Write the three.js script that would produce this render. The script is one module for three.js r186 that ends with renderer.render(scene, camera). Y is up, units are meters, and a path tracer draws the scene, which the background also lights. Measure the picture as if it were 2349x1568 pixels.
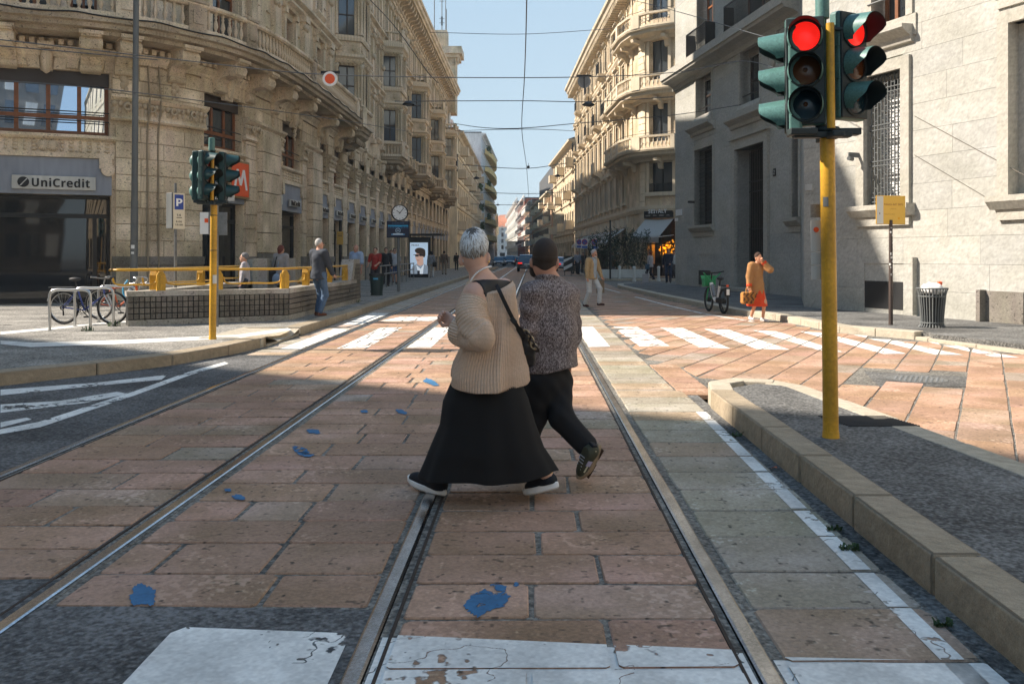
import * as THREE from 'three';
import { mergeGeometries } from 'three/addons/utils/BufferGeometryUtils.js';
import { RoundedBoxGeometry } from 'three/addons/geometries/RoundedBoxGeometry.js';
import { TextGeometry } from 'three/addons/geometries/TextGeometry.js';
import { FontLoader } from 'three/addons/loaders/FontLoader.js';

// ---------------------------------------------------------------- camera, sky, sun, exposure
const scene = new THREE.Scene();
const F = 2050, CX = 1220, CY = 588, EYE = 1.5;            // lens in the photograph's pixels (2349 x 1568), eye height in metres
const camera = new THREE.PerspectiveCamera(2 * Math.atan(784 / F) * 180 / Math.PI, 2349 / 1568, 0.1, 1500);
camera.position.set(0, EYE, 0);
camera.setViewOffset(2349, 1568, -45.5, 196, 2349, 1568);
const renderer = new THREE.WebGLRenderer();
renderer.toneMapping = THREE.LinearToneMapping;
renderer.toneMappingExposure = 2.0;
renderer.shadowMap.enabled = true;

const SKYK = 0.53;
{
  const w = 256, h = 128, d = new Float32Array(w * h * 4);
  for (let j = 0; j < h; j++) {
    const el = (j + 0.5) / h * 180 - 90;                   // row 0 is the nadir
    const t = Math.max(0, Math.min(1, el / 90)), g = Math.pow(t, 0.55);
    const c = el < 0 ? [0.30, 0.29, 0.27] : [0.74 - 0.66 * g, 0.90 - 0.62 * g, 0.96 - 0.34 * g];
    for (let i = 0; i < w; i++) { const k = (j * w + i) * 4; for (let q = 0; q < 3; q++) d[k + q] = c[q] * SKYK; d[k + 3] = 1; }
  }
  const t = new THREE.DataTexture(d, w, h, THREE.RGBAFormat, THREE.FloatType);
  t.mapping = THREE.EquirectangularReflectionMapping; t.magFilter = t.minFilter = THREE.LinearFilter; t.needsUpdate = true;
  scene.background = t; scene.environment = t;
}
const sun = new THREE.DirectionalLight(0xfff3e4, 5);
sun.position.set(-120, 102, -12); sun.target.position.set(0, 0, 0);
sun.castShadow = true; sun.shadow.mapSize.set(4096, 4096); sun.shadow.radius = 1.6;
Object.assign(sun.shadow.camera, { left: -120, right: 120, top: 90, bottom: -90, near: 1, far: 500 });
sun.position.multiplyScalar(1); scene.add(sun, sun.target);
scene.fog = new THREE.FogExp2(0xe4ecee, 0.0006);

// ---------------------------------------------------------------- helpers
let _s = 7;
const seed = n => { _s = n >>> 0; };
const rnd = () => { _s = (_s + 0x6D2B79F5) | 0; let t = Math.imul(_s ^ (_s >>> 15), 1 | _s); t = (t + Math.imul(t ^ (t >>> 7), 61 | t)) ^ t; return ((t ^ (t >>> 14)) >>> 0) / 4294967296; };
const rr = (a, b) => a + (b - a) * rnd();
const V = (x, y, z) => new THREE.Vector3(x, y, z);
const clamp = (x, a, b) => Math.max(a, Math.min(b, x));
const lerp = (a, b, t) => a + (b - a) * t;
const sst = (a, b, x) => { const t = clamp((x - a) / (b - a), 0, 1); return t * t * (3 - 2 * t); };
const At = (x, y, Z) => V((x - CX) * Z / F, EYE - (y - CY) * Z / F, -Z);       // photo pixel at a depth
const G = (x, y, h = 0) => { const Z = (EYE - h) * F / (y - CY); return V((x - CX) * Z / F, h, -Z); };   // photo pixel on the ground
const used = {};
const numbered = n => { const k = used[n] = (used[n] ?? -1) + 1; return k ? n + '_' + String(k).padStart(3, '0') : n; };

function tag(o, label, category, group, kind) {
  if (label) o.userData.label = label;
  if (category) o.userData.category = category;
  if (group) o.userData.group = group;
  if (kind) o.userData.kind = kind;
  return o;
}
function thing(name, label, category, pos = [0, 0, 0], turn = 0, group) {
  const o = new THREE.Group(); o.name = numbered(name); o.position.set(...pos); o.rotation.y = turn; scene.add(o);
  return tag(o, label, category, group);
}
function ground(name, label) { const o = new THREE.Group(); o.name = numbered(name); scene.add(o); return tag(o, label, null, null, 'structure'); }
function uvm(g) {                                            // uv in metres, by the way each face points
  const p = g.attributes.position, n = g.attributes.normal, uv = new Float32Array(p.count * 2);
  for (let i = 0; i < p.count; i++) {
    const ax = Math.abs(n.getX(i)), ay = Math.abs(n.getY(i)), az = Math.abs(n.getZ(i));
    let u, v;
    if (ay > ax && ay > az) { u = p.getX(i); v = p.getZ(i); } else if (ax > az) { u = p.getZ(i); v = p.getY(i); } else { u = p.getX(i); v = p.getY(i); }
    uv[2 * i] = u; uv[2 * i + 1] = v;
  }
  g.setAttribute('uv', new THREE.BufferAttribute(uv, 2));
  return g;
}
function J(list) {                                           // merge geometries into one
  list = list.flat(9).filter(Boolean);
  if (list.length === 1) return list[0];
  const mixed = list.some(g => g.index) && list.some(g => !g.index);
  const keepColor = list.every(g => g.attributes.color);
  list = list.map(g => {
    let q = mixed && g.index ? g.toNonIndexed() : g;
    if (!q.attributes.uv) q.setAttribute('uv', new THREE.BufferAttribute(new Float32Array(q.attributes.position.count * 2), 2));
    for (const k of Object.keys(q.attributes)) if (!['position', 'normal', 'uv'].includes(k) && !(k === 'color' && keepColor)) q.deleteAttribute(k);
    return q;
  });
  return mergeGeometries(list);
}
function part(name, geos, mat, parent, label) {
  let g = Array.isArray(geos) ? J(geos) : geos;
  if (!mat.userData.keepUV) uvm(g);
  const m = new THREE.Mesh(g, mat); m.name = name; m.castShadow = m.receiveShadow = true;
  (parent || scene).add(m);
  if (!parent) m.name = numbered(name);
  if (label) m.userData.label = label;
  return m;
}
function partW(name, geos, mat, parent, label) {             // geometry given in world coordinates, under a thing that may stand elsewhere
  let g = Array.isArray(geos) ? J(geos) : geos;
  if (!mat.userData.keepUV) uvm(g);
  let o = parent, x = 0, y = 0, z = 0; while (o && o !== scene) { x += o.position.x; y += o.position.y; z += o.position.z; o = o.parent; }
  g.translate(-x, -y, -z);
  const m = new THREE.Mesh(g, mat); m.name = parent ? name : numbered(name); m.castShadow = m.receiveShadow = true; (parent || scene).add(m);
  if (label) m.userData.label = label;
  return m;
}
const stuff = m => { m.userData.kind = 'stuff'; return m; };
const T = (g, x = 0, y = 0, z = 0, rx = 0, ry = 0, rz = 0) => { if (rx) g.rotateX(rx); if (rz) g.rotateZ(rz); if (ry) g.rotateY(ry); return g.translate(x, y, z); };
const box = (x0, x1, y0, y1, z0, z1) => new THREE.BoxGeometry(Math.abs(x1 - x0), Math.abs(y1 - y0), Math.abs(z1 - z0)).translate((x0 + x1) / 2, (y0 + y1) / 2, (z0 + z1) / 2);
const rbox = (w, h, d, r = 0.01, x = 0, y = 0, z = 0, s = 2) => new RoundedBoxGeometry(w, h, d, s, r).translate(x, y, z);
const cyl = (r0, r1, h, n = 12, open = false) => new THREE.CylinderGeometry(r1, r0, h, n, 1, open).translate(0, h / 2, 0);   // foot at y = 0
const lathe = (pts, n = 12) => new THREE.LatheGeometry(pts.map(p => new THREE.Vector2(p[0], p[1])), n);
const bar = (a, b, r, n = 6, r2 = r) => { const d = b.clone().sub(a), l = d.length(); const g = new THREE.CylinderGeometry(r2, r, l, n); g.translate(0, l / 2, 0); g.applyQuaternion(new THREE.Quaternion().setFromUnitVectors(V(0, 1, 0), d.normalize())); return g.translate(a.x, a.y, a.z); };
const tube = (pts, r, n = 6, seg = 24, closed = false) => new THREE.TubeGeometry(new THREE.CatmullRomCurve3(pts, closed, 'centripetal'), seg, r, n, closed);
const shapeOf = pts => { const s = new THREE.Shape(); pts.forEach((p, i) => i ? s.lineTo(p[0], p[1]) : s.moveTo(p[0], p[1])); return s; };
const prism = (pts, depth, bev = 0) => new THREE.ExtrudeGeometry(shapeOf(pts), { depth, bevelEnabled: bev > 0, bevelSize: bev, bevelThickness: bev, bevelSegments: 1, curveSegments: 6 });
function poly3(rows) {                                       // surface through rows of points; rows all of one length
  const nr = rows.length, nc = rows[0].length, pos = [], uv = [], idx = [];
  for (let i = 0; i < nr; i++) for (let j = 0; j < nc; j++) { const p = rows[i][j]; pos.push(p.x, p.y, p.z); uv.push(j / (nc - 1), i / (nr - 1)); }
  for (let i = 0; i < nr - 1; i++) for (let j = 0; j < nc - 1; j++) { const a = i * nc + j, b = a + 1, c = a + nc, d = c + 1; idx.push(a, b, d, a, d, c); }
  const g = new THREE.BufferGeometry(); g.setAttribute('position', new THREE.Float32BufferAttribute(pos, 3)); g.setAttribute('uv', new THREE.Float32BufferAttribute(uv, 2)); g.setIndex(idx); g.computeVertexNormals(); return g;
}
function flat(pts, y) {                                      // flat polygon on the ground from [x, z] points (any simple polygon)
  const g = new THREE.ShapeGeometry(shapeOf(pts.map(p => [p[0], -p[1]])));
  g.rotateX(-Math.PI / 2); return g.translate(0, y, 0);
}
function slab(pts, y0, y1) {                                 // extruded ground polygon
  const g = new THREE.ExtrudeGeometry(shapeOf(pts.map(p => [p[0], -p[1]])), { depth: y1 - y0, bevelEnabled: false });
  g.rotateX(-Math.PI / 2); return g.translate(0, y0, 0);
}
function tint(g, c) { const n = g.attributes.position.count, a = new Float32Array(n * 3); for (let i = 0; i < n; i++) a.set(c, i * 3); g.setAttribute('color', new THREE.BufferAttribute(a, 3)); return g; }

// ---------------------------------------------------------------- textures and materials
function hash(x, y, s) { let h = Math.imul(x, 374761393) + Math.imul(y, 668265263) + Math.imul(s, 974634777); h = Math.imul(h ^ (h >>> 13), 1274126177); return ((h ^ (h >>> 16)) >>> 0) / 4294967296; }
function vn(x, y, px, py, s) {                               // value noise with period px, py
  const x0 = Math.floor(x), y0 = Math.floor(y), fx = x - x0, fy = y - y0, u = fx * fx * (3 - 2 * fx), v = fy * fy * (3 - 2 * fy);
  const m = (a, p) => ((a % p) + p) % p;
  const a = hash(m(x0, px), m(y0, py), s), b = hash(m(x0 + 1, px), m(y0, py), s), c = hash(m(x0, px), m(y0 + 1, py), s), d = hash(m(x0 + 1, px), m(y0 + 1, py), s);
  return a + (b - a) * u + (c - a) * v + (a - b - c + d) * u * v;
}
function fbm(u, v, f, o, s, fy = f) { let a = 0.5, t = 0, n = 0; for (let i = 0; i < o; i++) { t += a * vn(u * f, v * fy, f, fy, s + i); n += a; a *= 0.5; f *= 2; fy *= 2; } return t / n; }
function tex(n, metres, fn, srgb = true, m = n) {            // fn(u, v) -> grey number, or [r, g, b] or [r, g, b, a]
  const d = new Uint8Array(n * m * 4);
  for (let j = 0; j < m; j++) for (let i = 0; i < n; i++) {
    const c = fn(i / n, j / m), k = (j * n + i) * 4;
    if (typeof c === 'number') d[k] = d[k + 1] = d[k + 2] = clamp(c, 0, 1) * 255; else { d[k] = clamp(c[0], 0, 1) * 255; d[k + 1] = clamp(c[1], 0, 1) * 255; d[k + 2] = clamp(c[2], 0, 1) * 255; }
    d[k + 3] = c.length === 4 ? clamp(c[3], 0, 1) * 255 : 255;
  }
  const t = new THREE.DataTexture(d, n, m, THREE.RGBAFormat); t.wrapS = t.wrapT = THREE.RepeatWrapping; t.magFilter = THREE.LinearFilter; t.minFilter = THREE.LinearMipmapLinearFilter; t.generateMipmaps = true;
  if (srgb) t.colorSpace = THREE.SRGBColorSpace; t.repeat.set(1 / metres, 1 / metres); t.needsUpdate = true; return t;
}
const grainF = (u, v) => 0.72 + 0.30 * fbm(u, v, 8, 4, 1) * 0.7 + 0.22 * (hash(Math.floor(u * 512), Math.floor(v * 512), 3) - 0.5);
const TX = {
  grain: tex(512, 1.2, (u, v) => 0.80 + 0.26 * (fbm(u, v, 6, 5, 11) - 0.5) + 0.20 * (fbm(u, v, 128, 2, 17) - 0.5)),
  grainB: tex(512, 1.2, (u, v) => 0.5 + 0.6 * (fbm(u, v, 64, 3, 17) - 0.5), false),
  stone: tex(1024, 4, (u, v) => { const p = fbm(u, v, 96, 2, 23), big = fbm(u, v, 5, 5, 21), st = fbm(u, v, 24, 3, 29, 4); const pit = p < 0.3 ? (0.3 - p) * 1.6 : 0; const k = 0.86 + 0.40 * (big - 0.5) + 0.14 * (st - 0.5) + 0.16 * (fbm(u, v, 220, 1, 5) - 0.5) - pit; return [k, k * (0.985 + 0.05 * (st - 0.5)), k * (0.95 + 0.10 * (big - 0.5))]; }),
  stoneB: tex(1024, 4, (u, v) => { const p = fbm(u, v, 96, 2, 23); return 0.6 + 0.5 * (fbm(u, v, 40, 4, 21) - 0.5) - (p < 0.32 ? (0.32 - p) * 2.4 : 0); }, false),
  granite: tex(1024, 3, (u, v) => { const w = u + v * 0; const st = fbm(u + v, v * 2 - u, 26, 4, 41, 22), q = fbm((u * 2 + v * 2) % 1, (v - u + 1) % 1, 18, 4, 47, 60), big = fbm(u, v, 4, 4, 43); const k = 0.86 + 0.17 * (q - 0.5) + 0.11 * (st - 0.5) + 0.14 * (big - 0.5) + 0.16 * (hash(Math.floor(u * 1024), Math.floor(v * 1024), 8) - 0.5); return [k, k * 0.995, k * (0.97 + 0.05 * (big - 0.5))]; }),
  graniteB: tex(512, 1.5, (u, v) => 0.5 + 0.9 * (fbm((u * 2 + v * 2) % 1, (v - u + 1) % 1, 14, 4, 47, 46) - 0.5), false),
  porphyry: tex(1024, 2.2, (u, v) => { const big = fbm(u, v, 5, 4, 61), f = fbm(u, v, 150, 2, 67), sp = fbm(u, v, 60, 2, 71), wht = fbm(u, v, 90, 2, 74) * fbm(u, v, 7, 3, 75); let k = 0.84 + 0.34 * (big - 0.5) + 0.20 * (f - 0.5) + 0.10 * (hash(Math.floor(u * 1024), Math.floor(v * 1024), 9) - 0.5); const pit = sp < 0.24 ? (0.24 - sp) * 2.6 : 0; const w = wht > 0.40 ? (wht - 0.40) * 2.5 : 0; k -= pit; return [k + w * 0.6, k * 0.985 + w * 0.75, k * (0.94 + 0.16 * (big - 0.5)) + w * 0.8]; }),
  porphyryB: tex(512, 1.1, (u, v) => { const sp = fbm(u, v, 40, 2, 71); return 0.6 + 0.5 * (fbm(u, v, 50, 3, 67) - 0.5) - (sp < 0.28 ? (0.28 - sp) * 2.5 : 0); }, false),
  asphalt: tex(1024, 3, (u, v) => { const big = fbm(u, v, 4, 5, 81), sp = fbm(u, v, 170, 2, 83), st = fbm(u, v, 11, 4, 84); const h = hash(Math.floor(u * 1024), Math.floor(v * 1024), 12); const k = 0.70 + 0.45 * (big - 0.5) + 0.7 * (sp - 0.5) + 0.25 * (st - 0.5) + 0.18 * (h - 0.5); return [k, k * 0.99, k * 0.965]; }),
  asphaltB: tex(512, 1.5, (u, v) => fbm(u, v, 90, 3, 83), false),
  plaster: tex(512, 5, (u, v) => { const k = 0.90 + 0.20 * (fbm(u, v, 4, 5, 91) - 0.5) + 0.10 * (fbm(u, v, 60, 2, 93, 8) - 0.5); return [k, k, k * 0.985]; }),
  wear: tex(1024, 2.4, (u, v) => { const a = fbm(u, v, 7, 6, 101), b = fbm(u, v, 50, 3, 103), c = Math.abs(fbm(u, v, 10, 4, 107) - 0.5); const m = a * 0.62 + b * 0.38; let k = m < 0.345 ? 0 : m < 0.385 ? (m - 0.345) / 0.04 : 1; if (c < 0.006 && a < 0.52) k *= 0.15; return k; }, false),
  paint: tex(512, 1.2, (u, v) => { const k = 0.86 + 0.22 * (fbm(u, v, 6, 5, 111) - 0.5) + 0.14 * (fbm(u, v, 70, 2, 113) - 0.5); return [k, k, k * 0.985]; }),
  cloth: tex(256, 0.25, (u, v) => 0.85 + 0.16 * (fbm(u, v, 64, 2, 121) - 0.5) + 0.10 * (fbm(u, v, 4, 4, 123) - 0.5)),
};
const M = {};
function mat(name, color, o = {}) {
  const { map, bump, bs = 0.004, rough = 0.85, metal = 0, keepUV, phys, ...rest } = o;
  const m = new (phys ? THREE.MeshPhysicalMaterial : THREE.MeshStandardMaterial)({ roughness: rough, metalness: metal, ...rest });
  if (typeof color === 'number') m.color.set(color); else m.color.setRGB(...color);
  if (map) m.map = TX[map]; if (bump) { m.bumpMap = TX[bump]; m.bumpScale = bs; }
  if (keepUV) m.userData.keepUV = true;
  m.side = THREE.DoubleSide; m.name = name;
  return M[name] = m;
}
mat('limestone', [0.80, 0.665, 0.50], { map: 'stone', bump: 'stoneB', bs: 0.012 });
mat('limestonePale', [0.86, 0.73, 0.56], { map: 'stone', bump: 'stoneB', bs: 0.006 });
mat('limestoneDark', [0.52, 0.43, 0.32], { map: 'stone', bump: 'stoneB', bs: 0.014 });
mat('plinth', [0.26, 0.24, 0.215], { map: 'stone', bump: 'stoneB', bs: 0.008 });
mat('serizzo', [0.54, 0.535, 0.51], { map: 'granite', bump: 'graniteB', bs: 0.0014, rough: 0.8 });
mat('serizzoB', [0.50, 0.50, 0.485], { map: 'granite', bump: 'graniteB', bs: 0.0014, rough: 0.8 });
mat('serizzoC', [0.57, 0.56, 0.525], { map: 'granite', bump: 'graniteB', bs: 0.0014, rough: 0.8 });
mat('serizzoTrim', [0.54, 0.52, 0.475], { map: 'granite', bump: 'graniteB', bs: 0.003, rough: 0.75 });
mat('cream', [0.78, 0.65, 0.48], { map: 'stone', bump: 'stoneB', bs: 0.005 });
mat('creamTrim', [0.78, 0.66, 0.50], { map: 'plaster' });
mat('kerb', [0.46, 0.375, 0.275], { map: 'granite', bump: 'grainB', bs: 0.008 });
mat('kerbPale', [0.62, 0.55, 0.45], { map: 'granite', bump: 'grainB', bs: 0.006 });
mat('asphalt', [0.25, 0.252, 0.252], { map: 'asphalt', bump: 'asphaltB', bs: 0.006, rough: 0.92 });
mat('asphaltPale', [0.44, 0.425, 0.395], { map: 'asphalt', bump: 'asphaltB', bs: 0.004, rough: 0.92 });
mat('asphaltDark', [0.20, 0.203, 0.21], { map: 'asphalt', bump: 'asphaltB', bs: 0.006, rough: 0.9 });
mat('joint', [0.33, 0.315, 0.285], { map: 'asphalt', bump: 'asphaltB', bs: 0.01 });
mat('porphyry', [1, 1, 1], { map: 'porphyry', bump: 'porphyryB', bs: 0.004, rough: 0.75, vertexColors: true });
mat('whitePaint', [1, 0.995, 0.97], { map: 'paint', rough: 0.7, transparent: true, alphaMap: TX.wear });
mat('whitePaintFull', [0.95, 0.94, 0.91], { map: 'paint', rough: 0.7 });
mat('bluePaint', [0.045, 0.20, 0.42], { map: 'paint', rough: 0.7, transparent: true, alphaMap: TX.wear });
mat('steelRail', [0.82, 0.84, 0.88], { map: 'grain', metal: 1, rough: 0.22 });
mat('railRust', [0.075, 0.05, 0.036], { map: 'grain', rough: 0.9 });
mat('steel', [0.55, 0.55, 0.54], { metal: 0.9, rough: 0.32 });
mat('galv', [0.34, 0.35, 0.35], { map: 'grain', metal: 0.6, rough: 0.5 });
mat('greyPaint', [0.14, 0.15, 0.155], { map: 'plaster', rough: 0.5 });
mat('bankGrey', [0.30, 0.33, 0.40], { map: 'plaster', rough: 0.6 });
mat('darkMetal', [0.022, 0.023, 0.025], { map: 'grain', rough: 0.45, metal: 0.2 });
mat('black', [0.012, 0.012, 0.013], { rough: 0.6 });
mat('rubber', [0.018, 0.018, 0.019], { rough: 0.85 });
mat('yellow', [0.78, 0.42, 0.03], { map: 'paint', rough: 0.42 });
mat('signalGreen', [0.13, 0.31, 0.28], { map: 'grain', rough: 0.5 });
mat('signalDark', [0.018, 0.03, 0.032], { rough: 0.6 });
mat('woodBrown', [0.36, 0.125, 0.04], { map: 'grain', rough: 0.5 });
mat('woodDark', [0.06, 0.035, 0.022], { map: 'grain', rough: 0.5 });
mat('shutter', [0.05, 0.043, 0.042], { rough: 0.7 });
mat('shutterPale', [0.36, 0.32, 0.27], { rough: 0.7 });
mat('pane', [0.020, 0.025, 0.030], { phys: true, rough: 0.04, ior: 1.9 });
mat('paneMirror', [0.50, 0.62, 0.78], { rough: 0.015, metal: 0.95 });
mat('paneSky', [0.12, 0.14, 0.16], { rough: 0.05, metal: 0.55 });
mat('paneShop', [0.010, 0.011, 0.013], { phys: true, rough: 0.03, ior: 1.7 });
mat('curtain', [0.55, 0.50, 0.42], { map: 'cloth' });
mat('white', [0.78, 0.78, 0.76], { rough: 0.5 });
mat('offWhite', [0.62, 0.62, 0.60], { map: 'plaster', rough: 0.6 });
mat('orangeRed', [0.80, 0.10, 0.02], { rough: 0.5 });
mat('concrete', [0.44, 0.42, 0.38], { map: 'stone', bump: 'grainB', bs: 0.004 });
mat('tileGrey', [0.16, 0.145, 0.125], { map: 'stone', bump: 'grainB', bs: 0.006, rough: 0.7 });
mat('tileGrey2', [0.21, 0.19, 0.16], { map: 'stone', bump: 'grainB', bs: 0.006, rough: 0.7 });
mat('wire', [0.06, 0.07, 0.08], { rough: 0.6 });
mat('roofTile', [0.52, 0.17, 0.07], { map: 'plaster' });
mat('slate', [0.115, 0.12, 0.13], { map: 'plaster' });
mat('leaf', [0.050, 0.085, 0.028], { rough: 0.7 });
mat('leafDark', [0.022, 0.040, 0.018], { rough: 0.75 });

// a line in plan that a facade follows: s metres along it, h metres up, d metres out of the wall
class Path {
  constructor(pts, side = 1, smooth = false) {
    if (smooth) { const c = new THREE.CatmullRomCurve3(pts.map(p => V(p[0], 0, p[1])), false, 'centripetal'); pts = c.getSpacedPoints(smooth).map(p => [p.x, p.z]); }
    this.p = pts; this.side = side; this.c = [0];
    for (let i = 1; i < pts.length; i++) this.c.push(this.c[i - 1] + Math.hypot(pts[i][0] - pts[i - 1][0], pts[i][1] - pts[i - 1][1]));
    this.L = this.c.at(-1); this.curved = pts.length > 2;
  }
  seg(s) { let i = 1; while (i < this.p.length - 1 && this.c[i] < s) i++; return i; }
  at(s) {
    const i = this.seg(s), t = (s - this.c[i - 1]) / (this.c[i] - this.c[i - 1]), a = this.p[i - 1], b = this.p[i];
    const tan = j => { const k = clamp(j, 1, this.p.length - 1), u = this.p[k], w = this.p[k - 1], l = Math.hypot(u[0] - w[0], u[1] - w[1]); return [(u[0] - w[0]) / l, (u[1] - w[1]) / l]; };
    const t0 = tan(i), ta = tan(i - 1), tb = tan(i + 1), k = clamp(t, 0, 1);
    let tx = t0[0], tz = t0[1];
    if (this.curved) { const w = k < 0.5 ? ta : tb, q = Math.abs(k - 0.5); tx = lerp(tx, w[0], q); tz = lerp(tz, w[1], q); const l = Math.hypot(tx, tz); tx /= l; tz /= l; }
    return { x: lerp(a[0], b[0], t), Z: lerp(a[1], b[1], t), tx, tz, nx: this.side * tz, nz: -this.side * tx };   // Z is depth away from the camera
  }
  pt(s, h, d = 0) { const q = this.at(s); return V(q.x + q.nx * d, h, -(q.Z + q.nz * d)); }
  sx(px) {                                                   // s where the line crosses a column of the photograph
    let lo = 0, best = 1e9; const N = 1500;
    for (let i = 0; i <= N; i++) { const s = this.L * i / N, q = this.at(s), e = q.Z > 0.5 ? Math.abs(CX + q.x / q.Z * F - px) : 1e8; if (e < best) { best = e; lo = s; } }
    return lo;
  }
  h(px, py) { const q = this.at(this.sx(px)); return EYE - (py - CY) * q.Z / F; }
  put(g, s, h, d = 0) {                                      // local x along, y up, z outwards
    const q = this.at(s), m = new THREE.Matrix4();
    const X = V(q.tx, 0, -q.tz), Zv = V(q.nx, 0, -q.nz);
    if (X.clone().cross(V(0, 1, 0)).dot(Zv) < 0) X.negate();
    m.makeBasis(X, V(0, 1, 0), Zv); const o = this.pt(s, h, d); m.setPosition(o);
    return g.applyMatrix4(m);
  }
  sweep(prof, s0, s1, caps = true, step = 0.45) {            // moulding: profile of [d, h], listed from bottom to top
    const ss = [s0]; if (this.curved) { const i0 = this.seg(s0), i1 = this.seg(s1); const ang = i => Math.atan2(this.p[i][0] - this.p[i - 1][0], this.p[i][1] - this.p[i - 1][1]); let la = ang(i0); for (let i = i0; i < i1; i++) if (this.c[i] > s0 + 0.02 && this.c[i] < s1 - 0.02 && Math.abs(ang(i + 1) - la) > 0.035) { ss.push(this.c[i]); la = ang(i + 1); } } ss.push(s1);
    const pos = [], idx = [];
    const n = prof.length, cen = [];
    for (let k = 0; k < n - 1; k++) {                        // each face of the profile gets its own vertices (crisp edges)
      for (const s of ss) for (const e of [0, 1]) { const q = this.pt(s, prof[k + e][1], prof[k + e][0]); pos.push(q.x, q.y, q.z); }
      const b = k * ss.length * 2;
      for (let i = 0; i < ss.length - 1; i++) { const a = b + i * 2; idx.push(a, a + 2, a + 3, a, a + 3, a + 1); }
    }
    if (caps) for (const s of [s0, s1]) { const b = pos.length / 3; for (const p of prof) { const q = this.pt(s, p[1], p[0]); pos.push(q.x, q.y, q.z); } const tri = THREE.ShapeUtils.triangulateShape(prof.map(p => new THREE.Vector2(p[0], p[1])), []); for (const t of tri) idx.push(b + t[0], b + t[1], b + t[2]); }
    const g = new THREE.BufferGeometry(); g.setAttribute('position', new THREE.Float32BufferAttribute(pos, 3)); g.setIndex(idx); g.computeVertexNormals(); return g;
  }
  box(s0, s1, h0, h1, d0, d1) { return this.sweep([[d0, h0], [d1, h0], [d1, h1], [d0, h1], [d0, h0]].slice(0, 5), s0, s1); }
  wall(s0, s1, h0, h1, d0, d1, holes) {                      // wall with rectangular holes [s0, s1, h0, h1] standing in one row
    const out = []; let s = s0;
    for (const o of [...holes].sort((a, b) => a[0] - b[0])) {
      if (o[1] <= s0 || o[0] >= s1) continue;
      if (o[0] > s) out.push(this.box(s, o[0], h0, h1, d0, d1));
      if (o[2] > h0) out.push(this.box(Math.max(o[0], s0), o[1], h0, o[2], d0, d1));
      if (o[3] < h1) out.push(this.box(Math.max(o[0], s0), o[1], o[3], h1, d0, d1));
      s = o[1];
    }
    if (s < s1) out.push(this.box(s, s1, h0, h1, d0, d1));
    return out;
  }
}
const baluster = (() => { const P = [[0.055, 0], [0.055, 0.04], [0.03, 0.06], [0.045, 0.11], [0.075, 0.2], [0.06, 0.3], [0.032, 0.4], [0.05, 0.46], [0.032, 0.5], [0.055, 0.55], [0.055, 0.6]]; return (h = 0.6, n = 8) => lathe(P.map(p => [p[0], p[1] / 0.6 * h]), n); })();
const textGeo = (font, str, size, depth, cx = true) => { const g = new TextGeometry(str, { font, size, depth, curveSegments: 4, bevelEnabled: false }); g.computeBoundingBox(); const b = g.boundingBox; return g.translate(cx ? -(b.min.x + b.max.x) / 2 : -b.min.x, -(b.min.y + b.max.y) / 2, 0); };
const fontB = await new FontLoader().loadAsync('fonts/droid/droid_sans_bold.typeface.json');
const fontR = await new FontLoader().loadAsync('fonts/droid/droid_sans_regular.typeface.json');
// ---------------------------------------------------------------- ground, road, rails, pavements
seed(101);
{ const g = ground('ground'); const q = new THREE.PlaneGeometry(1400, 1400).rotateX(-Math.PI / 2).translate(0, -0.09, -300); part('ground_sheet', q, M.asphalt, g); }
const road = ground('road', 'tram street paved with reddish stone slabs');
const stones = [];                                           // {p: [[x, Z] ...], y, c}
const clipPoly = (poly, clip) => {                           // both convex
  let area = 0; clip.forEach((a, i) => { const b = clip[(i + 1) % clip.length]; area += a[0] * b[1] - b[0] * a[1]; });
  const sg = Math.sign(area);
  for (let i = 0; i < clip.length && poly.length; i++) {
    const a = clip[i], b = clip[(i + 1) % clip.length], out = [];
    const side = p => sg * ((b[0] - a[0]) * (p[1] - a[1]) - (b[1] - a[1]) * (p[0] - a[0]));
    for (let k = 0; k < poly.length; k++) { const p = poly[k], q = poly[(k + 1) % poly.length], sp = side(p), sq = side(q); if (sp >= 0) out.push(p); if ((sp >= 0) !== (sq >= 0)) { const t = sp / (sp - sq); out.push([lerp(p[0], q[0], t), lerp(p[1], q[1], t)]); } }
    poly = out;
  }
  return poly;
};
const fanGeo = (poly, y) => { let ar = 0; poly.forEach((p, i) => { const q = poly[(i + 1) % poly.length]; ar += p[0] * q[1] - q[0] * p[1]; }); if (ar < 0) poly = [...poly].reverse(); const pos = [], idx = []; poly.forEach(p => pos.push(p[0], y, -p[1])); for (let i = 1; i < poly.length - 1; i++) idx.push(0, i, i + 1); const g = new THREE.BufferGeometry(); g.setAttribute('position', new THREE.Float32BufferAttribute(pos, 3)); g.setIndex(idx); g.computeVertexNormals(); const n = g.attributes.normal; for (let i = 0; i < n.count; i++) n.setXYZ(i, 0, 1, 0); return g; };
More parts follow.
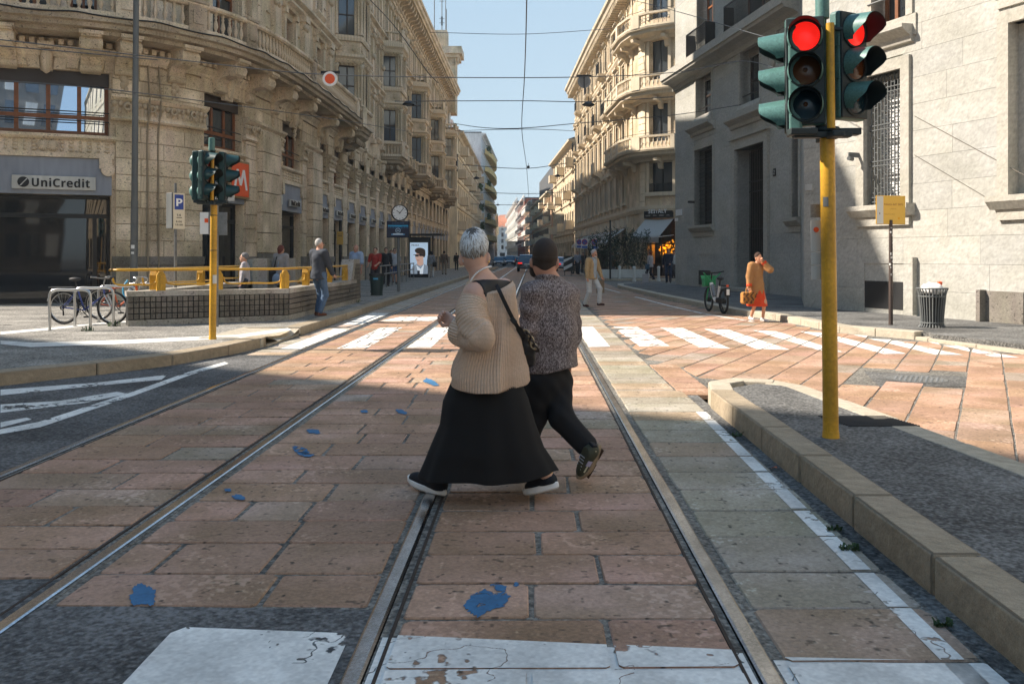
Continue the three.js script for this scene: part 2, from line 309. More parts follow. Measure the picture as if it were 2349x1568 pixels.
function addStone(quad, kind, jw = 0.007) {                  // quad in order round; becomes a worn slab with cut corners
  const cx = (quad[0][0] + quad[1][0] + quad[2][0] + quad[3][0]) / 4, cz = (quad[0][1] + quad[1][1] + quad[2][1] + quad[3][1]) / 4, p = [];
  for (let i = 0; i < 4; i++) {
    const a = quad[(i + 3) % 4], q = quad[i], b = quad[(i + 1) % 4], ch = rr(0.008, 0.028);
    const la = Math.hypot(a[0] - q[0], a[1] - q[1]), lb = Math.hypot(b[0] - q[0], b[1] - q[1]), dx = (a[0] - q[0]) / la, dz = (a[1] - q[1]) / la, ex = (b[0] - q[0]) / lb, ez = (b[1] - q[1]) / lb;
    const j = jw + rr(-0.002, 0.007), bx = q[0] + (dx + ex) * j, bz = q[1] + (dz + ez) * j;
    const w = rr(0, 0.006), m = rnd() < 0.07 ? rr(2, 4) : 1;
    p.push([bx + dx * ch * m + ex * w, bz + dz * ch * m + ez * w], [bx + ex * ch + dx * w * 0.5, bz + ez * ch + dz * w * 0.5]);
  }
  const t = rnd(), v = rr(0.88, 1.12);
  let c = kind === 'grey' ? (t < 0.72 ? [0.50, 0.455, 0.385] : [0.53, 0.40, 0.31]) : (t < 0.8 ? [0.525, 0.33, 0.235] : t < 0.94 ? [0.50, 0.35, 0.26] : [0.46, 0.38, 0.31]);
  c = [c[0] * v, c[1] * v * rr(0.97, 1.03), c[2] * v * rr(0.95, 1.05)];
  if (p.some(q => !(Math.abs(q[0]) < 1e4)) || p.some((q, i) => { const b = p[(i + 1) % 8]; return Math.hypot(q[0] - b[0], q[1] - b[1]) < 1e-4; })) return;
  stones.push({ p, y: rr(-0.002, 0.003), c, cx, cz, r: Math.hypot(quad[0][0] - quad[2][0], quad[0][1] - quad[2][1]) });
}
function stoneGeo(s) {
  const n = s.p.length, pos = [], idx = [], B = 0.008;
  const ringAt = (k, y) => s.p.forEach(p => { const l = Math.hypot(p[0] - s.cx, p[1] - s.cz); pos.push(s.cx + (p[0] - s.cx) * (1 - k / l), y, -(s.cz + (p[1] - s.cz) * (1 - k / l))); });
  ringAt(B, s.y); ringAt(B, s.y); ringAt(0, s.y - B * 0.8); ringAt(0, s.y - B * 0.8); ringAt(0, s.y - 0.05);
  for (let i = 1; i < n - 1; i++) idx.push(0, i, i + 1);
  for (const o of [n, 3 * n]) for (let i = 0; i < n; i++) { const j = (i + 1) % n; idx.push(o + i, o + n + i, o + n + j, o + i, o + n + j, o + j); }
  const g = new THREE.BufferGeometry(); g.setAttribute('position', new THREE.Float32BufferAttribute(pos, 3)); g.setIndex(idx); g.computeVertexNormals();
  return tint(g, s.c);
}
function lane(xa, xb, z0, z1, dep, nAvg, kind) {             // rows of slabs across a lane
  let z = z0, flip = 0;
  while (z < z1) {
    const d = dep * rr(0.9, 1.12), w = xb - xa, n = nAvg <= 1 ? 1 : (rnd() < nAvg % 1 ? Math.ceil(nAvg) : Math.floor(nAvg)), cuts = [xa];
    flip ^= 1;
    for (let i = 1; i < n; i++) cuts.push(xa + w * clamp(i / n + (flip ? 1 : -1) * rr(0.06, 0.16), 0.15, 0.87));
    cuts.push(xb);
    for (let i = 0; i < n; i++) { const e = () => rr(-0.006, 0.006); addStone([[cuts[i], z + e()], [cuts[i + 1], z + e()], [cuts[i + 1], z + d + e()], [cuts[i], z + d + e()]], kind); }
    z += d;
  }
}
const ZF = 118;
lane(-0.545, 0.775, 2.4, ZF, 0.415, 2, 'red');               // inside the right track
lane(-2.07, -0.70, 3.83, ZF, 0.415, 2.3, 'red');             // between the tracks
lane(-3.57, -2.24, 4.15, ZF, 0.415, 2, 'red');               // inside the left track
lane(-4.36, -3.73, 13.6, 90, 0.42, 1, 'grey');
lane(0.93, 1.69, 2.4, 9.6, 0.47, 1, 'grey');
lane(0.93, 1.62, 9.6, 110, 0.46, 1, 'grey');
lane(1.62, 2.02, 9.7, 12.3, 0.45, 1, 'red');
{                                                            // slanting courses on the right of the tracks
  const a = 27 * Math.PI / 180, ux = Math.sin(a), uz = Math.cos(a), vx = uz, vz = -ux;         // u runs along a course
  const area = [[1.64, 12.2], [2.02, 12.2], [2.05, 9.9], [3.0, 9.9], [3.12, 2.4], [16, 2.4], [9.5, 10], [7.6, 13.7], [6.97, 15.9], [6.03, 17.6], [5.85, 20], [5.25, 23.5], [4.6, 31.8], [4.15, 42], [4.0, 110], [1.64, 110]];
  const inside = (x, z) => { let c = false; for (let i = 0, j = area.length - 1; i < area.length; j = i++) { const A = area[i], B = area[j]; if ((A[1] > z) !== (B[1] > z) && x < (B[0] - A[0]) * (z - A[1]) / (B[1] - A[1]) + A[0]) c = !c; } return c; };
  for (let v = -60; v < 24; v += 0.43) {
    let u = -10 + rr(0, 0.8);
    while (u < 62) {
      const l = rr(0.5, 0.95), q = (uu, vv) => { const x = ux * uu + vx * vv, z = uz * uu + vz * vv; return [x, z]; };
      const quad = [q(u, v), q(u + l, v), q(u + l, v + 0.43), q(u, v + 0.43)];
      const c = q(u + l / 2, v + 0.215);
      if (c[1] < 72 && c[1] > 2.3) {
        const ins = quad.map(p => inside(p[0], p[1])), k = ins.filter(Boolean).length;
        if (k === 4) addStone(quad, 'red', 0.005);
        else if (k > 0 && inside(c[0], c[1])) {              // a slab cut at the edge of the area
          const pulled = quad.map((p, i) => { if (ins[i]) return p; let t = 1; while (t > 0 && !inside(lerp(c[0], p[0], t), lerp(c[1], p[1], t))) t -= 0.05; return [lerp(c[0], p[0], t), lerp(c[1], p[1], t)]; });
          const ar = Math.abs(pulled.reduce((s, p, i) => { const n = pulled[(i + 1) % 4]; return s + p[0] * n[1] - n[0] * p[1]; }, 0)) / 2;
          if (ar > 0.09) addStone(pulled, 'red', 0.008);
        }
      }
      u += l;
    }
  }
  lane(1.64, 3.95, 72, 112, 0.42, 4, 'red');
}
// manhole in its asphalt patch: slabs under it are taken out
const MH = [[3.75, 10.05], [5.35, 10.2], [5.75, 11.35], [4.25, 12.1]];
const inMH = s => s.p.some(p => clipPoly([[p[0] - 0.01, p[1] - 0.01], [p[0] + 0.01, p[1] - 0.01], [p[0] + 0.01, p[1] + 0.01]], MH).length > 2);
{ for (let i = stones.length - 1; i >= 0; i--) if (Math.hypot(stones[i].cx - 4.72, stones[i].cz - 10.95) < 0.75) stones.splice(i, 1); }
{
  const vis = s => { const px = CX + s.cx / s.cz * F; return px > -150 && px < 2500 && s.cz > 3 ? s.r / s.cz * (EYE / s.cz) : 0; };
  stones.sort((a, b) => vis(b) - vis(a));
  stones.slice(0, 300).forEach(s => part('paving_stone', stoneGeo(s), M.porphyry, road));
  stuff(part('paving_stone', stones.slice(300).map(stoneGeo), M.porphyry, road, 'smaller and more distant paving stones'));
}
// fill between the slabs
const fill = [[-0.60, 0.81, 1, 130], [-2.11, -0.665, 1, 130], [-3.61, -2.19, 1, 130], [0.885, 1.79, 1, 9.7]];
for (const [a, b, z0, z1] of fill) part('joint_filling', flat([[a, -z0], [b, -z0], [b, -z1], [a, -z1]], -0.007), M.joint, road);
const gnd = pts => pts.map(p => [p[0], -p[1]]);              // [x, Z] to [x, z]
const sheet = (name, pts, y, m, parent = road) => part(name, flat(gnd(pts), y), m, parent);
sheet('joint_filling', [[0.885, 9.7], [3.0, 9.9], [3.12, 1], [40, 1], [40, 130], [0.885, 130]], -0.007, M.joint);
sheet('joint_filling', [[-4.6, 13.4], [-3.69, 13.4], [-3.69, 130], [-4.6, 130]], -0.007, M.joint);
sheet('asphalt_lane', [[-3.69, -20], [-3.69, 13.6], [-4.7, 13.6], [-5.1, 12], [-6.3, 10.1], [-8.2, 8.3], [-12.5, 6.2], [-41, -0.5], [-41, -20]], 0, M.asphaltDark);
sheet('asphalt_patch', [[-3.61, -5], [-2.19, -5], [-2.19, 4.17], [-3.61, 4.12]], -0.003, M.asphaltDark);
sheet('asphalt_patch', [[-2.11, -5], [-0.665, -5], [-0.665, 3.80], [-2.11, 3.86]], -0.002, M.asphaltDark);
sheet('gutter', [[1.69, 2], [1.80, 2], [1.80, 9.7], [1.69, 9.7]], -0.004, M.asphalt);
sheet('asphalt_patch', [[4.0, 10.25], [5.2, 10.35], [5.45, 11.2], [4.35, 11.7]], -0.003, M.asphalt);
{ const mh = thing('manhole_cover', 'round iron manhole cover in the sunlit slanting paving', 'manhole cover', [4.72, 0, -10.95]);
  part('rim', lathe([[0.30, 0], [0.33, 0.004], [0.35, 0]], 28), M.galv, mh); const b = []; for (let i = -4; i <= 4; i++) for (let j = -4; j <= 4; j++) if (Math.hypot(i, j) < 4.3) b.push(T(cyl(0.024, 0.018, 0.006, 5), i * 0.065 + (j & 1) * 0.03, 0.001, j * 0.065)); part('cover', [cyl(0.3, 0.3, 0.002, 28), ...b], M.galv, mh); }

// painted markings: each piece lies on its slab
function marking(name, polys, label, m = M.whitePaint, y = 0.0028) {
  const out = [];
  for (const poly of polys) for (const s of stones) {
    if (Math.abs(s.cx - poly[0][0]) > 6 || Math.abs(s.cz - poly[0][1]) > 6) continue;
    const top = s.p.map(p => { const l = Math.hypot(p[0] - s.cx, p[1] - s.cz); return [s.cx + (p[0] - s.cx) * (1 - 0.002 / l), s.cz + (p[1] - s.cz) * (1 - 0.002 / l)]; });
    const c = clipPoly(top, poly);
    if (c.length > 2) out.push(fanGeo(c, s.y + y));
  }
  return out.length ? part(name, out, m, road, label) : null;
}
const za = (x, y) => { const p = G((620 + 0.22989 * x) / 1.0898, (740 + 0.22989 * y) / 1.0898); return [p.x, -p.z]; };
const zb = (x, y) => { const p = G((1420 + 0.26394 * x) / 1.0898, (780 + 0.26394 * y) / 1.0898); return [p.x, -p.z]; };
const zc = (x, y) => { const p = G((2000 + 0.2384 * x) / 1.0898, (780 + 0.2384 * y) / 1.0898); return [p.x, -p.z]; };
const px = (x, y) => { const p = G(x, y); return [p.x, -p.z]; };
for (const q of [
  [za(1020, 312), za(1350, 182), za(1530, 190), za(1290, 306)], [za(330, 580), za(930, 355), za(1120, 362), za(640, 580)], [za(960, 572), za(1440, 345), za(1680, 340), za(1300, 562)], [za(1640, 562), za(1960, 340), za(2230, 335), za(1990, 560)],
  [zb(-60, 140), zb(235, 135), zb(400, 325), zb(40, 335)], [zb(425, 140), zb(660, 140), zb(965, 322), zb(680, 325)], [zb(870, 145), zb(1090, 150), zb(1540, 345), zb(1240, 332)], [zb(1290, 160), zb(1520, 165), zb(2110, 358), zb(1790, 350)],
  [zb(1750, 172), zb(1970, 180), zc(490, 428), zc(180, 395)], [zb(2190, 182), zc(230, 213), zc(1120, 436), zc(880, 440)], [zc(450, 212), zc(640, 220), zc(1720, 452), zc(1420, 445)], [zc(1280, 300), zc(1420, 308), zc(2300, 478), zc(2030, 470)]]) marking('crosswalk_stripe', [q]);
marking('stop_line', [[za(1430, 272), za(1650, 226), za(2100, 226), za(2020, 270)]], 'white stop line across the left track');
marking('stop_line', [[[-0.60, 3.545], [0.80, 3.40], [0.80, 2.4], [-0.60, 2.4]], [[0.9, 3.345], [1.80, 3.30], [1.80, 2.3], [0.9, 2.3]]], 'wide white stop line along the bottom of the view');
sheet('stop_line_base', [[-0.59, 3.53], [0.80, 3.39], [0.80, 2.4], [-0.59, 2.4]], -0.0035, M.whitePaint); sheet('stop_line_base', [[0.9, 3.33], [1.68, 3.29], [1.68, 2.3], [0.9, 2.3]], -0.0035, M.whitePaint);
{ const g = new THREE.ShapeGeometry(shapeOf([[-1.43, -2.3], [-1.44, -3.56], [-1.40, -3.615], [-0.78, -3.56], [-0.72, -3.52], [-0.71, -2.3]].map(p => [p[0], -p[1]]))); g.rotateX(-Math.PI / 2); g.translate(0, 0.002, 0); part('stop_line', g, M.whitePaint, road, 'worn white paint with a flaked patch on asphalt'); }
marking('lane_line', [[[1.50, 2.6], [1.60, 2.6], [1.66, 7.0], [1.70, 10.6], [1.60, 10.6], [1.56, 7.0]]], 'white line along the grey slabs beside the kerb');
{ const q = x => { const p = G((1480 + 0.22137 * x[0]) / 1.0898, (640 + 0.22137 * x[1]) / 1.0898); return [p.x, -p.z]; }, L = [[110, 360], [470, 460], [850, 560], [1250, 655], [1800, 742]].map(q); for (let i = 0; i < 4; i++) { const a = L[i], b = L[i + 1]; marking('lane_line', [[a, b, [b[0] + 0.12, b[1] + 0.05], [a[0] + 0.12, a[1]]]], 'faded white line near the right kerb'); } }
marking('lane_line', [[[-1.36, 40], [-1.48, 40], [-1.48, 100], [-1.36, 100]]], 'distant white line between the tracks');
{ // hatching on the asphalt at the left
  const onAsph = (pts, label) => { const g = flat(gnd(pts.map(p => px(p[0], p[1]))), 0.0035); part('hatch_marking', g, M.whitePaint, road, label); };
  onAsph([[0, 894], [218, 878], [383, 860], [370, 871], [190, 888], [0, 907]]); onAsph([[0, 928], [134, 920], [267, 899], [295, 903], [190, 925], [0, 947]]);
  onAsph([[0, 985], [88, 968], [300, 900], [432, 853], [515, 830], [524, 834], [440, 859], [306, 908], [92, 980], [-40, 1003]], 'white edge line of the asphalt lane');
  onAsph([[0, 969], [60, 958], [72, 962], [0, 981]]); }
for (const [cx, cy, w, h, n, a] of [[330, 1368, 34, 28, 14, 0.3], [1118, 1380, 62, 30, 16, -0.55], [1185, 1342, 8, 5, 7, 0], [688, 1033, 22, 9, 9, 0.3], [700, 1042, 20, 6, 9, 0.1], [548, 1142, 16, 6, 8, 0.2], [920, 945, 14, 5, 8, 0.3], [988, 877, 20, 7, 8, 0.4], [718, 990, 18, 6, 8, 0.1], [835, 944, 10, 4, 7, 0], [522, 1125, 9, 4, 7, 0]]) {   // blue paint marks
const pts = [], N = 44, o = cx * 7.3 + cy; for (let i = 0; i < N; i++) { const t = i / N * 6.2832, r = 0.55 + 0.75 * fbm((o + Math.cos(t) + 2) % 8 / 8, (Math.sin(t) + 2) / 8, 16, 3, 151) + (i & 1 ? -0.05 : 0.04), ex = Math.cos(t) * w * r, ey = Math.sin(t) * h * r; pts.push(px(cx + ex * Math.cos(a) - ey * Math.sin(a), cy + ex * Math.sin(a) * 0.9 + ey * Math.cos(a))); }
  part('paint_mark', flat(gnd(pts), 0.0055), M.bluePaint, road, 'blue paint mark on a paving stone');
}
// tram rails: head, groove and guard lip
function rail(x, inner, label, parent) {                     // inner: +1 when the groove lies towards +x
  const z0 = 0.5, z1 = 135, s = inner, bend = z => 0;
  const L = (a, b, y0, y1) => box(x + Math.min(s * a, s * b), x + Math.max(s * a, s * b), y0, y1, -z0, -z1);
  const r = part('rail', [prism([[x - 0.036, -0.05], [x + 0.036, -0.05], [x + 0.036, 0.002], [x + 0.026, 0.007], [x - 0.026, 0.007], [x - 0.036, 0.002]], z1 - z0).translate(0, 0, -z1)], M.steelRail, parent);
  part('groove', [L(0.0365, 0.074, -0.05, -0.034)], M.railRust, r); part('guard_lip', [L(0.074, 0.088, -0.05, -0.001)], M.railRust, r);
  part('rail_bedding', [L(-0.0365, -0.056, -0.05, -0.004)], M.joint, r);
}
{ const t = thing('tram_track', 'pair of polished tram rails that the couple is crossing', 'tram track'); rail(-0.64, 1, '', t); rail(0.85, -1, '', t); }
{ const t = thing('tram_track', 'pair of tram rails nearer the metro entrance kerb', 'tram track'); rail(-3.65, 1, '', t); rail(-2.15, -1, '', t); }

// pavements and kerbs
function kerb(name, pts, w, h, side, parent, m = M.kerb, len = 1.05, y0 = -0.06) {            // stones along a polyline of [x, Z]; side +1: body to the right of travel
  for (let i = 0; i < pts.length - 1; i++) {
    const a = pts[i], b = pts[i + 1], L = Math.hypot(b[0] - a[0], b[1] - a[1]), n = Math.max(1, Math.round(L / len)), tx = (b[0] - a[0]) / L, tz = (b[1] - a[1]) / L, nx = side * tz, nz = -side * tx;
    for (let k = 0; k < n; k++) {
      const l = L / n, c = (k + 0.5) * l, g = rbox(w, h - y0, l - 0.012, 0.018, 0, 0, 0, 1);
      g.rotateY(Math.atan2(tx, -tz)); g.translate(a[0] + tx * c + nx * w / 2 + rr(-0.004, 0.004), (h + y0) / 2 + rr(-0.003, 0.003), -(a[1] + tz * c + nz * w / 2));
      part('kerb_stone', g, m, parent);
    }
  }
}
const pavL = ground('pavement', 'sunlit asphalt pavement in front of the bank corner');
{
  const edge = [[-4.45, 118], [-4.45, 60], [-4.42, 17.1], [-5.5, 17.0], [-5.5, 14.9], [-4.45, 14.95], [-4.62, 13.6], [-4.95, 12.3], [-5.5, 11.3], [-6.2, 10.35], [-8.1, 8.5], [-12.4, 6.4], [-41, -0.3]];
  const inner = edge.map((p, i) => [p[0] - (i < 4 ? 0.3 : 0.2), p[1] + (i > 6 ? 0.22 : 0)]);
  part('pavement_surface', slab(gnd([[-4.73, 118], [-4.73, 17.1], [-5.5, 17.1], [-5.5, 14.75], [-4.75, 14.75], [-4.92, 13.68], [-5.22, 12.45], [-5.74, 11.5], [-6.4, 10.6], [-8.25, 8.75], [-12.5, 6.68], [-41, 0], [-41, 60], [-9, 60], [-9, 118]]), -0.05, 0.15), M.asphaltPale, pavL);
  kerb('kerb', [[-4.42, 17.1], [-4.42, 40], [-4.45, 118]], 0.31, 0.155, -1, pavL, M.kerb);
  kerb('kerb', [[-41, -0.3], [-12.4, 6.4], [-8.1, 8.5], [-6.2, 10.35], [-5.5, 11.3], [-4.95, 12.3], [-4.62, 13.6], [-4.45, 14.95]], 0.30, 0.155, -1, pavL, M.kerb);
  for (const [za0, za1, y0, y1] of [[14.95, 15.55, 0.155, 0.03], [15.55, 16.4, 0.03, 0.03], [16.4, 17.1, 0.03, 0.155]]) part('ramp_stone', poly3([[V(-4.42, y0, -za0), V(-4.42, y1, -za1)], [V(-4.75, lerp(y0, y0 > 0.1 ? 0.15 : 0.06, 1), -za0), V(-4.75, lerp(y1, y1 > 0.1 ? 0.15 : 0.06, 1), -za1)], [V(-5.5, 0.152, -za0), V(-5.5, 0.152, -za1)]]), M.kerbPale, pavL);
  part('ramp_stone', box(-5.5, -4.43, -0.05, 0.028, -14.95, -17.1), M.kerbPale, pavL); part('ramp_stone', box(-5.52, -4.46, -0.05, 0.153, -14.7, -14.96), M.kerbPale, pavL); part('ramp_stone', box(-5.52, -4.43, -0.05, 0.153, -17.0, -17.12), M.kerbPale, pavL);
  const W = (pts, l) => part('pavement_line', flat(gnd(pts.map(p => { const q = G(p[0], p[1], 0.15); return [q.x, -q.z]; })), 0.153), M.whitePaintFull, pavL, l);
  W([[0, 781], [75, 786], [300, 779], [540, 768], [660, 752], [668, 757], [548, 775], [300, 788], [70, 796], [0, 789]], 'pale band set in the pavement');
  W([[0, 761], [120, 751], [205, 742], [300, 735], [300, 738], [205, 746], [120, 756], [0, 767]], 'pale strip by the bicycle racks');
  for (let i = 0; i < 5; i++) part('drain_slot', box(-11.3 + i * 0.22, -11.16 + i * 0.22, 0.15, 0.1535, -17.6, -17.66), M.black, pavL);
}
const isl = ground('traffic_island', 'asphalt traffic island with granite kerb under the near signal');
{
  const w = M.kerb;
  part('island_surface', slab(gnd([[1.98, 1], [3.05, 1], [2.98, 5.4], [2.62, 9.2], [2.35, 9.35], [1.98, 9.0]]), -0.05, 0.17), M.asphalt, isl);
  kerb('kerb', [[1.78, 1], [1.78, 8.9]], 0.23, 0.18, 1, isl, w, 0.95); kerb('kerb', [[1.78, 8.9], [1.86, 9.45], [2.2, 9.75], [2.62, 9.6]], 0.23, 0.18, 1, isl, M.kerbPale, 0.6);
  kerb('kerb', [[2.62, 9.6], [2.82, 9.2], [3.2, 5.4], [3.27, 1]], 0.23, 0.175, 1, isl, M.kerbPale, 1.0);
  const A = [2.38, 7.42], U = [0.56, 0.12], W = [0.1, -0.42], b = [];
  for (let i = 0; i < 13; i++) { const t = i / 12, x = A[0] + W[0] * t, z = A[1] + W[1] * t; b.push(bar(V(x, 0.173, -z), V(x + U[0], 0.173, -(z + U[1] - 0.12)), 0.007, 4)); }
  part('drain_grate', b, M.darkMetal, isl);
}
const pavR = ground('pavement', 'grey asphalt pavement along the stone palazzo');
{
  const K = [[4.12, 43], [4.18, 40.2], [4.6, 31.8], [5.03, 26.3], [5.22, 23.5], [5.75, 21.1], [5.9, 19.6], [6.05, 17.6], [6.95, 16.2]];
  part('pavement_surface', slab(gnd([...K.map(p => [p[0] + 0.25, p[1]]), [7.1, 15.8], [7.8, 13.6], [9.6, 10], [16, 2], [40, 2], [40, 46], [5.0, 46], [4.4, 45]]), -0.05, 0.13), M.asphalt, pavR);
  kerb('kerb', [[5.1, 46.3], [4.35, 45.2], ...K], 0.3, 0.14, -1, pavR, M.kerbPale);
  kerb('kerb', [[6.95, 16.2], [7.0, 15.8], [7.62, 13.6], [9.4, 10], [15.8, 2]], 0.75, 0.05, -1, pavR, M.kerbPale);
  for (let i = 0; i < 40; i++) { const Z = 44 - i * 0.55; if (Z < 22) break; }
}
const pavR2 = ground('pavement', 'far right pavement in front of the corner shop');
{ part('pavement_surface', slab(gnd([[4.5, 55.6], [7.5, 55.2], [40, 55.2], [40, 66], [4.3, 130], [3.9, 130], [4.25, 57]]), -0.05, 0.13), M.asphalt, pavR2);
  kerb('kerb', [[40, 55], [7.2, 55], [4.7, 55.2], [4.15, 56], [3.9, 60], [3.75, 130]], 0.3, 0.14, 1, pavR2, M.kerbPale, 1.2); }
// ---------------------------------------------------------------- the bank palazzo on the left, with its rounded corner
seed(202);
function thing0(name, parent) { const o = new THREE.Group(); o.name = name; parent.add(o); return o; }
const bank = thing('palazzo', 'ornate limestone palazzo with rounded corner, balustrade balcony and bow windows above the bank', 'building', [-9.6, 0, -40]);
const bp = new Path([[-15.35, 24.8], [-14.9, 25], [-12.35, 26.15], [-11.35, 27.05], [-10.5, 28.4], [-9.95, 30.5], [-9.72, 33.2], [-9.62, 36], [-9.6, 40], [-9.6, 46], [-9.6, 60], [-9.6, 80], [-9.6, 104]], 1, 260);
const SX = px => bp.sx(px);
const S40 = SX(CX - 9.6 / 40 * F);                           // where the straight street front begins
const sZ = Z => S40 + (Z - 40) - 0;
{
  const LS = M.limestone, LP = M.limestonePale, LD = M.limestoneDark, B = (n, g, m = LS, p = bank, l) => partW(n, g, m, p, l);
  const s0 = 0, s1 = bp.L;
  // openings of the ground floor and the mezzanine, by columns of the photograph
  const sBig0 = 0.05, sBig1 = SX(256);
  const bays = [[sBig0, sBig1], [SX(463), SX(558)], [SX(643), SX(690)]];
  for (let k = 0; k < 20; k++) { const s = sZ(39.9 + k * 3.15); if (s + 2.3 < s1 - 0.8) bays.push([s, s + 2.05]); }
  const straight = bays.slice(3);
  // ground floor
  const holesG = bays.map(b => [b[0], b[1], 0.15, 3.28]);
  B('wall', bp.wall(s0, s1, 0.1, 4.33, -0.9, -0.02, holesG));
  // plinth
  for (const g of bp.wall(s0, s1, 0.1, 1.25, -0.05, 0.07, bays.map(b => [b[0] - 0.02, b[1] + 0.02, 0, 9]))) B('plinth', g, M.plinth);
  for (const g of bp.wall(s0, s1, 1.25, 1.5, -0.05, 0.11, bays.map(b => [b[0] - 0.02, b[1] + 0.02, 0, 9]))) B('plinth', g, M.plinth);
  // rusticated blocks on the piers
  const pier = (a, b, h0, h1, course, wide, d = 0.05) => {
    let row = 0;
    for (let h = h0; h < h1 - 0.1; h += course, row++) {
      const hh = Math.min(course, h1 - h) - 0.022, L = b - a, n = Math.max(1, Math.round(L / wide)), off = (row & 1) && n > 1 ? 0.5 : 0;
      const cut = [a]; for (let i = 1; i < n + (off ? 1 : 0); i++) cut.push(a + (i - off) * L / n); cut.push(b);
      for (let i = 0; i < cut.length - 1; i++) if (cut[i + 1] - cut[i] > 0.08) B('stone_block', bp.box(cut[i] + 0.008, cut[i + 1] - 0.008, h, h + hh, -0.04, d + rr(-0.006, 0.012)), rnd() < 0.3 ? LP : LS);
    }
  };
  const piers = []; { let p = 0; for (const b of bays) { piers.push([p, b[0]]); p = b[1]; } piers.push([p, s1]); }
  pier(piers[1][0] + 0.1, piers[1][1] - 0.05, 1.5, 5.35, 0.485, 1.3); pier(piers[2][0] + 0.05, piers[2][1] - 0.05, 1.5, 5.5, 0.485, 1.0, 0.06); pier(piers[3][0] + 0.03, piers[3][1] - 0.03, 1.5, 5.5, 0.485, 1.1, 0.06);
  pier(piers[1][0] + 0.1, piers[1][1] - 0.05, 0.2, 1.2, 1.0, 1.3, 0.085); pier(piers[2][0] + 0.05, piers[2][1] - 0.05, 0.2, 1.2, 1.0, 1.2, 0.085);
  for (let i = 4; i < Math.min(piers.length, 15); i++) pier(piers[i][0] + 0.03, piers[i][1] - 0.03, 1.5, 5.6, 0.62, 2, 0.07);
  // stepped half columns on the pier between the second and third openings
  for (const [px0, px1, d] of [[585, 628, 0.28], [700, 722, 0.34]]) { const a = SX(px0), b = SX(px1); for (let h = 0.2; h < 5.6; h += 0.72) B('stone_block', bp.box(a, b, h, h + 0.69, -0.02, d + rr(-0.01, 0.01)), h < 1.2 ? M.plinth : LS); }
  // shop fascias with rounded shoulders, sign boxes, carved frieze above
  const fascia = (a, b, big) => {
    const c = (a + b) / 2, hw = (b - a) / 2;
    B('fascia_panel', bp.box(a, b, 3.28, 4.33, -0.2, 0.03), M.bankGrey);
    for (const e of [-1, 1]) { const r = big ? 0.3 : 0.2, s = c + e * hw; B('scroll_shoulder', [bp.box(Math.min(s, s - e * r * 1.1), Math.max(s, s - e * r * 1.1), 4.05, 4.36, -0.1, 0.1), bp.put(cyl(r * 0.62, r * 0.62, 0.14, 14).rotateX(Math.PI / 2).translate(0, 0, 0), s - e * r * 0.35, 4.02, -0.02)], LP); }
    B('lintel', bp.box(a - 0.05, b + 0.05, 4.34, 4.47, -0.1, 0.09), LP);
    const fr = bp.box(a, b, 4.47, 4.86, -0.1, -0.01); const knots = []; const n = Math.max(3, Math.round((b - a) / 0.24));
    for (let i = 0; i < n; i++) { const s = a + (i + 0.5) * (b - a) / n; for (const hh of [4.56, 4.67, 4.78]) knots.push(bp.put(T(new THREE.SphereGeometry(0.06, 6, 4).scale(i & 1 ? 1.25 : 0.8, 0.75, 0.6)), s, hh, 0.0)); if (big && Math.abs(i - n / 2 + 0.5) < 0.6) for (let q = 0; q < 7; q++) knots.push(bp.put(T(new THREE.SphereGeometry(0.03, 5, 4).scale(1, 6, 1), 0, 0, 0, 0, 0, q * 0.45), s, 4.67, 0.04)); }
    B('carved_frieze', [fr, ...knots], LP);
    B('sill', bp.sweep([[-0.1, 4.86], [0.06, 4.86], [0.12, 4.92], [0.12, 5.0], [-0.1, 5.03]], a - 0.12, b + 0.12), LP);
  };
  bays.forEach((b, i) => fascia(b[0], b[1], i === 0));
  // shop fronts
  const shop = (a, b, i) => {
    const f = B('shop_front', [bp.box(a, a + 0.09, 0.15, 3.27, -0.42, -0.3), bp.box(b - 0.09, b, 0.15, 3.27, -0.42, -0.3), bp.box(a, b, 3.17, 3.27, -0.42, -0.3), bp.box(a, b, 0.15, 0.3, -0.42, -0.28), bp.box(a, b, 2.62, 2.74, -0.42, -0.29)], M.darkMetal);
    const pn = (q0, q1, h0, h1) => partW('pane', bp.box(q0, q1, h0, h1, -0.38, -0.37), M.paneShop, f);
    pn(a + 0.09, b - 0.09, 2.74, 3.17); if (i === 0) { pn(a + 0.09, b - 0.5, 0.3, 2.62); partW('frame', bp.box(b - 0.5, b - 0.38, 0.3, 2.62, -0.42, -0.29), M.darkMetal, f); pn(b - 0.38, b - 0.09, 0.3, 2.62); } else pn(a + 0.09, b - 0.09, 0.3, 2.62);
    partW('interior_wall', bp.box(a - 0.1, b + 0.1, 0.1, 3.4, -2.6, -2.5), M.woodDark, f);
    partW('ceiling', bp.box(a - 0.1, b + 0.1, 3.35, 3.45, -2.6, -0.45), M.darkMetal, f);
  };
  bays.forEach((b, i) => shop(b[0], b[1], i));
  // mezzanine: arched windows between piers with carved capitals
  const mez = bays.map((b, i) => i === 0 ? [b[0], SX(250)] : i < 3 ? [b[0] + 0.08, b[1] - 0.08] : [b[0] + 0.15, b[1] - 0.15]);
  const topM = i => i === 0 ? 6.85 : i < 3 ? 6.75 : 6.75;
  B('wall', bp.wall(s0, s1, 4.33, 7.75, -0.85, -0.02, mez.map((m, i) => [m[0], m[1], 4.86, topM(i)])));
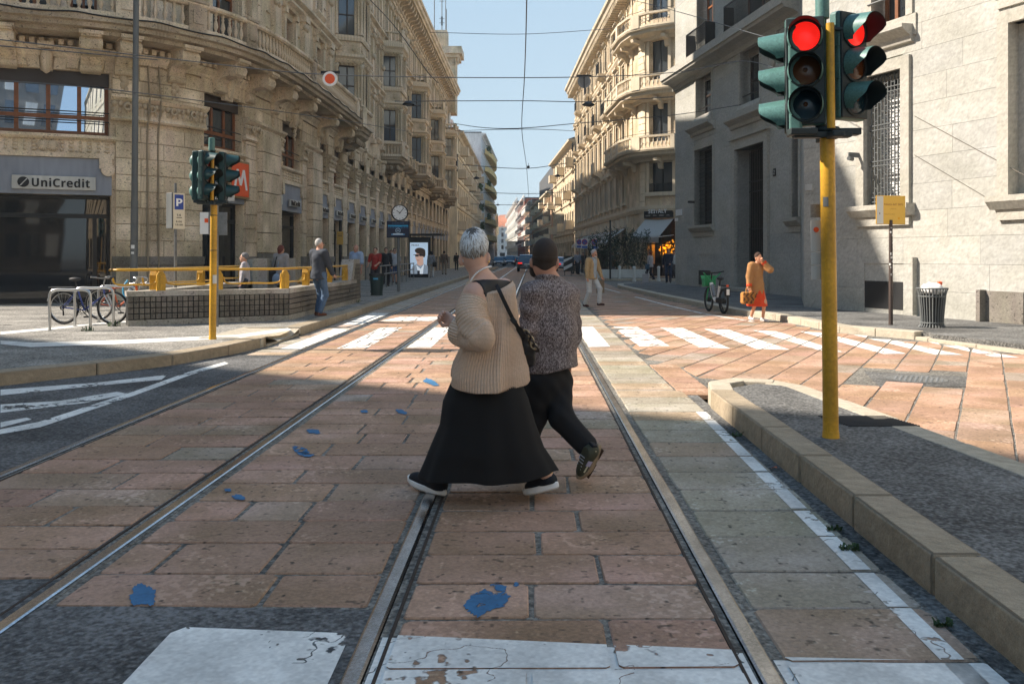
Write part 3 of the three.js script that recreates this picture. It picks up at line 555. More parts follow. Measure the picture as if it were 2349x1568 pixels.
  const win = (P, par, a, b, h0, h1, o = {}) => {            // framed window with panes
    const { d = -0.3, fw = 0.09, cols = 2, tr = 0, fm = M.woodBrown, pm = M.pane, n = 'window' } = o, bars = [P.box(a, a + fw, h0, h1, d - 0.07, d + 0.03), P.box(b - fw, b, h0, h1, d - 0.07, d + 0.03), P.box(a + fw, b - fw, h0, h0 + fw, d - 0.07, d + 0.028), P.box(a + fw, b - fw, h1 - fw, h1, d - 0.07, d + 0.028)];
    for (let i = 1; i < cols; i++) { const c = lerp(a, b, i / cols); bars.push(P.box(c - fw / 2, c + fw / 2, h0 + fw, h1 - fw, d - 0.06, d + 0.025)); }
    if (tr) bars.push(P.box(a + fw, b - fw, tr - fw / 2, tr + fw / 2, d - 0.06, d + 0.02));
    const w = partW(n, bars, fm, par); partW('pane', P.box(a + fw / 2, b - fw / 2, h0 + fw / 2, h1 - fw / 2, d - 0.03, d - 0.02), pm, w); if (o.curtain) partW('curtain', [P.box(a + fw, a + (b - a) * 0.4, h0, h1, d - 0.22, d - 0.2), P.box(b - (b - a) * 0.4, b - fw, h0, h1, d - 0.22, d - 0.2)], M.curtain, w);
    return w;
  };
  globalThis.win = win;
  mez.forEach(([a, b], i) => {
    const t = topM(i), L = b - a, w = win(bp, bank, a, b, 5.03, t, { cols: i === 0 ? Math.round(L / 0.78) : i < 3 ? 3 : 2, tr: 5.55, fw: 0.11, d: -0.3, pm: i === 0 ? M.paneMirror : M.pane });
    partW('roller_shutter', bp.box(a, b, t - 0.38, t, -0.27, -0.16), i === 0 ? M.shutter : M.woodDark, w);
    if (i < 8) partW('rail', [0, 1].map(k => { const q = []; for (let j = 0; j <= 6; j++) q.push(bp.pt(lerp(a, b, j / 6), 5.42 + k * 0.26, -0.06)); return tube(q, 0.018, 5, 12); }), M.darkMetal, w);
    // arch stones: rounded corners at the head of the opening and splayed voussoirs
    const r = Math.min(0.42, L * 0.2);
    for (const e of [-1, 1]) { const q = []; for (let k = 0; k <= 6; k++) { const an = k / 6 * Math.PI / 2; q.push([r - r * Math.sin(an), -r + r * Math.cos(an)]); } const sh = [[0, 0.02], ...q.map(p => [e * p[0] * 0.99, p[1]])]; B('arch_shoulder', bp.put(prism(sh.map(p => [p[0], p[1]]), 0.5).translate(0, 0, -0.5), e < 0 ? a : b, t + 0.001, -0.02).scale(1, 1, 1), LS); }
    if (i < 12) { const n = i === 0 ? 11 : 5; for (let k = 0; k < n; k++) { const u = (k + 0.5) / n - 0.5, c = (a + b) / 2 + u * (L + 0.3), hw = (L + 0.3) / n / 2 - 0.012, key = k === (n - 1) / 2, hb = t + (key ? -0.12 : 0.0) + (k & 1 ? 0.05 : 0), sk = u * 0.5; const g = prism([[-hw, hb], [hw, hb], [hw + (u > 0 ? 0.10 : -0.05) + sk * 0.1, 7.5], [-hw + (u < 0 ? -0.10 : 0.05) + sk * 0.1, 7.5]], key ? 0.16 : 0.07 + (k & 1) * 0.02); B('voussoir', bp.put(g, c, 0, -0.02), LS); if (key) B('keystone', bp.put(J([lathe([[0.02, -0.3], [0.1, -0.24], [0.15, -0.02], [0.16, 0.2], [0.13, 0.36], [0, 0.4]], 8).toNonIndexed(), box(-0.2, 0.2, 0.4, 0.58, -0.15, 0.2).toNonIndexed()]), c, 6.98, 0.16), LP); } }
  });
  const mpiers = []; { let p = 0; for (const b of mez) { mpiers.push([p, b[0]]); p = b[1]; } mpiers.push([p, s1]); }
  const capital = (a, b, h, d, rich) => {                    // moulded and carved band
    B('capital', [bp.sweep([[0, h], [d, h], [d + 0.05, h + 0.05], [d + 0.02, h + 0.1], [d + 0.02, h + 0.16], [0, h + 0.16]], a, b), bp.sweep([[0, h + 0.56], [d + 0.03, h + 0.56], [d + 0.14, h + 0.66], [d + 0.16, h + 0.74], [0, h + 0.76]], a, b)], LP);
    const n = Math.max(2, Math.round((b - a) / 0.17)), k = [];
    for (let i = 0; i < n; i++) { const s = a + (i + 0.5) * (b - a) / n; k.push(bp.put(T(new THREE.SphereGeometry(0.085, 6, 5).scale(0.9, 1.1, 0.9), 0, 0, 0, 0.4), s, h + 0.46 + rr(-0.03, 0.03), d + 0.03), bp.put(new THREE.SphereGeometry(0.06, 5, 4).scale(0.8, 1.5, 0.8), s + rr(-0.03, 0.03), h + 0.29, d + 0.01)); if (rich && i % 4 === 2) k.push(bp.put(new THREE.TorusGeometry(0.09, 0.035, 5, 10), s, h + 0.4, d + 0.1)); }
    B('carved_capital', [bp.box(a + 0.02, b - 0.02, h + 0.16, h + 0.56, -0.02, d), ...k], LS);
  };
  mpiers.forEach(([a, b], i) => { if (i > 0 && i < 16 && b - a > 0.3) { capital(a + 0.02, b - 0.02, 5.5, i < 4 ? 0.1 : 0.1, i < 4); if (i < 15) pier(a + 0.06, b - 0.06, 6.3, 7.15, 0.43, i < 4 ? 1.2 : 3, 0.06); if (i >= 4) pier(a + 0.06, b - 0.06, 4.95, 5.48, 0.27, 3, 0.04); } });
  pier(mpiers[0][0], mpiers[0][1] - 0.05, 1.5, 7.2, 0.5, 1.2);
  // dentil course and slab of the long balcony, with scroll brackets
  const bA = 0.05, bB = SX(783);
  B('moulding', [bp.sweep([[-0.02, 7.2], [0.08, 7.2], [0.1, 7.3], [0.2, 7.42], [0.2, 7.5], [-0.02, 7.5]], s0, s1)], LP);
  { const d = []; for (let s = bA; s < bB; s += 0.24) d.push(bp.box(s, s + 0.13, 7.52, 7.66, -0.02, 0.26)); B('dentil_course', d, LP); }
  const slabProf = w => [[-0.3, 7.75], [w - 0.32, 7.75], [w - 0.3, 7.86], [w - 0.12, 7.9], [w - 0.1, 8.02], [w, 8.06], [w, 8.24], [-0.3, 8.24]];
  B('balcony_slab', bp.sweep(slabProf(1.25), bA, bB), LD);
  for (const cpx of [15, 206, 282, 398, 497, 566, 622, 672, 728, 768]) {
    const s = SX(cpx), w = 0.5, sc = [[0, -0.95], [0.12, -0.93], [0.2, -0.8], [0.2, -0.62], [0.3, -0.5], [0.62, -0.42], [0.78, -0.46], [0.9, -0.38], [0.94, -0.22], [0.9, -0.08], [1.02, -0.06], [1.02, 0], [0, 0]];
    const g = prism(sc, w, 0.015).rotateY(-Math.PI / 2).translate(w / 2, 0, 0);
    const v1 = cyl(0.17, 0.17, w + 0.1, 12).rotateZ(Math.PI / 2).translate(w / 2 + 0.05, -0.24, 0.78), v2 = cyl(0.13, 0.13, w + 0.06, 10).rotateZ(Math.PI / 2).translate(w / 2 + 0.03, -0.82, 0.13);
    B('scroll_bracket', bp.put(J([g, v1.toNonIndexed(), v2.toNonIndexed(), box(-w / 2 - 0.06, w / 2 + 0.06, -0.02, 0.08, 0, 1.08).toNonIndexed()]), s, 7.75, -0.02), LS);
if ([282, 398, 622, 672, 728].includes(cpx)) { const drop = []; for (let k = 0; k < 6; k++) drop.push(bp.put(new THREE.SphereGeometry(0.13 - k * 0.012, 6, 5).scale(1, 1.2, 0.8), s + (k & 1 ? 0.05 : -0.04), 6.76 - k * 0.11, 0.04)); B('carved_drop', drop, LS); }
  }
  const balustrade = (P, par, a, b, h, d, gap, o = {}) => {  // pedestals at both ends, rails, turned balusters
    const { rail = LP, m = LS, H = 1.0, ped = 0.24 } = o, s = H;
    const bl = partW('balustrade', [P.sweep([[d - 0.11, h], [d + 0.11, h], [d + 0.11, h + 0.14 * s], [d - 0.11, h + 0.14 * s]], a, b), P.sweep([[d - 0.12, h + 0.76 * s], [d + 0.1, h + 0.76 * s], [d + 0.15, h + 0.82 * s], [d + 0.15, h + 0.9 * s], [d - 0.13, h + 0.9 * s]], a, b)], rail, par);
    if (ped) for (const q of [a, b]) partW('pedestal', [P.box(q - ped, q + ped, h, h + 0.9 * s, d - 0.14, d + 0.14), P.box(q - ped - 0.04, q + ped + 0.04, h + 0.88 * s, h + 0.98 * s, d - 0.18, d + 0.19), P.box(q - ped * 0.6, q + ped * 0.6, h + 0.25 * s, h + 0.65 * s, d + 0.1, d + 0.165)], rail, bl);
    const n = Math.max(1, Math.round((b - a - 2 * ped) / gap)), g0 = baluster(0.62 * s, 7);
    for (let i = 0; i < n; i++) { const q = a + ped + (i + 0.5) * (b - a - 2 * ped) / n; partW('baluster', P.put(g0.clone(), q, h + 0.14 * s, d), m, bl); }
    return bl;
  };
  globalThis.balustrade = balustrade;
  { const ped = [-22, 275, 400, 507, 655, 768].map(SX); for (let i = 0; i < ped.length - 1; i++) balustrade(bp, bank, ped[i], ped[i + 1], 8.24, 1.02, 0.235, { ped: i === 0 ? 0.2 : 0.26 }); }
  B('cable', tube([...Array(40)].map((_, i) => bp.pt(lerp(bA, bB, i / 39), 8.2 + (i % 3 === 1 ? 0.05 : 0), 1.27)), 0.022, 4, 120), M.black);
  // upper wall: piano nobile and above
  const HT = 21.4;
  const up = [];                                             // [a, b, h0, h1, kind]
  for (const [p0, p1] of [[40, 110], [160, 220], [484, 548]]) up.push([SX(p0), SX(p1), 8.3, 11.3, 0]);
  for (const [p0, p1] of [[652, 673], [722, 737]]) up.push([SX(p0), SX(p1), 8.3, 10.9, 0]);
  const bowZ = [45.2, 58.5, 71.8, 85.1, 98.4], bowC = bowZ.map(sZ), pend = bowC[0] - 1.5;
  for (let k = 0; k < 4; k++) for (let j = 0; j < 3; j++) { const c = bowC[k] + 3.35 + j * 3.3 - 0.05; up.push([c - 0.5, c + 0.5, 8.75, 10.9, 1]); up.push([c - 0.5, c + 0.5, 12.35, 14.35, 2]); up.push([c - 0.42, c + 0.42, 16.1, 17.9, 3]); }
  for (const c of bowC) up.push([c - 0.6, c + 0.6, 16.1, 18.1, 3]);
  for (const p of [505, 600, 662, 728]) { const c = SX(p); up.push([c - 0.5, c + 0.5, 12.35, 14.35, 2]); up.push([c - 0.42, c + 0.42, 16.1, 17.9, 3]); }
  const rows = [[7.75, 11.6], [11.6, 15.4], [15.4, HT]];
  for (const [h0, h1] of rows) B('wall', bp.wall(s0, s1, h0, h1, -0.8, -0.02, up.filter(u => u[2] >= h0 - 0.01 && u[3] <= h1)), LP);
  up.forEach(([a, b, h0, h1, k]) => {
    win(bp, bank, a, b, h0, h1, { cols: 2, tr: h0 + (h1 - h0) * 0.62, fw: 0.07, d: -0.28, fm: k === 0 ? M.woodBrown : M.woodDark, pm: rnd() < 0.5 ? M.paneSky : M.pane, curtain: true });
    const pil = 0.2, P = [];
    for (const e of [a - pil - 0.03, b + 0.03]) P.push(bp.box(e, e + pil, h0 - 0.1, h1 + 0.08, -0.03, 0.10), bp.box(e - 0.04, e + pil + 0.04, h1 + 0.08, h1 + 0.3, -0.03, 0.17));
    P.push(bp.sweep([[-0.03, h1 + 0.3], [0.15, h1 + 0.3], [0.2, h1 + 0.4], [0.34, h1 + 0.5], [0.34, h1 + 0.58], [-0.03, h1 + 0.62]], a - 0.32, b + 0.32));
    B('window_surround', P, LP);
    if (k === 1 || k === 2) { // broken pediment scrolls and carved keystone
      const c = (a + b) / 2, q = []; for (const e of [-1, 1]) q.push(bp.put(T(new THREE.TorusGeometry(0.2, 0.075, 5, 10, 4.2), e * 0.36, 0, 0, 0, 0, e > 0 ? 0.6 : 1.9), c, h1 + 0.78, 0.14), bp.put(new THREE.SphereGeometry(0.12, 6, 5), c + e * 0.62, h1 + 0.12, 0.16)); q.push(bp.put(new THREE.SphereGeometry(0.2, 7, 6).scale(0.85, 1.3, 0.7), c, h1 + 0.74, 0.12)); B('carved_pediment', q, LS);
      B('sill', bp.sweep([[-0.03, h0 - 0.24], [0.12, h0 - 0.24], [0.25, h0 - 0.08], [0.25, h0], [-0.03, h0]], a - 0.3, b + 0.3), LP);
    }
  });
  // tall pilasters between the window bays, with carved heads
  const pils = []; for (let k = 0; k < 4; k++) for (let j = 0; j < 4; j++) pils.push(bowC[k] + 1.78 + j * 3.25); for (const p of [360, 440, 575, 628, 694, 752]) pils.push(SX(p)); pils.push(s1 - 0.6);
  for (const c of pils) {
    B('pilaster', [bp.box(c - 0.26, c + 0.26, 8.3, 11.55, -0.03, 0.16), bp.box(c - 0.34, c + 0.34, 8.24, 8.5, -0.03, 0.24), bp.box(c - 0.24, c + 0.24, 11.9, 15.2, -0.03, 0.14), bp.box(c - 0.22, c + 0.22, 15.7, 18.6, -0.03, 0.12), bp.box(c - 0.33, c + 0.33, 11.25, 11.5, -0.03, 0.25), bp.box(c - 0.33, c + 0.33, 14.9, 15.15, -0.03, 0.24)], LP);
    const q = []; for (const h of [11.0, 14.65, 18.2, 13.4]) for (let i = 0; i < 4; i++) q.push(bp.put(new THREE.SphereGeometry(0.13, 6, 4).scale(0.9, 1.1, 0.8), c - 0.22 + i * 0.147, h + (i & 1) * 0.09, 0.17)); for (let k = 0; k < 4; k++) B('carved_head', q.slice(k * 4, k * 4 + 4), LS);
  }
  { const g = []; for (const h of [9.3, 9.9, 10.5, 12.9, 13.5, 14.1]) for (const c of pils) g.push(bp.box(c + 0.45, c + 0.78, h, h + 0.05, -0.03, 0.035), bp.box(c - 0.78, c - 0.45, h, h + 0.05, -0.03, 0.035)); B('wall_banding', g, LS); }
  B('string_course', [bp.sweep([[-0.03, 11.6], [0.1, 11.6], [0.14, 11.7], [0.3, 11.82], [0.3, 11.92], [-0.03, 11.95]], s0, s1), bp.sweep([[-0.03, 15.3], [0.1, 15.3], [0.14, 15.4], [0.34, 15.52], [0.34, 15.62], [-0.03, 15.66]], s0, s1)], LP);
  { const q = []; for (let s = pend; s < s1; s += 0.3) q.push(bp.put(new THREE.SphereGeometry(0.11, 5, 4).scale(1, 1.3, 0.6), s, 15.05 + 0.06 * Math.sin(s * 9), 0.02), bp.put(new THREE.SphereGeometry(0.1, 5, 4).scale(1.2, 1, 0.6), s + 0.15, 18.75, 0.02)); B('carved_band', q, LS); }
  // street balconies under the bows' neighbours, and bow windows
  bowZ.forEach((Zc, k) => {
    const X = -9.6, pts = w => [[X - 0.05, Zc - 1.5 - w], [X + 1.12 + w, Zc - 1.0 - w * 0.4], [X + 1.12 + w, Zc + 1.0 + w * 0.4], [X - 0.05, Zc + 1.5 + w]];
    const P = new Path(pts(0), 1), Q = new Path(pts(0.14), 1), bw = thing0('bow_window', bank);
    const faces = [0, 1, 2].map(i => new Path([pts(0)[i], pts(0)[i + 1]], 1));
    const Bb = (n, g, m = LP, p = bw) => partW(n, g, m, p);
    // corbelled base
    Bb('corbel', P.sweep([[-0.9, 6.85], [-0.75, 6.9], [-0.62, 7.05], [-0.3, 7.15], [-0.22, 7.35], [0.02, 7.5], [0.05, 7.66], [0.14, 7.7], [0.16, 7.9], [-0.3, 7.9], [-0.6, 7.5]], 0, P.L), LD);
    { const q = []; for (let i = 0; i < 9; i++) q.push(P.put(new THREE.SphereGeometry(0.14, 6, 5).scale(1, 1.2, 0.8), P.L * (i + 0.5) / 9, 7.22, -0.22)); Bb('carved_band', q, LD); }
    // balustrade of the first floor
    Bb('balustrade', [Q.sweep([[-0.12, 7.9], [0.12, 7.9], [0.12, 8.04], [-0.12, 8.04]], 0, Q.L), Q.sweep([[-0.13, 8.66], [0.12, 8.66], [0.17, 8.73], [0.17, 8.82], [-0.13, 8.82]], 0, Q.L), ...[0.04, Q.c[1], Q.c[2], Q.L - 0.04].map(s => Q.put(box(-0.13, 0.13, 7.9, 8.85, -0.13, 0.13), s, 0, 0))]);
    { const g0 = baluster(0.62, 7), q = []; for (let f = 0; f < 3; f++) { const a = Q.c[f] + 0.2, b = Q.c[f + 1] - 0.2, n = Math.round((b - a) / 0.22); for (let i = 0; i < n; i++) { const m = Q.put(g0.clone(), a + (i + 0.5) * (b - a) / n, 8.04, 0); if (k < 2) partW('baluster', m, LS, bw); else q.push(m); } } if (q.length) Bb('balusters', q, LS); }
    const st = [[8.9, 10.9], [12.4, 14.35]];
    const dh = st.map(([a, b]) => [a, b]);
    for (let f = 0; f < 3; f++) {
      const W = faces[f], L = W.L, ww = f === 1 ? [[0.22, 0.72], [1.18, 1.68]] : [[0.17, L - 0.15]];
      for (const [h0, h1] of [[7.9, 11.6], [11.6, 15.2]]) Bb('wall', W.wall(0, L, h0, h1, -0.3, 0, ww.flatMap(w => st.filter(q => q[0] > h0 && q[1] < h1).map(q => [w[0], w[1], q[0], q[1]]))));
      for (const w of ww) for (const q of st) { win(W, bw, w[0], w[1], q[0], q[1], { cols: f === 1 ? 1 : 2, tr: q[0] + 1.02, fw: 0.06, d: -0.16, fm: M.woodDark, pm: f === 0 ? M.paneSky : M.pane, curtain: f === 0 }); Bb('window_surround', [W.box(w[0] - 0.1, w[0], q[0], q[1] + 0.1, -0.05, 0.05), W.box(w[1], w[1] + 0.1, q[0], q[1] + 0.1, -0.05, 0.05), W.sweep([[-0.02, q[1] + 0.1], [0.1, q[1] + 0.1], [0.18, q[1] + 0.22], [-0.02, q[1] + 0.24]], w[0] - 0.16, w[1] + 0.16)]); }
    }
    // colonnettes at the angles
    for (const s of [0.06, P.c[1], P.c[2], P.L - 0.06]) for (const q of st) Bb('colonnette', P.put(lathe([[0.12, 0], [0.12, 0.06], [0.075, 0.12], [0.07, 1.6], [0.1, 1.68], [0.07, 1.74], [0.13, 1.9], [0.15, 2.05], [0, 2.05]], 9), s, q[0], 0.06), LP);
    // panelled aprons and mouldings between the floors
    Bb('moulding', [P.sweep([[0, 11.05], [0.12, 11.05], [0.16, 11.2], [0.26, 11.3], [0.26, 11.42], [0, 11.45]], 0, P.L), P.sweep([[0, 12.1], [0.1, 12.1], [0.14, 12.25], [0.14, 12.35], [0, 12.38]], 0, P.L), P.sweep([[0, 14.55], [0.14, 14.55], [0.2, 14.75], [0.34, 14.9], [0.34, 15.1], [0, 15.12]], 0, P.L)]);
    { const q = []; for (let i = 0; i < 22; i++) { const s = P.L * (i + 0.5) / 22; q.push(P.put(new THREE.SphereGeometry(0.09, 5, 4).scale(1, 0.9, 0.6), s, 10.98, 0.03), P.put(new THREE.SphereGeometry(0.08, 5, 4).scale(1, 1.2, 0.6), s, 14.48, 0.03)); } for (let f = 0; f < 3; f++) q.push(faces[f].box(0.2, 0.42, 11.62, 11.95, -0.02, 0.05), faces[f].box(faces[f].L - 0.42, faces[f].L - 0.2, 11.62, 11.95, -0.02, 0.05)); Bb('carved_band', q, LS); }
    // balcony on top of the bow
    Bb('top_balustrade', [P.sweep([[-0.2, 15.1], [0.3, 15.1], [0.3, 15.26], [-0.2, 15.26]], 0, P.L), P.sweep([[0.02, 15.78], [0.26, 15.78], [0.28, 15.9], [0.02, 15.92]], 0, P.L), ...[0.05, P.c[1], P.c[2], P.L - 0.05].map(s => P.put(box(-0.15, 0.15, 15.2, 15.98, 0, 0.3), s, 0, 0)), ...[...Array(14)].map((_, i) => P.put(baluster(0.54, 6), P.L * (i + 0.5) / 14, 15.25, 0.15))]);
    partW('floor', slab(gnd(pts(0)), 15.0, 15.12), LP, bw);
  });
  // small balconies over the ground floor piers further along the street
  for (const k of [1, 2, 3]) for (const o of [3.3, 6.65, 9.9]) { const c = sZ(bowZ[k] + o); if (c > s1 - 1) continue; const bl = B('balcony', [bp.sweep([[-0.03, 7.75], [0.5, 7.8], [0.75, 7.95], [0.8, 8.1], [-0.03, 8.1]], c - 0.85, c + 0.85)], LD); balustrade(bp, bl, c - 0.8, c + 0.8, 8.1, 0.62, 0.24, { H: 0.75, ped: 0.12 }); }
  // great cornice with brackets
  { const q = []; for (let s = 0.4; s < s1 - 0.3; s += 1.08) { const g = prism([[0, -0.95], [0.16, -0.9], [0.2, -0.62], [0.32, -0.5], [0.75, -0.38], [0.86, -0.2], [0.86, 0], [0, 0]], 0.34).rotateY(-Math.PI / 2).translate(0.17, 0, 0); if (s > SX(560)) B('cornice_bracket', bp.put(J([g, cyl(0.12, 0.12, 0.4, 8).rotateZ(Math.PI / 2).translate(0.2, -0.3, 0.66).toNonIndexed(), new THREE.SphereGeometry(0.14, 6, 5).translate(0, -0.95, 0.16).toNonIndexed()]), s, 20.1, -0.02), LS); else q.push(bp.put(g, s, 20.1, -0.02)); } B('cornice_bracket', q, LS); }
  B('cornice', [bp.sweep([[-0.3, 18.95], [0.08, 18.95], [0.14, 19.1], [-0.3, 19.12]], s0, s1), bp.sweep([[-0.6, 20.1], [0.98, 20.1], [1.02, 20.25], [1.15, 20.32], [1.2, 20.55], [1.3, 20.62], [1.32, 20.8], [-0.6, 20.95]], s0, s1)], LP);
  B('attic_parapet', [bp.sweep([[-0.75, 20.9], [-0.35, 20.9], [-0.35, 22.3], [-0.25, 22.35], [-0.2, 22.6], [-0.75, 22.6]], s0, s1)], LP);
  const back = [[-44, 104], [-44, 35]];
  B('roof', slab(gnd([...[...Array(60)].map((_, i) => { const q = bp.pt(s0 + (s1 - s0) * i / 59, 0, -0.4); return [q.x, -q.z]; }), ...back]), 20.95, 21.3), M.slate);
  for (const [a, b] of [[[-10.1, 104], [-44, 104]], [[-44, 104], [-44, 35]], [[-44, 35], [-15.3, 24.95]]]) B('rear_wall', new Path([a, b], -1).box(0, Math.hypot(a[0] - b[0], a[1] - b[1]), 0.1, 20.95, -0.5, 0), LS);
  { const e0 = sZ(29.2), e1 = sZ(41.0); B('corner_attic', [bp.box(e0, e1, 22.5, 29.2, -6, -0.9), bp.sweep([[-6, 29.2], [-0.5, 29.2], [-0.4, 29.7], [-6, 29.8]], e0 - 0.2, e1 + 0.2)], LP); }
  // corner turret at the far end with its aerials
  const tw = thing0('roof_turret', bank);
  partW('turret_wall', [box(-11, -8.75, 18, 24.2, -102.2, -105), box(-11.6, -9.75, 25.4, 27.5, -102.6, -104.6), ...[0, 1, 2].map(i => box(-11.3 + i * 0.5, -11.05 + i * 0.5, 26.5, 27.1, -102.55, -102.6))], LP, tw);
  partW('turret_cornice', [box(-11.3, -8.3, 24.2, 24.6, -101.8, -105.3), box(-11.5, -8.0, 24.6, 25.4, -101.5, -105.5), ...[0, 1, 2].map(i => box(-9.1 + i * 0.3, -8.95 + i * 0.3, 23.4, 24.2, -101.95, -102.2))], LP, tw);
  partW('aerial', [bar(V(-11.3, 27.4, -103.5), V(-11.3, 33, -103.5), 0.06), bar(V(-10.4, 27.4, -103.3), V(-10.4, 35, -103.3), 0.06), bar(V(-10.0, 27.4, -103.6), V(-10.0, 34, -103.6), 0.05), bar(V(-9.85, 24.5, -103), V(-9.85, 30, -103), 0.05), ...[28.5, 29, 31].map(h => bar(V(-10.7, h, -103.3), V(-10.1, h, -103.3), 0.03)), box(-10.5, -10.3, 28.2, 29.2, -103.2, -103.4)], M.galv, tw);
  // drain pipe and plain end strip
  B('drain_pipe', [bar(bp.pt(s1 - 1.4, 7, 0.12), bp.pt(s1 - 1.4, 19, 0.12), 0.16, 8)], M.white);
  // bank lettering
  const letter = (P, s, h, w, hh, d, str, size, logo) => {
    const pl = partW('sign_panel', P.put(rbox(w, hh, 0.08, 0.01, 0, 0, d + 0.04), s, h, 0), M.offWhite, bank), off = logo ? size * 0.75 : 0;
    const t = textGeo(fontB, str, size, 0.02); t.translate(off, 0, 0); partW('lettering', P.put(t, s, h, d + 0.082), M.darkMetal, pl);
    if (logo) { t.computeBoundingBox(); partW('emblem', P.put(cyl(size * 0.62, size * 0.62, 0.02, 26).rotateX(Math.PI / 2).translate(-logo, 0, 0), s, h, d + 0.082), M.darkMetal, pl); partW('emblem_stroke', P.put(prism([[-size * 0.42, -size * 0.46], [-size * 0.2, -size * 0.4], [size * 0.06, -size * 0.06], [size * 0.44, size * 0.36], [size * 0.36, size * 0.44]], 0.006).translate(-logo, 0, 0.02), s, h, d + 0.083), M.offWhite, pl); }
  };
  letter(bp, SX(126), 3.6, 2.12, 0.38, 0.03, 'UniCredit', 0.235, 0.77);
  for (let i = 1; i < 10; i++) { const b = bays[i], w = Math.min(1.4, (b[1] - b[0]) * 0.66); if (i > 1) letter(bp, (b[0] + b[1]) / 2 + 0.1, 3.62, w, 0.26, 0.06, 'UniCredit', 0.15 * w / 1.1, 0); }
  partW('door', [bp.box(bays[1][0] + 0.75, bays[1][0] + 1.1, 0.3, 2.6, -0.35, -0.3)], M.galv, bank); partW('paper_notice', [bp.box(bays[1][0] + 0.84, bays[1][0] + 1.0, 0.95, 1.35, -0.3, -0.295)], M.white, bank);
  partW('wall_plaque', bp.box(SX(632), SX(643), 3.5, 3.85, 0.06, 0.09), M.offWhite, bank);
  partW('pipe', [288, 296].map((p, i) => tube([0, 1, 2, 3, 4].map(k => bp.pt(SX(336 + i * 24), [0.3, 3, 5.4, 5.9, 7.2][k], [0.1, 0.1, 0.1, 0.24, 0.12][k])), 0.03, 5, 20)), M.limestoneDark, bank);
}
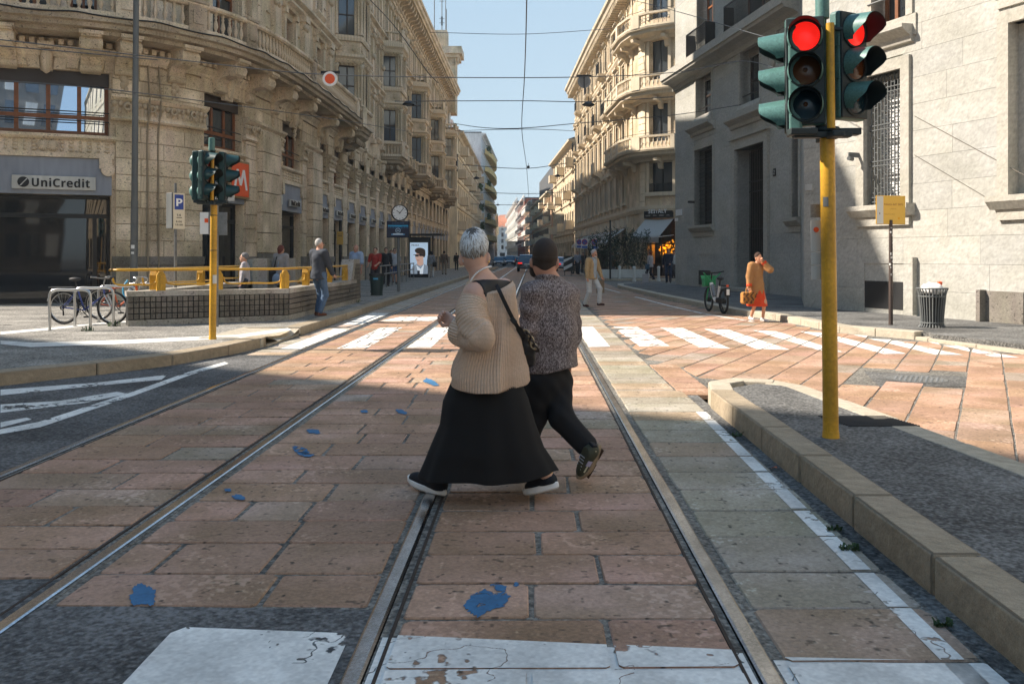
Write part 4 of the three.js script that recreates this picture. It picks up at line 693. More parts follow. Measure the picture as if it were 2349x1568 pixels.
// ---------------------------------------------------------------- the grey stone palazzo on the right
seed(303);
const palR = thing('palazzo', 'severe grey granite palazzo with tall portal and grilled windows, partly in hard sunlight', 'building', [9.2, 0, -30]);
const pA = new Path([[9.17, 30.4], [7.07, 43.9]], -1), pB = new Path([[7.41, 24.3], [9.92, 18.0], [15.97, 2.8]].slice(0, 1).concat([[15.97, 2.8]]), 1), pC = new Path([[7.41, 24.3], [9.17, 30.4]], -1);
{
  const R = (n, g, m = M.serizzo, p = palR, l) => partW(n, g, m, p, l), st = [M.serizzo, M.serizzo, M.serizzoB, M.serizzoC];
  const blocks = (P, s0, s1, h0, h1, course, wide, holes, d = 0.02) => {
    let row = 0;
    for (let h = h0; h < h1 - 0.05; h += course, row++) {
      const t = Math.min(h + course, h1); let segs = [[s0, s1]];
      for (const o of holes) if (o[2] < t - 0.01 && o[3] > h + 0.01) segs = segs.flatMap(([a, b]) => o[1] <= a || o[0] >= b ? [[a, b]] : [[a, o[0]], [o[1], b]].filter(q => q[1] - q[0] > 0.05));
      for (const [a, b] of segs) {
        const w = wide * rr(0.8, 1.25), n = Math.max(1, Math.round((b - a) / w)); let c = a;
        for (let i = 0; i < n; i++) { const e = i === n - 1 ? b : a + (b - a) * (i + 1 + rr(-0.18, 0.18)) / n; R('stone_block', P.box(c + 0.0025, e - 0.0025, h + 0.003, t - 0.003, -0.03, d + rr(-0.0015, 0.003)), st[Math.floor(rnd() * 4)]); c = e; }
      }
    }
  };
  const H = 21.5, X = (P, p) => P.sx(p), hh = (P, x, y) => P.h(x, y);
  // ---- street side
  const a = p => X(pA, p);
  const W1 = [a(1633), a(1598), hh(pA, 1615, 262), hh(pA, 1615, 140)].map((v, i) => v), W2 = [a(1744), a(1699), hh(pA, 1722, 232), hh(pA, 1722, 76)];
  const L1 = [a(1636), a(1594), hh(pA, 1615, 516), hh(pA, 1615, 339)], D0 = [a(1758), a(1690), 0.2, hh(pA, 1724, 334)], L3 = [Math.max(0.15, a(1846)), a(1819), hh(pA, 1832, 498), hh(pA, 1832, 300)];
  const BW = [a(1631), a(1604), hh(pA, 1617, 653), hh(pA, 1617, 620)];
  const U1 = [a(1637), a(1600), 11.2, 14.2], U2 = [a(1795), a(1690), 10.9, 14.2];
  const W0 = [a(1846), a(1812), W2[2], W2[3]];
  const holesA = [W1, W2, L1, D0, L3, BW, U1, U2, W0];
  R('wall', pA.wall(0, pA.L, 0, 4.0, -0.9, -0.01, [D0, L1, L3].map(o => [o[0], o[1], o[2], 4.0]).map((o, i) => i ? o : [D0[0], D0[1], 0.1, 4.0])));
  R('wall', pA.wall(0, pA.L, 4.0, 6.4, -0.9, -0.01, [D0, L1, L3].map(o => [o[0], o[1], 3.9, Math.min(o[3], 6.4)])));
  R('wall', pA.wall(0, pA.L, 6.4, 10.2, -0.9, -0.01, [W1, W2, W0]));
  R('wall', pA.wall(0, pA.L, 10.2, H, -0.9, -0.01, [U1, U2]));
  blocks(pA, 0, pA.L, 0.1, 9.65, 0.745, 2.1, holesA); blocks(pA, 0, pA.L, 10.45, H - 0.6, 0.8, 2.4, holesA);
  const trim = (P, o, w, d = 0.06, sill = true) => { const [s0, s1, h0, h1] = o; R('window_surround', [P.box(s0 - w, s0, h0, h1 + w, -0.3, d), P.box(s1, s1 + w, h0, h1 + w, -0.3, d), P.box(s0, s1, h1, h1 + w, -0.3, d - 0.003)], M.serizzoTrim); if (sill) R('sill', [P.sweep([[-0.3, h0 - 0.28], [d + 0.06, h0 - 0.28], [d + 0.2, h0 - 0.12], [d + 0.2, h0], [-0.3, h0]], s0 - w - 0.12, s1 + w + 0.12), P.box(s0 - w, s1 + w, h0 - 0.5, h0 - 0.28, -0.1, d)], M.serizzoTrim); };
  const hood = (P, s0, s1, h) => R('window_hood', P.sweep([[-0.05, h - 0.42], [0.1, h - 0.38], [0.14, h - 0.25], [0.34, h - 0.12], [0.38, h - 0.08], [0.38, h], [-0.05, h + 0.02]], s0, s1), M.serizzoTrim);
  for (const o of [W1, W2, W0]) { trim(pA, o, 0.16, 0.05, false); const w = win(pA, palR, o[0], o[1], o[2], o[3], { cols: 2, tr: o[2] + 0.95, fw: 0.08, d: -0.45, fm: M.woodDark }); const n = 14, q = []; for (let i = 0; i < n; i++) q.push(pA.box(o[0] + 0.03, o[1] - 0.03, o[3] - 0.75 + i * 0.052, o[3] - 0.71 + i * 0.052, -0.4, -0.35 + (i & 1) * 0.012)); partW('roller_blind', q, M.shutterPale, w); partW('rail', pA.box(o[0], o[1], o[2] + 0.32, o[2] + 0.36, -0.12, -0.08), M.darkMetal, w); R('window_hood', pA.sweep([[-0.05, o[2] - 0.5], [0.1, o[2] - 0.5], [0.12, o[2] - 0.2], [0.05, o[2] - 0.02], [-0.05, o[2] - 0.02]], o[0] - 0.18, o[1] + 0.18), M.serizzoTrim); }
  for (const o of [L1, L3]) { trim(pA, o, 0.2, 0.05); const g = []; const [s0, s1, h0, h1] = o; for (let s = s0 + 0.1; s < s1; s += 0.13) g.push(pA.box(s - 0.009, s + 0.009, h0, h1, -0.24, -0.22)); for (let h = h0 + 0.2; h < h1; h += 0.2) g.push(pA.box(s0, s1, h - 0.008, h + 0.008, -0.225, -0.205)); const w = win(pA, palR, s0, s1, h0, h1, { cols: 2, fw: 0.08, d: -0.5, fm: M.woodDark }); partW('window_grille', g, M.darkMetal, w); }
  hood(pA, L1[0] - 0.35, L1[1] + 0.35, L1[3] + 1.05); hood(pA, D0[0] - 0.55, D0[1] + 0.5, D0[3] + 1.25);
  // portal
  R('portal_surround', [pA.box(D0[0] - 0.36, D0[0], 0.1, D0[3] + 0.4, -0.6, 0.12), pA.box(D0[1], D0[1] + 0.36, 0.1, D0[3] + 0.4, -0.6, 0.12), pA.box(D0[0], D0[1], D0[3], D0[3] + 0.4, -0.6, 0.117), pA.box(D0[0] - 0.46, D0[1] + 0.46, D0[3] + 0.4, D0[3] + 0.52, -0.1, 0.2)], M.serizzoTrim);
  { const g = [], [s0, s1, , h1] = D0; const dr = R('portal_door', [pA.box(s0, s1, 0.1, h1, -0.66, -0.6)], M.woodDark); for (let s = s0 + 0.12; s < s1; s += 0.17) g.push(pA.box(s - 0.012, s + 0.012, 0.3, h1 - 0.1, -0.56, -0.53)); for (const h of [0.4, 2.6, 4.1, 4.5]) g.push(pA.box(s0, s1, h - 0.02, h + 0.02, -0.58, -0.52)); partW('door_grille', g, M.darkMetal, dr); partW('door_panel', [0, 1].flatMap(i => [1, 2, 3].map(j => pA.box(s0 + 0.2 + i * (s1 - s0) / 2, s0 - 0.2 + (i + 1) * (s1 - s0) / 2, j * 1.15 - 0.7, j * 1.15 + 0.15, -0.6, -0.57))), M.woodDark, dr); partW('paper_notice', pA.box(s0 + 0.9, s0 + 1.06, 2.55, 2.78, -0.525, -0.52), M.white, dr); }
  R('door_step', pA.box(D0[0] - 0.3, D0[1] + 0.3, 0.1, 0.26, -0.6, 0.28), M.serizzoTrim);
  R('cellar_grille', [pA.box(BW[0], BW[1], BW[2], BW[3], 0.0, 0.026), ], M.black);
  R('cornice', pA.sweep([[-0.1, 9.62], [0.08, 9.62], [0.1, 9.8], [0.3, 9.92], [0.62, 9.98], [0.66, 10.08], [0.72, 10.1], [0.72, 10.42], [-0.1, 10.5]], -0.0, pA.L + 0.25), M.serizzoTrim);
  for (const o of [U1, U2]) { trim(pA, o, 0.16, 0.04, false); const w = win(pA, palR, o[0], o[1], o[2], o[3], { cols: 3, tr: 12.8, fw: 0.09, d: -0.5, fm: M.woodBrown }); const g = []; for (let s = o[0] - 0.2; s < o[1] + 0.25; s += 0.1) g.push(pA.box(s - 0.008, s + 0.008, 10.6, 11.6, 0.42, 0.44)); g.push(pA.box(o[0] - 0.25, o[1] + 0.25, 11.58, 11.63, 0.4, 0.46), pA.box(o[0] - 0.25, o[1] + 0.25, 10.58, 10.61, 0.4, 0.46), pA.box(o[0] - 0.25, o[0] - 0.22, 10.5, 11.6, 0, 0.46), pA.box(o[1] + 0.22, o[1] + 0.25, 10.5, 11.6, 0, 0.46)); R('balcony_railing', g, M.darkMetal); }
  { const c = (D0[0] + D0[1]) / 2 - 2.1; const q = []; for (let k = 0; k < 5; k++) q.push(pA.put(new THREE.SphereGeometry(0.28 - k * 0.03, 9, 7).scale(0.9, 1.1, 0.55), c + (k & 1 ? 0.08 : -0.08), 9.25 - k * 0.32, 0.08)); R('carved_emblem', [pA.box(c - 0.5, c + 0.5, 8.9, 9.6, 0, 0.12), ...q], M.serizzoTrim); }
  R('house_number', pA.put(rbox(0.22, 0.28, 0.03, 0.01), a(1779), hh(pA, 1779, 395), 0.035), M.darkMetal); R('lettering', pA.put(textGeo(fontB, '2', 0.16, 0.006), a(1779), hh(pA, 1779, 395), 0.05), M.offWhite);
  R('wall_plaque', pA.box(a(1566), a(1553), hh(pA, 1560, 494), hh(pA, 1560, 480), 0.02, 0.06), M.white); R('wall_plaque', pA.box(a(1557), a(1550), hh(pA, 1553, 507), hh(pA, 1553, 500), 0.02, 0.05), M.white);
  R('wall_camera', [pA.put(box(-0.05, 0.05, -0.05, 0.05, 0, 0.3), a(1594), hh(pA, 1594, 463), 0.02)], M.black);
  // ---- the block nearest the camera, turned towards the square
  const b = p => X(pB, p), hb = (x, y) => pB.h(x, y);
  const G1 = [b(1988), b(2072), hb(2030, 470), hb(2071, 157)], G2 = [b(2322), b(2460), hb(2325, 448), hb(2325, 52)], UB = [b(2004), b(2083), hb(2083, 36), hb(2083, 36) + 2.6], CG = [b(1984), b(2074), hb(2030, 708), hb(2030, 645)];
  const U3 = [G2[0], G2[1], UB[2], UB[3]];
  const holesB = [G1, G2, UB, CG, U3];
  R('wall', pB.wall(0, pB.L, 0, 6.6, -0.9, -0.012, [G1, G2])); R('wall', pB.wall(0, pB.L, 6.6, H, -0.9, -0.012, [UB, U3]));
  blocks(pB, 0.0, pB.L, 0.1, H - 0.6, 0.615, 2.0, holesB, 0.012);
  for (const o of [G1, G2]) { trim(pB, o, 0.27, 0.1); hood(pB, o[0] - 0.35, o[1] + 0.35, o[3] + 0.95); }
  { const [s0, s1, h0, h1] = G1, w = win(pB, palR, s0, s1, h0, h1, { cols: 2, tr: h1 - 0.9, fw: 0.08, d: -0.55, fm: M.serizzoTrim, pm: M.pane }); const sl = []; for (let h = h0 + 0.08; h < h1 - 0.35; h += 0.075) sl.push(pB.box(s0 + 0.04, s1 - 0.04, h, h + 0.06, -0.5, -0.47)); partW('roller_blind', sl, M.white, w);
    const g = [], n = 11; for (let i = 0; i < n; i++) { const s = lerp(s0, s1, (i + 0.5) / n); g.push(pB.box(s - 0.011, s + 0.011, h0, h1, -0.13, -0.1)); } let k = 0; for (let h = h0 + 0.1; h < h1; h += 0.11, k++) { if (k % 8 === 0 || k % 8 === 1) g.push(pB.box(s0, s1, h - 0.012, h + 0.012, -0.14, -0.09)); else for (let i = 0; i < n - 1; i++) if ((i * 7 + k * 3) % 5 < 2) g.push(pB.box(lerp(s0, s1, (i + 0.5) / n), lerp(s0, s1, (i + 1.5) / n), h - 0.009, h + 0.009, -0.13, -0.105)); } partW('window_grille', g, M.greyPaint, w); }
  R('niche_panel', pB.box(G2[0], G2[1], G2[2], G2[3], -0.24, -0.2), M.serizzoC);
  for (const o of [UB, U3]) { trim(pB, o, 0.2, 0.07, false); win(pB, palR, o[0], o[1], o[2], o[3], { cols: 3, fw: 0.1, d: -0.4, fm: M.woodBrown }); R('rail', bar(pB.pt(o[0] - 0.1, o[2] + 0.55, 0.08), pB.pt(o[1] + 0.15, o[2] + 0.55, 0.08), 0.025), M.galv); R('sill', pB.box(o[0] - 0.3, o[1] + 0.3, o[2] - 0.5, o[2], -0.2, 0.06), M.serizzoTrim); }
  R('cornice', pB.sweep([[-0.1, 10.2], [0.08, 10.2], [0.3, 10.4], [0.5, 10.45], [0.5, 10.8], [-0.1, 10.9]], -0.4, pB.L), M.serizzoTrim);
  { const q = []; for (let i = 0; i < 9; i++) { const s = lerp(CG[0], CG[1], (i + 0.5) / 9); q.push(pB.box(s - 0.01, s + 0.01, CG[2], CG[3], -0.1, -0.07), pB.put(new THREE.SphereGeometry(0.025, 6, 4), s, (CG[2] + CG[3]) / 2, -0.07)); } const cg = R('cellar_grille', q, M.darkMetal); partW('recess', [pB.box(CG[0] - 0.01, CG[1] + 0.01, CG[2], CG[3], -0.011, -0.004)], M.black, cg); }
  R('wall_strip', pB.box(b(2104), b(2106.5), 0.15, hb(2105, 590), -0.02, 0.16), M.serizzoTrim);
  { const s0 = b(2265), s1 = b(2350), h1 = hb(2300, 668); R('cellar_vent', [pB.box(s0, s1, 0.12, h1, 0.005, 0.03), pB.box(s0 - 0.1, s0, 0.12, h1 + 0.02, 0, 0.2)], M.plinth); }
  R('wall_plaque', pB.box(b(1850), b(1866), hb(1858, 436), hb(1858, 422), 0.012, 0.04), M.offWhite);
  { const s = b(1978), q = []; q.push(pB.put(cyl(0.05, 0.05, 0.26, 8).rotateX(Math.PI / 2).rotateY(0.5), s, hb(1978, 366), 0.3), pB.put(box(-0.02, 0.02, -0.02, 0.1, 0, 0.4), s, hb(1978, 360), 0.02)); R('wall_camera', q, M.greyPaint); }
  for (const [h, f] of [[4.4, 0.3], [3.0, 0.0]]) R('wall_cable', tube([0, 1, 2, 3, 4].map(i => pB.pt(b(2100) + i * 0.75, hb(2105, 265) - i * 0.42 - (h < 4 ? 0.9 : 0), 0.025)), 0.009, 4, 12), M.plinth);
  // return wall and roof that close the block
  R('wall', pC.box(0.05, pC.L, 0, H, -0.6, 0.0)); R('wall', new Path([[7.07, 43.9], [16, 45.8]], -1).box(0.02, 9, 0, H, -0.6, 0), M.serizzoB);
  R('wall', box(22, 22.6, 0, H, -2, -46), M.serizzo); R('wall', box(15.9, 22.6, 0, H, -2.2, -2.8), M.serizzo);
  R('roof', slab(gnd([[7.1, 43.8], [9.1, 30.4], [7.45, 24.3], [16, 2.9], [22.5, 2.9], [22.5, 45.5]]), H - 0.1, H + 0.2), M.slate);
  R('main_cornice', [pA.sweep([[-0.2, H - 0.9], [0.2, H - 0.6], [0.9, H - 0.3], [0.9, H], [-0.2, H + 0.1]], 0, pA.L), pB.sweep([[-0.2, H - 0.9], [0.2, H - 0.6], [0.9, H - 0.3], [0.9, H], [-0.2, H + 0.1]], 0, pB.L)], M.serizzoTrim);
}

// ---------------------------------------------------------------- the cream corner building with curved balconies
seed(304);
const cor = thing('palazzo', 'cream stone corner building with curved balustrade balconies and a shop awning at street level', 'building', [7.3, 0, -60]);
const pD = new Path([[9.9, 58.0], [8.3, 58.9], [7.45, 59.9], [7.1, 61.4], [6.95, 63.2], [6.1, 78.6], [4.95, 102.5]], -1);
{
  const C = (n, g, m = M.cream, p = cor, l) => partW(n, g, m, p, l), P = pD, L = P.L, H = 20.6;
  const d = px => P.sx(px), sCor = P.c[4];
  // openings
  const shop = [d(1549) + 0.02, d(1484), 0.2, 4.0], mez = [d(1543), d(1491), 5.75, 7.7];
  const cornerW = [[9.1, 11.6], [13.2, 15.8], [17.2, 19.3]].map(([a, b]) => [d(1533), d(1491), a, b]);
  const bayS = []; for (let k = 0; k < 12; k++) { const c = sCor + 2.6 + k * 3.15; if (c + 1 < L) bayS.push(c); }
  const gf = bayS.map(c => [c - 1.05, c + 1.05, 0.2, 3.6]), mz = bayS.map(c => [c - 0.55, c + 0.55, 5.4, 7.5]), f1 = bayS.map(c => [c - 0.55, c + 0.55, 9.0, 11.5]), f2 = bayS.map(c => [c - 0.55, c + 0.55, 13.1, 15.4]), f3 = bayS.map(c => [c - 0.5, c + 0.5, 17.0, 18.9]);
  const lv = [[0.1, 4.7, [shop, ...gf]], [4.7, 8.3, [mez, ...mz]], [8.3, 12.4, [cornerW[0], ...f1]], [12.4, 16.4, [cornerW[1], ...f2]], [16.4, H, [cornerW[2], ...f3]]];
  for (const [a, b, h] of lv) C('wall', P.wall(0, L, a, b, -0.7, 0, h));
  // rusticated blocks at the corner
  for (const [a, b, h0, h1, co] of [[d(1481), d(1470), 0.2, 7.9, 0.5], [d(1481), d(1466), 8.6, 19.5, 0.45], [d(1452), d(1447), 8.6, 19.5, 0.45]]) for (let h = h0; h < h1; h += co) C('stone_block', P.box(Math.min(a, b), Math.max(a, b), h, h + co - 0.04, -0.02, 0.06), M.creamTrim);
  for (const o of [...cornerW, mez]) { win(P, cor, o[0], o[1], o[2], o[3], { cols: 2, fw: 0.09, d: -0.35, fm: M.darkMetal, pm: M.paneSky, curtain: true }); C('window_surround', [P.box(o[0] - 0.2, o[0], o[2], o[3] + 0.2, -0.05, 0.08), P.box(o[1], o[1] + 0.2, o[2], o[3] + 0.2, -0.05, 0.08), P.box(o[0] - 0.2, o[1] + 0.2, o[3] + 0.2, o[3] + 0.34, -0.05, 0.14)], M.creamTrim); }
  C('sill', P.box(mez[0] - 0.25, mez[1] + 0.25, 5.5, 5.75, -0.1, 0.2), M.creamTrim); C('railing', [...Array(20)].map((_, i) => P.box(lerp(mez[0], mez[1], i / 19) - 0.01, lerp(mez[0], mez[1], i / 19) + 0.01, 5.75, 6.3, 0.02, 0.04)).concat([P.box(mez[0], mez[1], 6.28, 6.33, 0.01, 0.05)]), M.darkMetal);
  for (const set of [mz, f1, f2, f3]) for (const o of set) {
    win(P, cor, o[0], o[1], o[2], o[3], { cols: 2, fw: 0.08, d: -0.3, fm: M.woodDark, pm: rnd() < 0.4 ? M.paneSky : M.pane });
    C('window_surround', [P.box(o[0] - 0.18, o[0], o[2], o[3] + 0.15, -0.05, 0.08), P.box(o[1], o[1] + 0.18, o[2], o[3] + 0.15, -0.05, 0.08), P.sweep([[-0.02, o[3] + 0.15], [0.12, o[3] + 0.15], [0.16, o[3] + 0.3], [0.34, o[3] + 0.4], [0.34, o[3] + 0.5], [-0.02, o[3] + 0.52]], o[0] - 0.3, o[1] + 0.3), P.box(o[0] - 0.3, o[1] + 0.3, o[2] - 0.18, o[2], -0.05, 0.2)], M.creamTrim);
  }
  for (const c of bayS) for (const q of [c - 1.6]) C('pilaster', [P.box(q - 0.22, q + 0.22, 8.5, 12.2, -0.02, 0.12), P.box(q - 0.3, q + 0.3, 11.9, 12.2, -0.02, 0.2), P.box(q - 0.22, q + 0.22, 12.9, 16.2, -0.02, 0.12), P.box(q - 0.3, q + 0.3, 15.9, 16.2, -0.02, 0.2), P.box(q - 0.2, q + 0.2, 16.8, 19.2, -0.02, 0.1), P.box(q - 0.2, q + 0.2, 0.2, 4.4, -0.02, 0.08)], M.creamTrim);
  // individual balconies along the street
  bayS.forEach((c, k) => { for (const [h, on] of [[8.75, k % 3 === 1], [12.85, k % 2 === 0], [16.7, k % 3 === 0]]) if (on) { const b = C('balcony', [P.sweep([[-0.02, h - 0.75], [0.2, h - 0.7], [0.3, h - 0.4], [0.75, h - 0.2], [0.85, h - 0.05], [0.85, h], [-0.02, h]], c - 0.95, c + 0.95)], M.creamTrim); if (h > 10) { const g = []; for (let i = 0; i <= 14; i++) g.push(P.box(c - 0.9 + i * 0.128, c - 0.88 + i * 0.128, h, h + 0.95, 0.76, 0.78)); g.push(P.box(c - 0.92, c + 0.92, h + 0.93, h + 0.98, 0.74, 0.8)); for (const e of [-0.92, 0.9]) for (let i = 0; i < 6; i++) g.push(P.box(c + e, c + e + 0.02, h, h + 0.95, i * 0.13, i * 0.13 + 0.02)); partW('railing', g, M.darkMetal, b); } else partW('parapet', P.box(c - 0.93, c + 0.93, h, h + 0.9, 0.68, 0.82), M.creamTrim, b); } });
  // curved corner balconies
  [[8.3, 1], [12.25, 1], [16.3, 0]].forEach(([h, stone], i) => {
    const s0 = 0.25, s1 = i === 2 ? d(1440) : d(1422), w = 1.25;
    const b = C('balcony', P.sweep([[-0.02, h - 0.5], [0.25, h - 0.5], [0.35, h - 0.3], [w - 0.25, h - 0.18], [w - 0.2, h], [w - 0.05, h + 0.05], [w, h + 0.16], [-0.02, h + 0.16]], s0, s1), M.creamTrim);
    for (const t of [0.12, 0.4, 0.7, 0.95]) partW('bracket', P.put(prism([[0, -0.7], [0.2, -0.65], [0.3, -0.3], [0.85, -0.2], [0.9, 0], [0, 0]], 0.3).rotateY(-Math.PI / 2).translate(0.15, 0, 0), lerp(s0, s1, t), h - 0.35, 0), M.creamTrim, b);
    partW('top_rail', [P.sweep([[w - 0.26, h + 0.95], [w - 0.02, h + 0.95], [w, h + 1.08], [w - 0.28, h + 1.1]], s0, s1), P.sweep([[w - 0.24, h + 0.16], [w - 0.03, h + 0.16], [w - 0.03, h + 0.28], [w - 0.24, h + 0.28]], s0, s1)], M.creamTrim, b);
    const n = Math.round((s1 - s0) / 0.24), g0 = baluster(0.67, 7);
    for (let k = 0; k < n; k++) { const s = s0 + (k + 0.5) * (s1 - s0) / n; if (k % 10 === 0 || k % 10 === 9) partW('pedestal', P.box(s - 0.14, s + 0.14, h + 0.16, h + 1.0, w - 0.27, w - 0.0), M.creamTrim, b); else if (stone) partW('baluster', P.put(g0.clone(), s, h + 0.28, w - 0.13), M.creamTrim, b); }
    if (!stone) { const q = []; for (let k = 0; k < n * 2; k++) { const s = s0 + (k + 0.5) * (s1 - s0) / n / 2; q.push(P.put(k & 1 ? new THREE.TorusGeometry(0.11, 0.014, 4, 10) : box(-0.01, 0.01, -0.36, 0.36, -0.01, 0.01), s, h + 0.62, w - 0.13)); } partW('ironwork', q, M.darkMetal, b); }
    partW('hand_rail', tube([...Array(16)].map((_, k) => P.pt(lerp(s0, s1, k / 15), h + 1.22, w - 0.1)), 0.018, 5, 40), M.darkMetal, b);
  });
  C('string_course', [4.55, 7.95].map(h => P.sweep([[-0.02, h - 0.15], [0.1, h - 0.15], [0.2, h + 0.1], [0.2, h + 0.3], [-0.02, h + 0.32]], 0, L)), M.creamTrim);
  C('string_course', [12.35, 16.35].map(h => P.sweep([[-0.02, h - 0.1], [0.12, h - 0.1], [0.25, h + 0.08], [0.25, h + 0.2], [-0.02, h + 0.22]], sCor + 1, L)), M.creamTrim);
  C('cornice', P.sweep([[-0.3, H - 1.0], [0.1, H - 1.0], [0.15, H - 0.7], [0.9, H - 0.45], [1.0, H - 0.2], [1.15, H - 0.1], [1.2, H + 0.1], [-0.3, H + 0.2]], 0, L + 0.3), M.creamTrim);
  { const q = []; for (let s = 0.5; s < L; s += 0.62) q.push(P.box(s, s + 0.26, H - 0.95, H - 0.48, 0.05, 0.82)); C('modillion_row', q, M.cream); }
  C('attic', P.sweep([[-0.9, H], [-0.3, H], [-0.3, H + 1.2], [-0.9, H + 1.2]], 0, L), M.cream);
  C('roof', slab(gnd([...pD.p.map(p => [p[0] + 0.3, p[1] + 0.3]), [24, 104], [24, 58.5]]), H - 0.1, H + 0.2), M.slate);
  C('wall', box(9.9, 24, 0, H, -57.7, -58.3)); C('rear_wall', [box(23.7, 24.2, 0, H, -58, -104), box(5.2, 24, 0, H, -102.6, -103)]);
  // the corner shop: sign, awning, lit interior
  const sf = C('shop_front', [P.box(shop[0], shop[1], 2.3, 2.4, -0.35, -0.25), P.box(shop[0], shop[0] + 0.1, 0.2, 4, -0.35, -0.25), P.box(shop[1] - 0.1, shop[1], 0.2, 4, -0.35, -0.25), P.box((shop[0] + shop[1]) / 2 - 0.05, (shop[0] + shop[1]) / 2 + 0.05, 0.2, 4, -0.35, -0.25)], M.darkMetal);
  partW('interior_wall', [P.box(shop[0] - 0.3, shop[1] + 0.3, 0.1, 4, -2.4, -2.3), P.box(shop[0] - 0.3, shop[0] - 0.2, 0.1, 4, -2.4, -0.4), P.box(shop[0], shop[1], 0.2, 1.0, -0.9, -0.5)], M.woodDark, sf);
  partW('pane', P.box(shop[0] + 0.1, shop[1] - 0.1, 0.3, 3.9, -0.31, -0.3), mat('clearGlass', [0.9, 0.92, 0.92], { phys: true, rough: 0.02, transmission: 1, thickness: 0, ior: 1.5 }), sf);
  { const q = []; mat('lampGlow', [0.9, 0.5, 0.05], { rough: 0.6 }); M.lampGlow.emissive.setRGB(1, 0.42, 0.02); M.lampGlow.emissiveIntensity = 0.4; for (let i = 0; i < 60; i++) q.push(P.put(new THREE.SphereGeometry(rr(0.03, 0.07), 5, 4).scale(1, 1.5, 1), lerp(shop[0], shop[1], 0.12 + 0.62 * rnd()), 1.62 + rr(0, 1.0) * (0.6 + 0.4 * rnd()), -0.62 - rr(0, 0.3))); partW('lit_display', q, M.lampGlow, sf); const l = new THREE.PointLight(0xffa030, 1.6); const o = P.pt((shop[0] + shop[1]) / 2, 2.2, -0.45); l.position.set(o.x - 7.3, o.y, o.z + 60); l.castShadow = true; l.shadow.radius = 10; cor.add(l); }
  const sg = C('shop_sign', P.box(d(1548) + 0.1, d(1481), 4.05, 4.72, 0.02, 0.14), M.black); { const s = (d(1548) + d(1481)) / 2; partW('lettering', P.put(textGeo(fontB, 'SEITALY', 0.27, 0.02), s, 4.48, 0.141), M.white, sg); partW('lettering', P.put(textGeo(fontR, 'CUCINA   -   PIZZA   -   DRINKS   -   CAFE', 0.075, 0.01), s, 4.2, 0.141), M.offWhite, sg); }
  { const a0 = P.pt(d(1546), 3.98, 0.06), a1 = P.pt(d(1483), 3.98, 0.06), q = P.at((d(1546) + d(1483)) / 2), o = V(q.nx, 0, -q.nz).multiplyScalar(1.9), b0 = a0.clone().add(o).setY(2.75), b1 = a1.clone().add(o).setY(2.75), rows = []; for (let i = 0; i <= 4; i++) rows.push([a0.clone().lerp(b0, i / 4), a1.clone().lerp(b1, i / 4)]); rows.push([b0.clone().setY(2.4), b1.clone().setY(2.4)]); const th = V(0, -0.02, 0); mat('awning', [0.60, 0.60, 0.57], { map: 'cloth' }); C('awning', [poly3(rows), poly3(rows.map(r => r.map(p => p.clone().add(th))))], M.awning); C('awning_arm', [bar(a0.clone().setY(2.9), b0, 0.02), bar(a1.clone().setY(2.9), b1, 0.02)], M.white); }
  gf.forEach((o, i) => { const w = win(P, cor, o[0], o[1], o[2], o[3], { cols: 2, tr: 2.7, fw: 0.1, d: -0.35, fm: M.darkMetal, pm: M.paneShop }); C('fascia_panel', P.box(o[0], o[1], 3.62, 4.3, -0.02, 0.05), M.creamTrim); if (i < 9) { const a0 = P.pt(o[0], 3.55, 0.05), a1 = P.pt(o[1], 3.55, 0.05), q = P.at(o[0]), v = V(q.nx, 0, -q.nz).multiplyScalar(1.3), b0 = a0.clone().add(v).setY(2.6), b1 = a1.clone().add(v).setY(2.6); C('awning', [poly3([[a0, a1], [b0, b1], [b0.clone().setY(2.35), b1.clone().setY(2.35)]])], M.awning); } });
  C('dark_interior', [P.box(sCor, L, 0.1, 8, -3.2, -3.1)], M.woodDark);
}
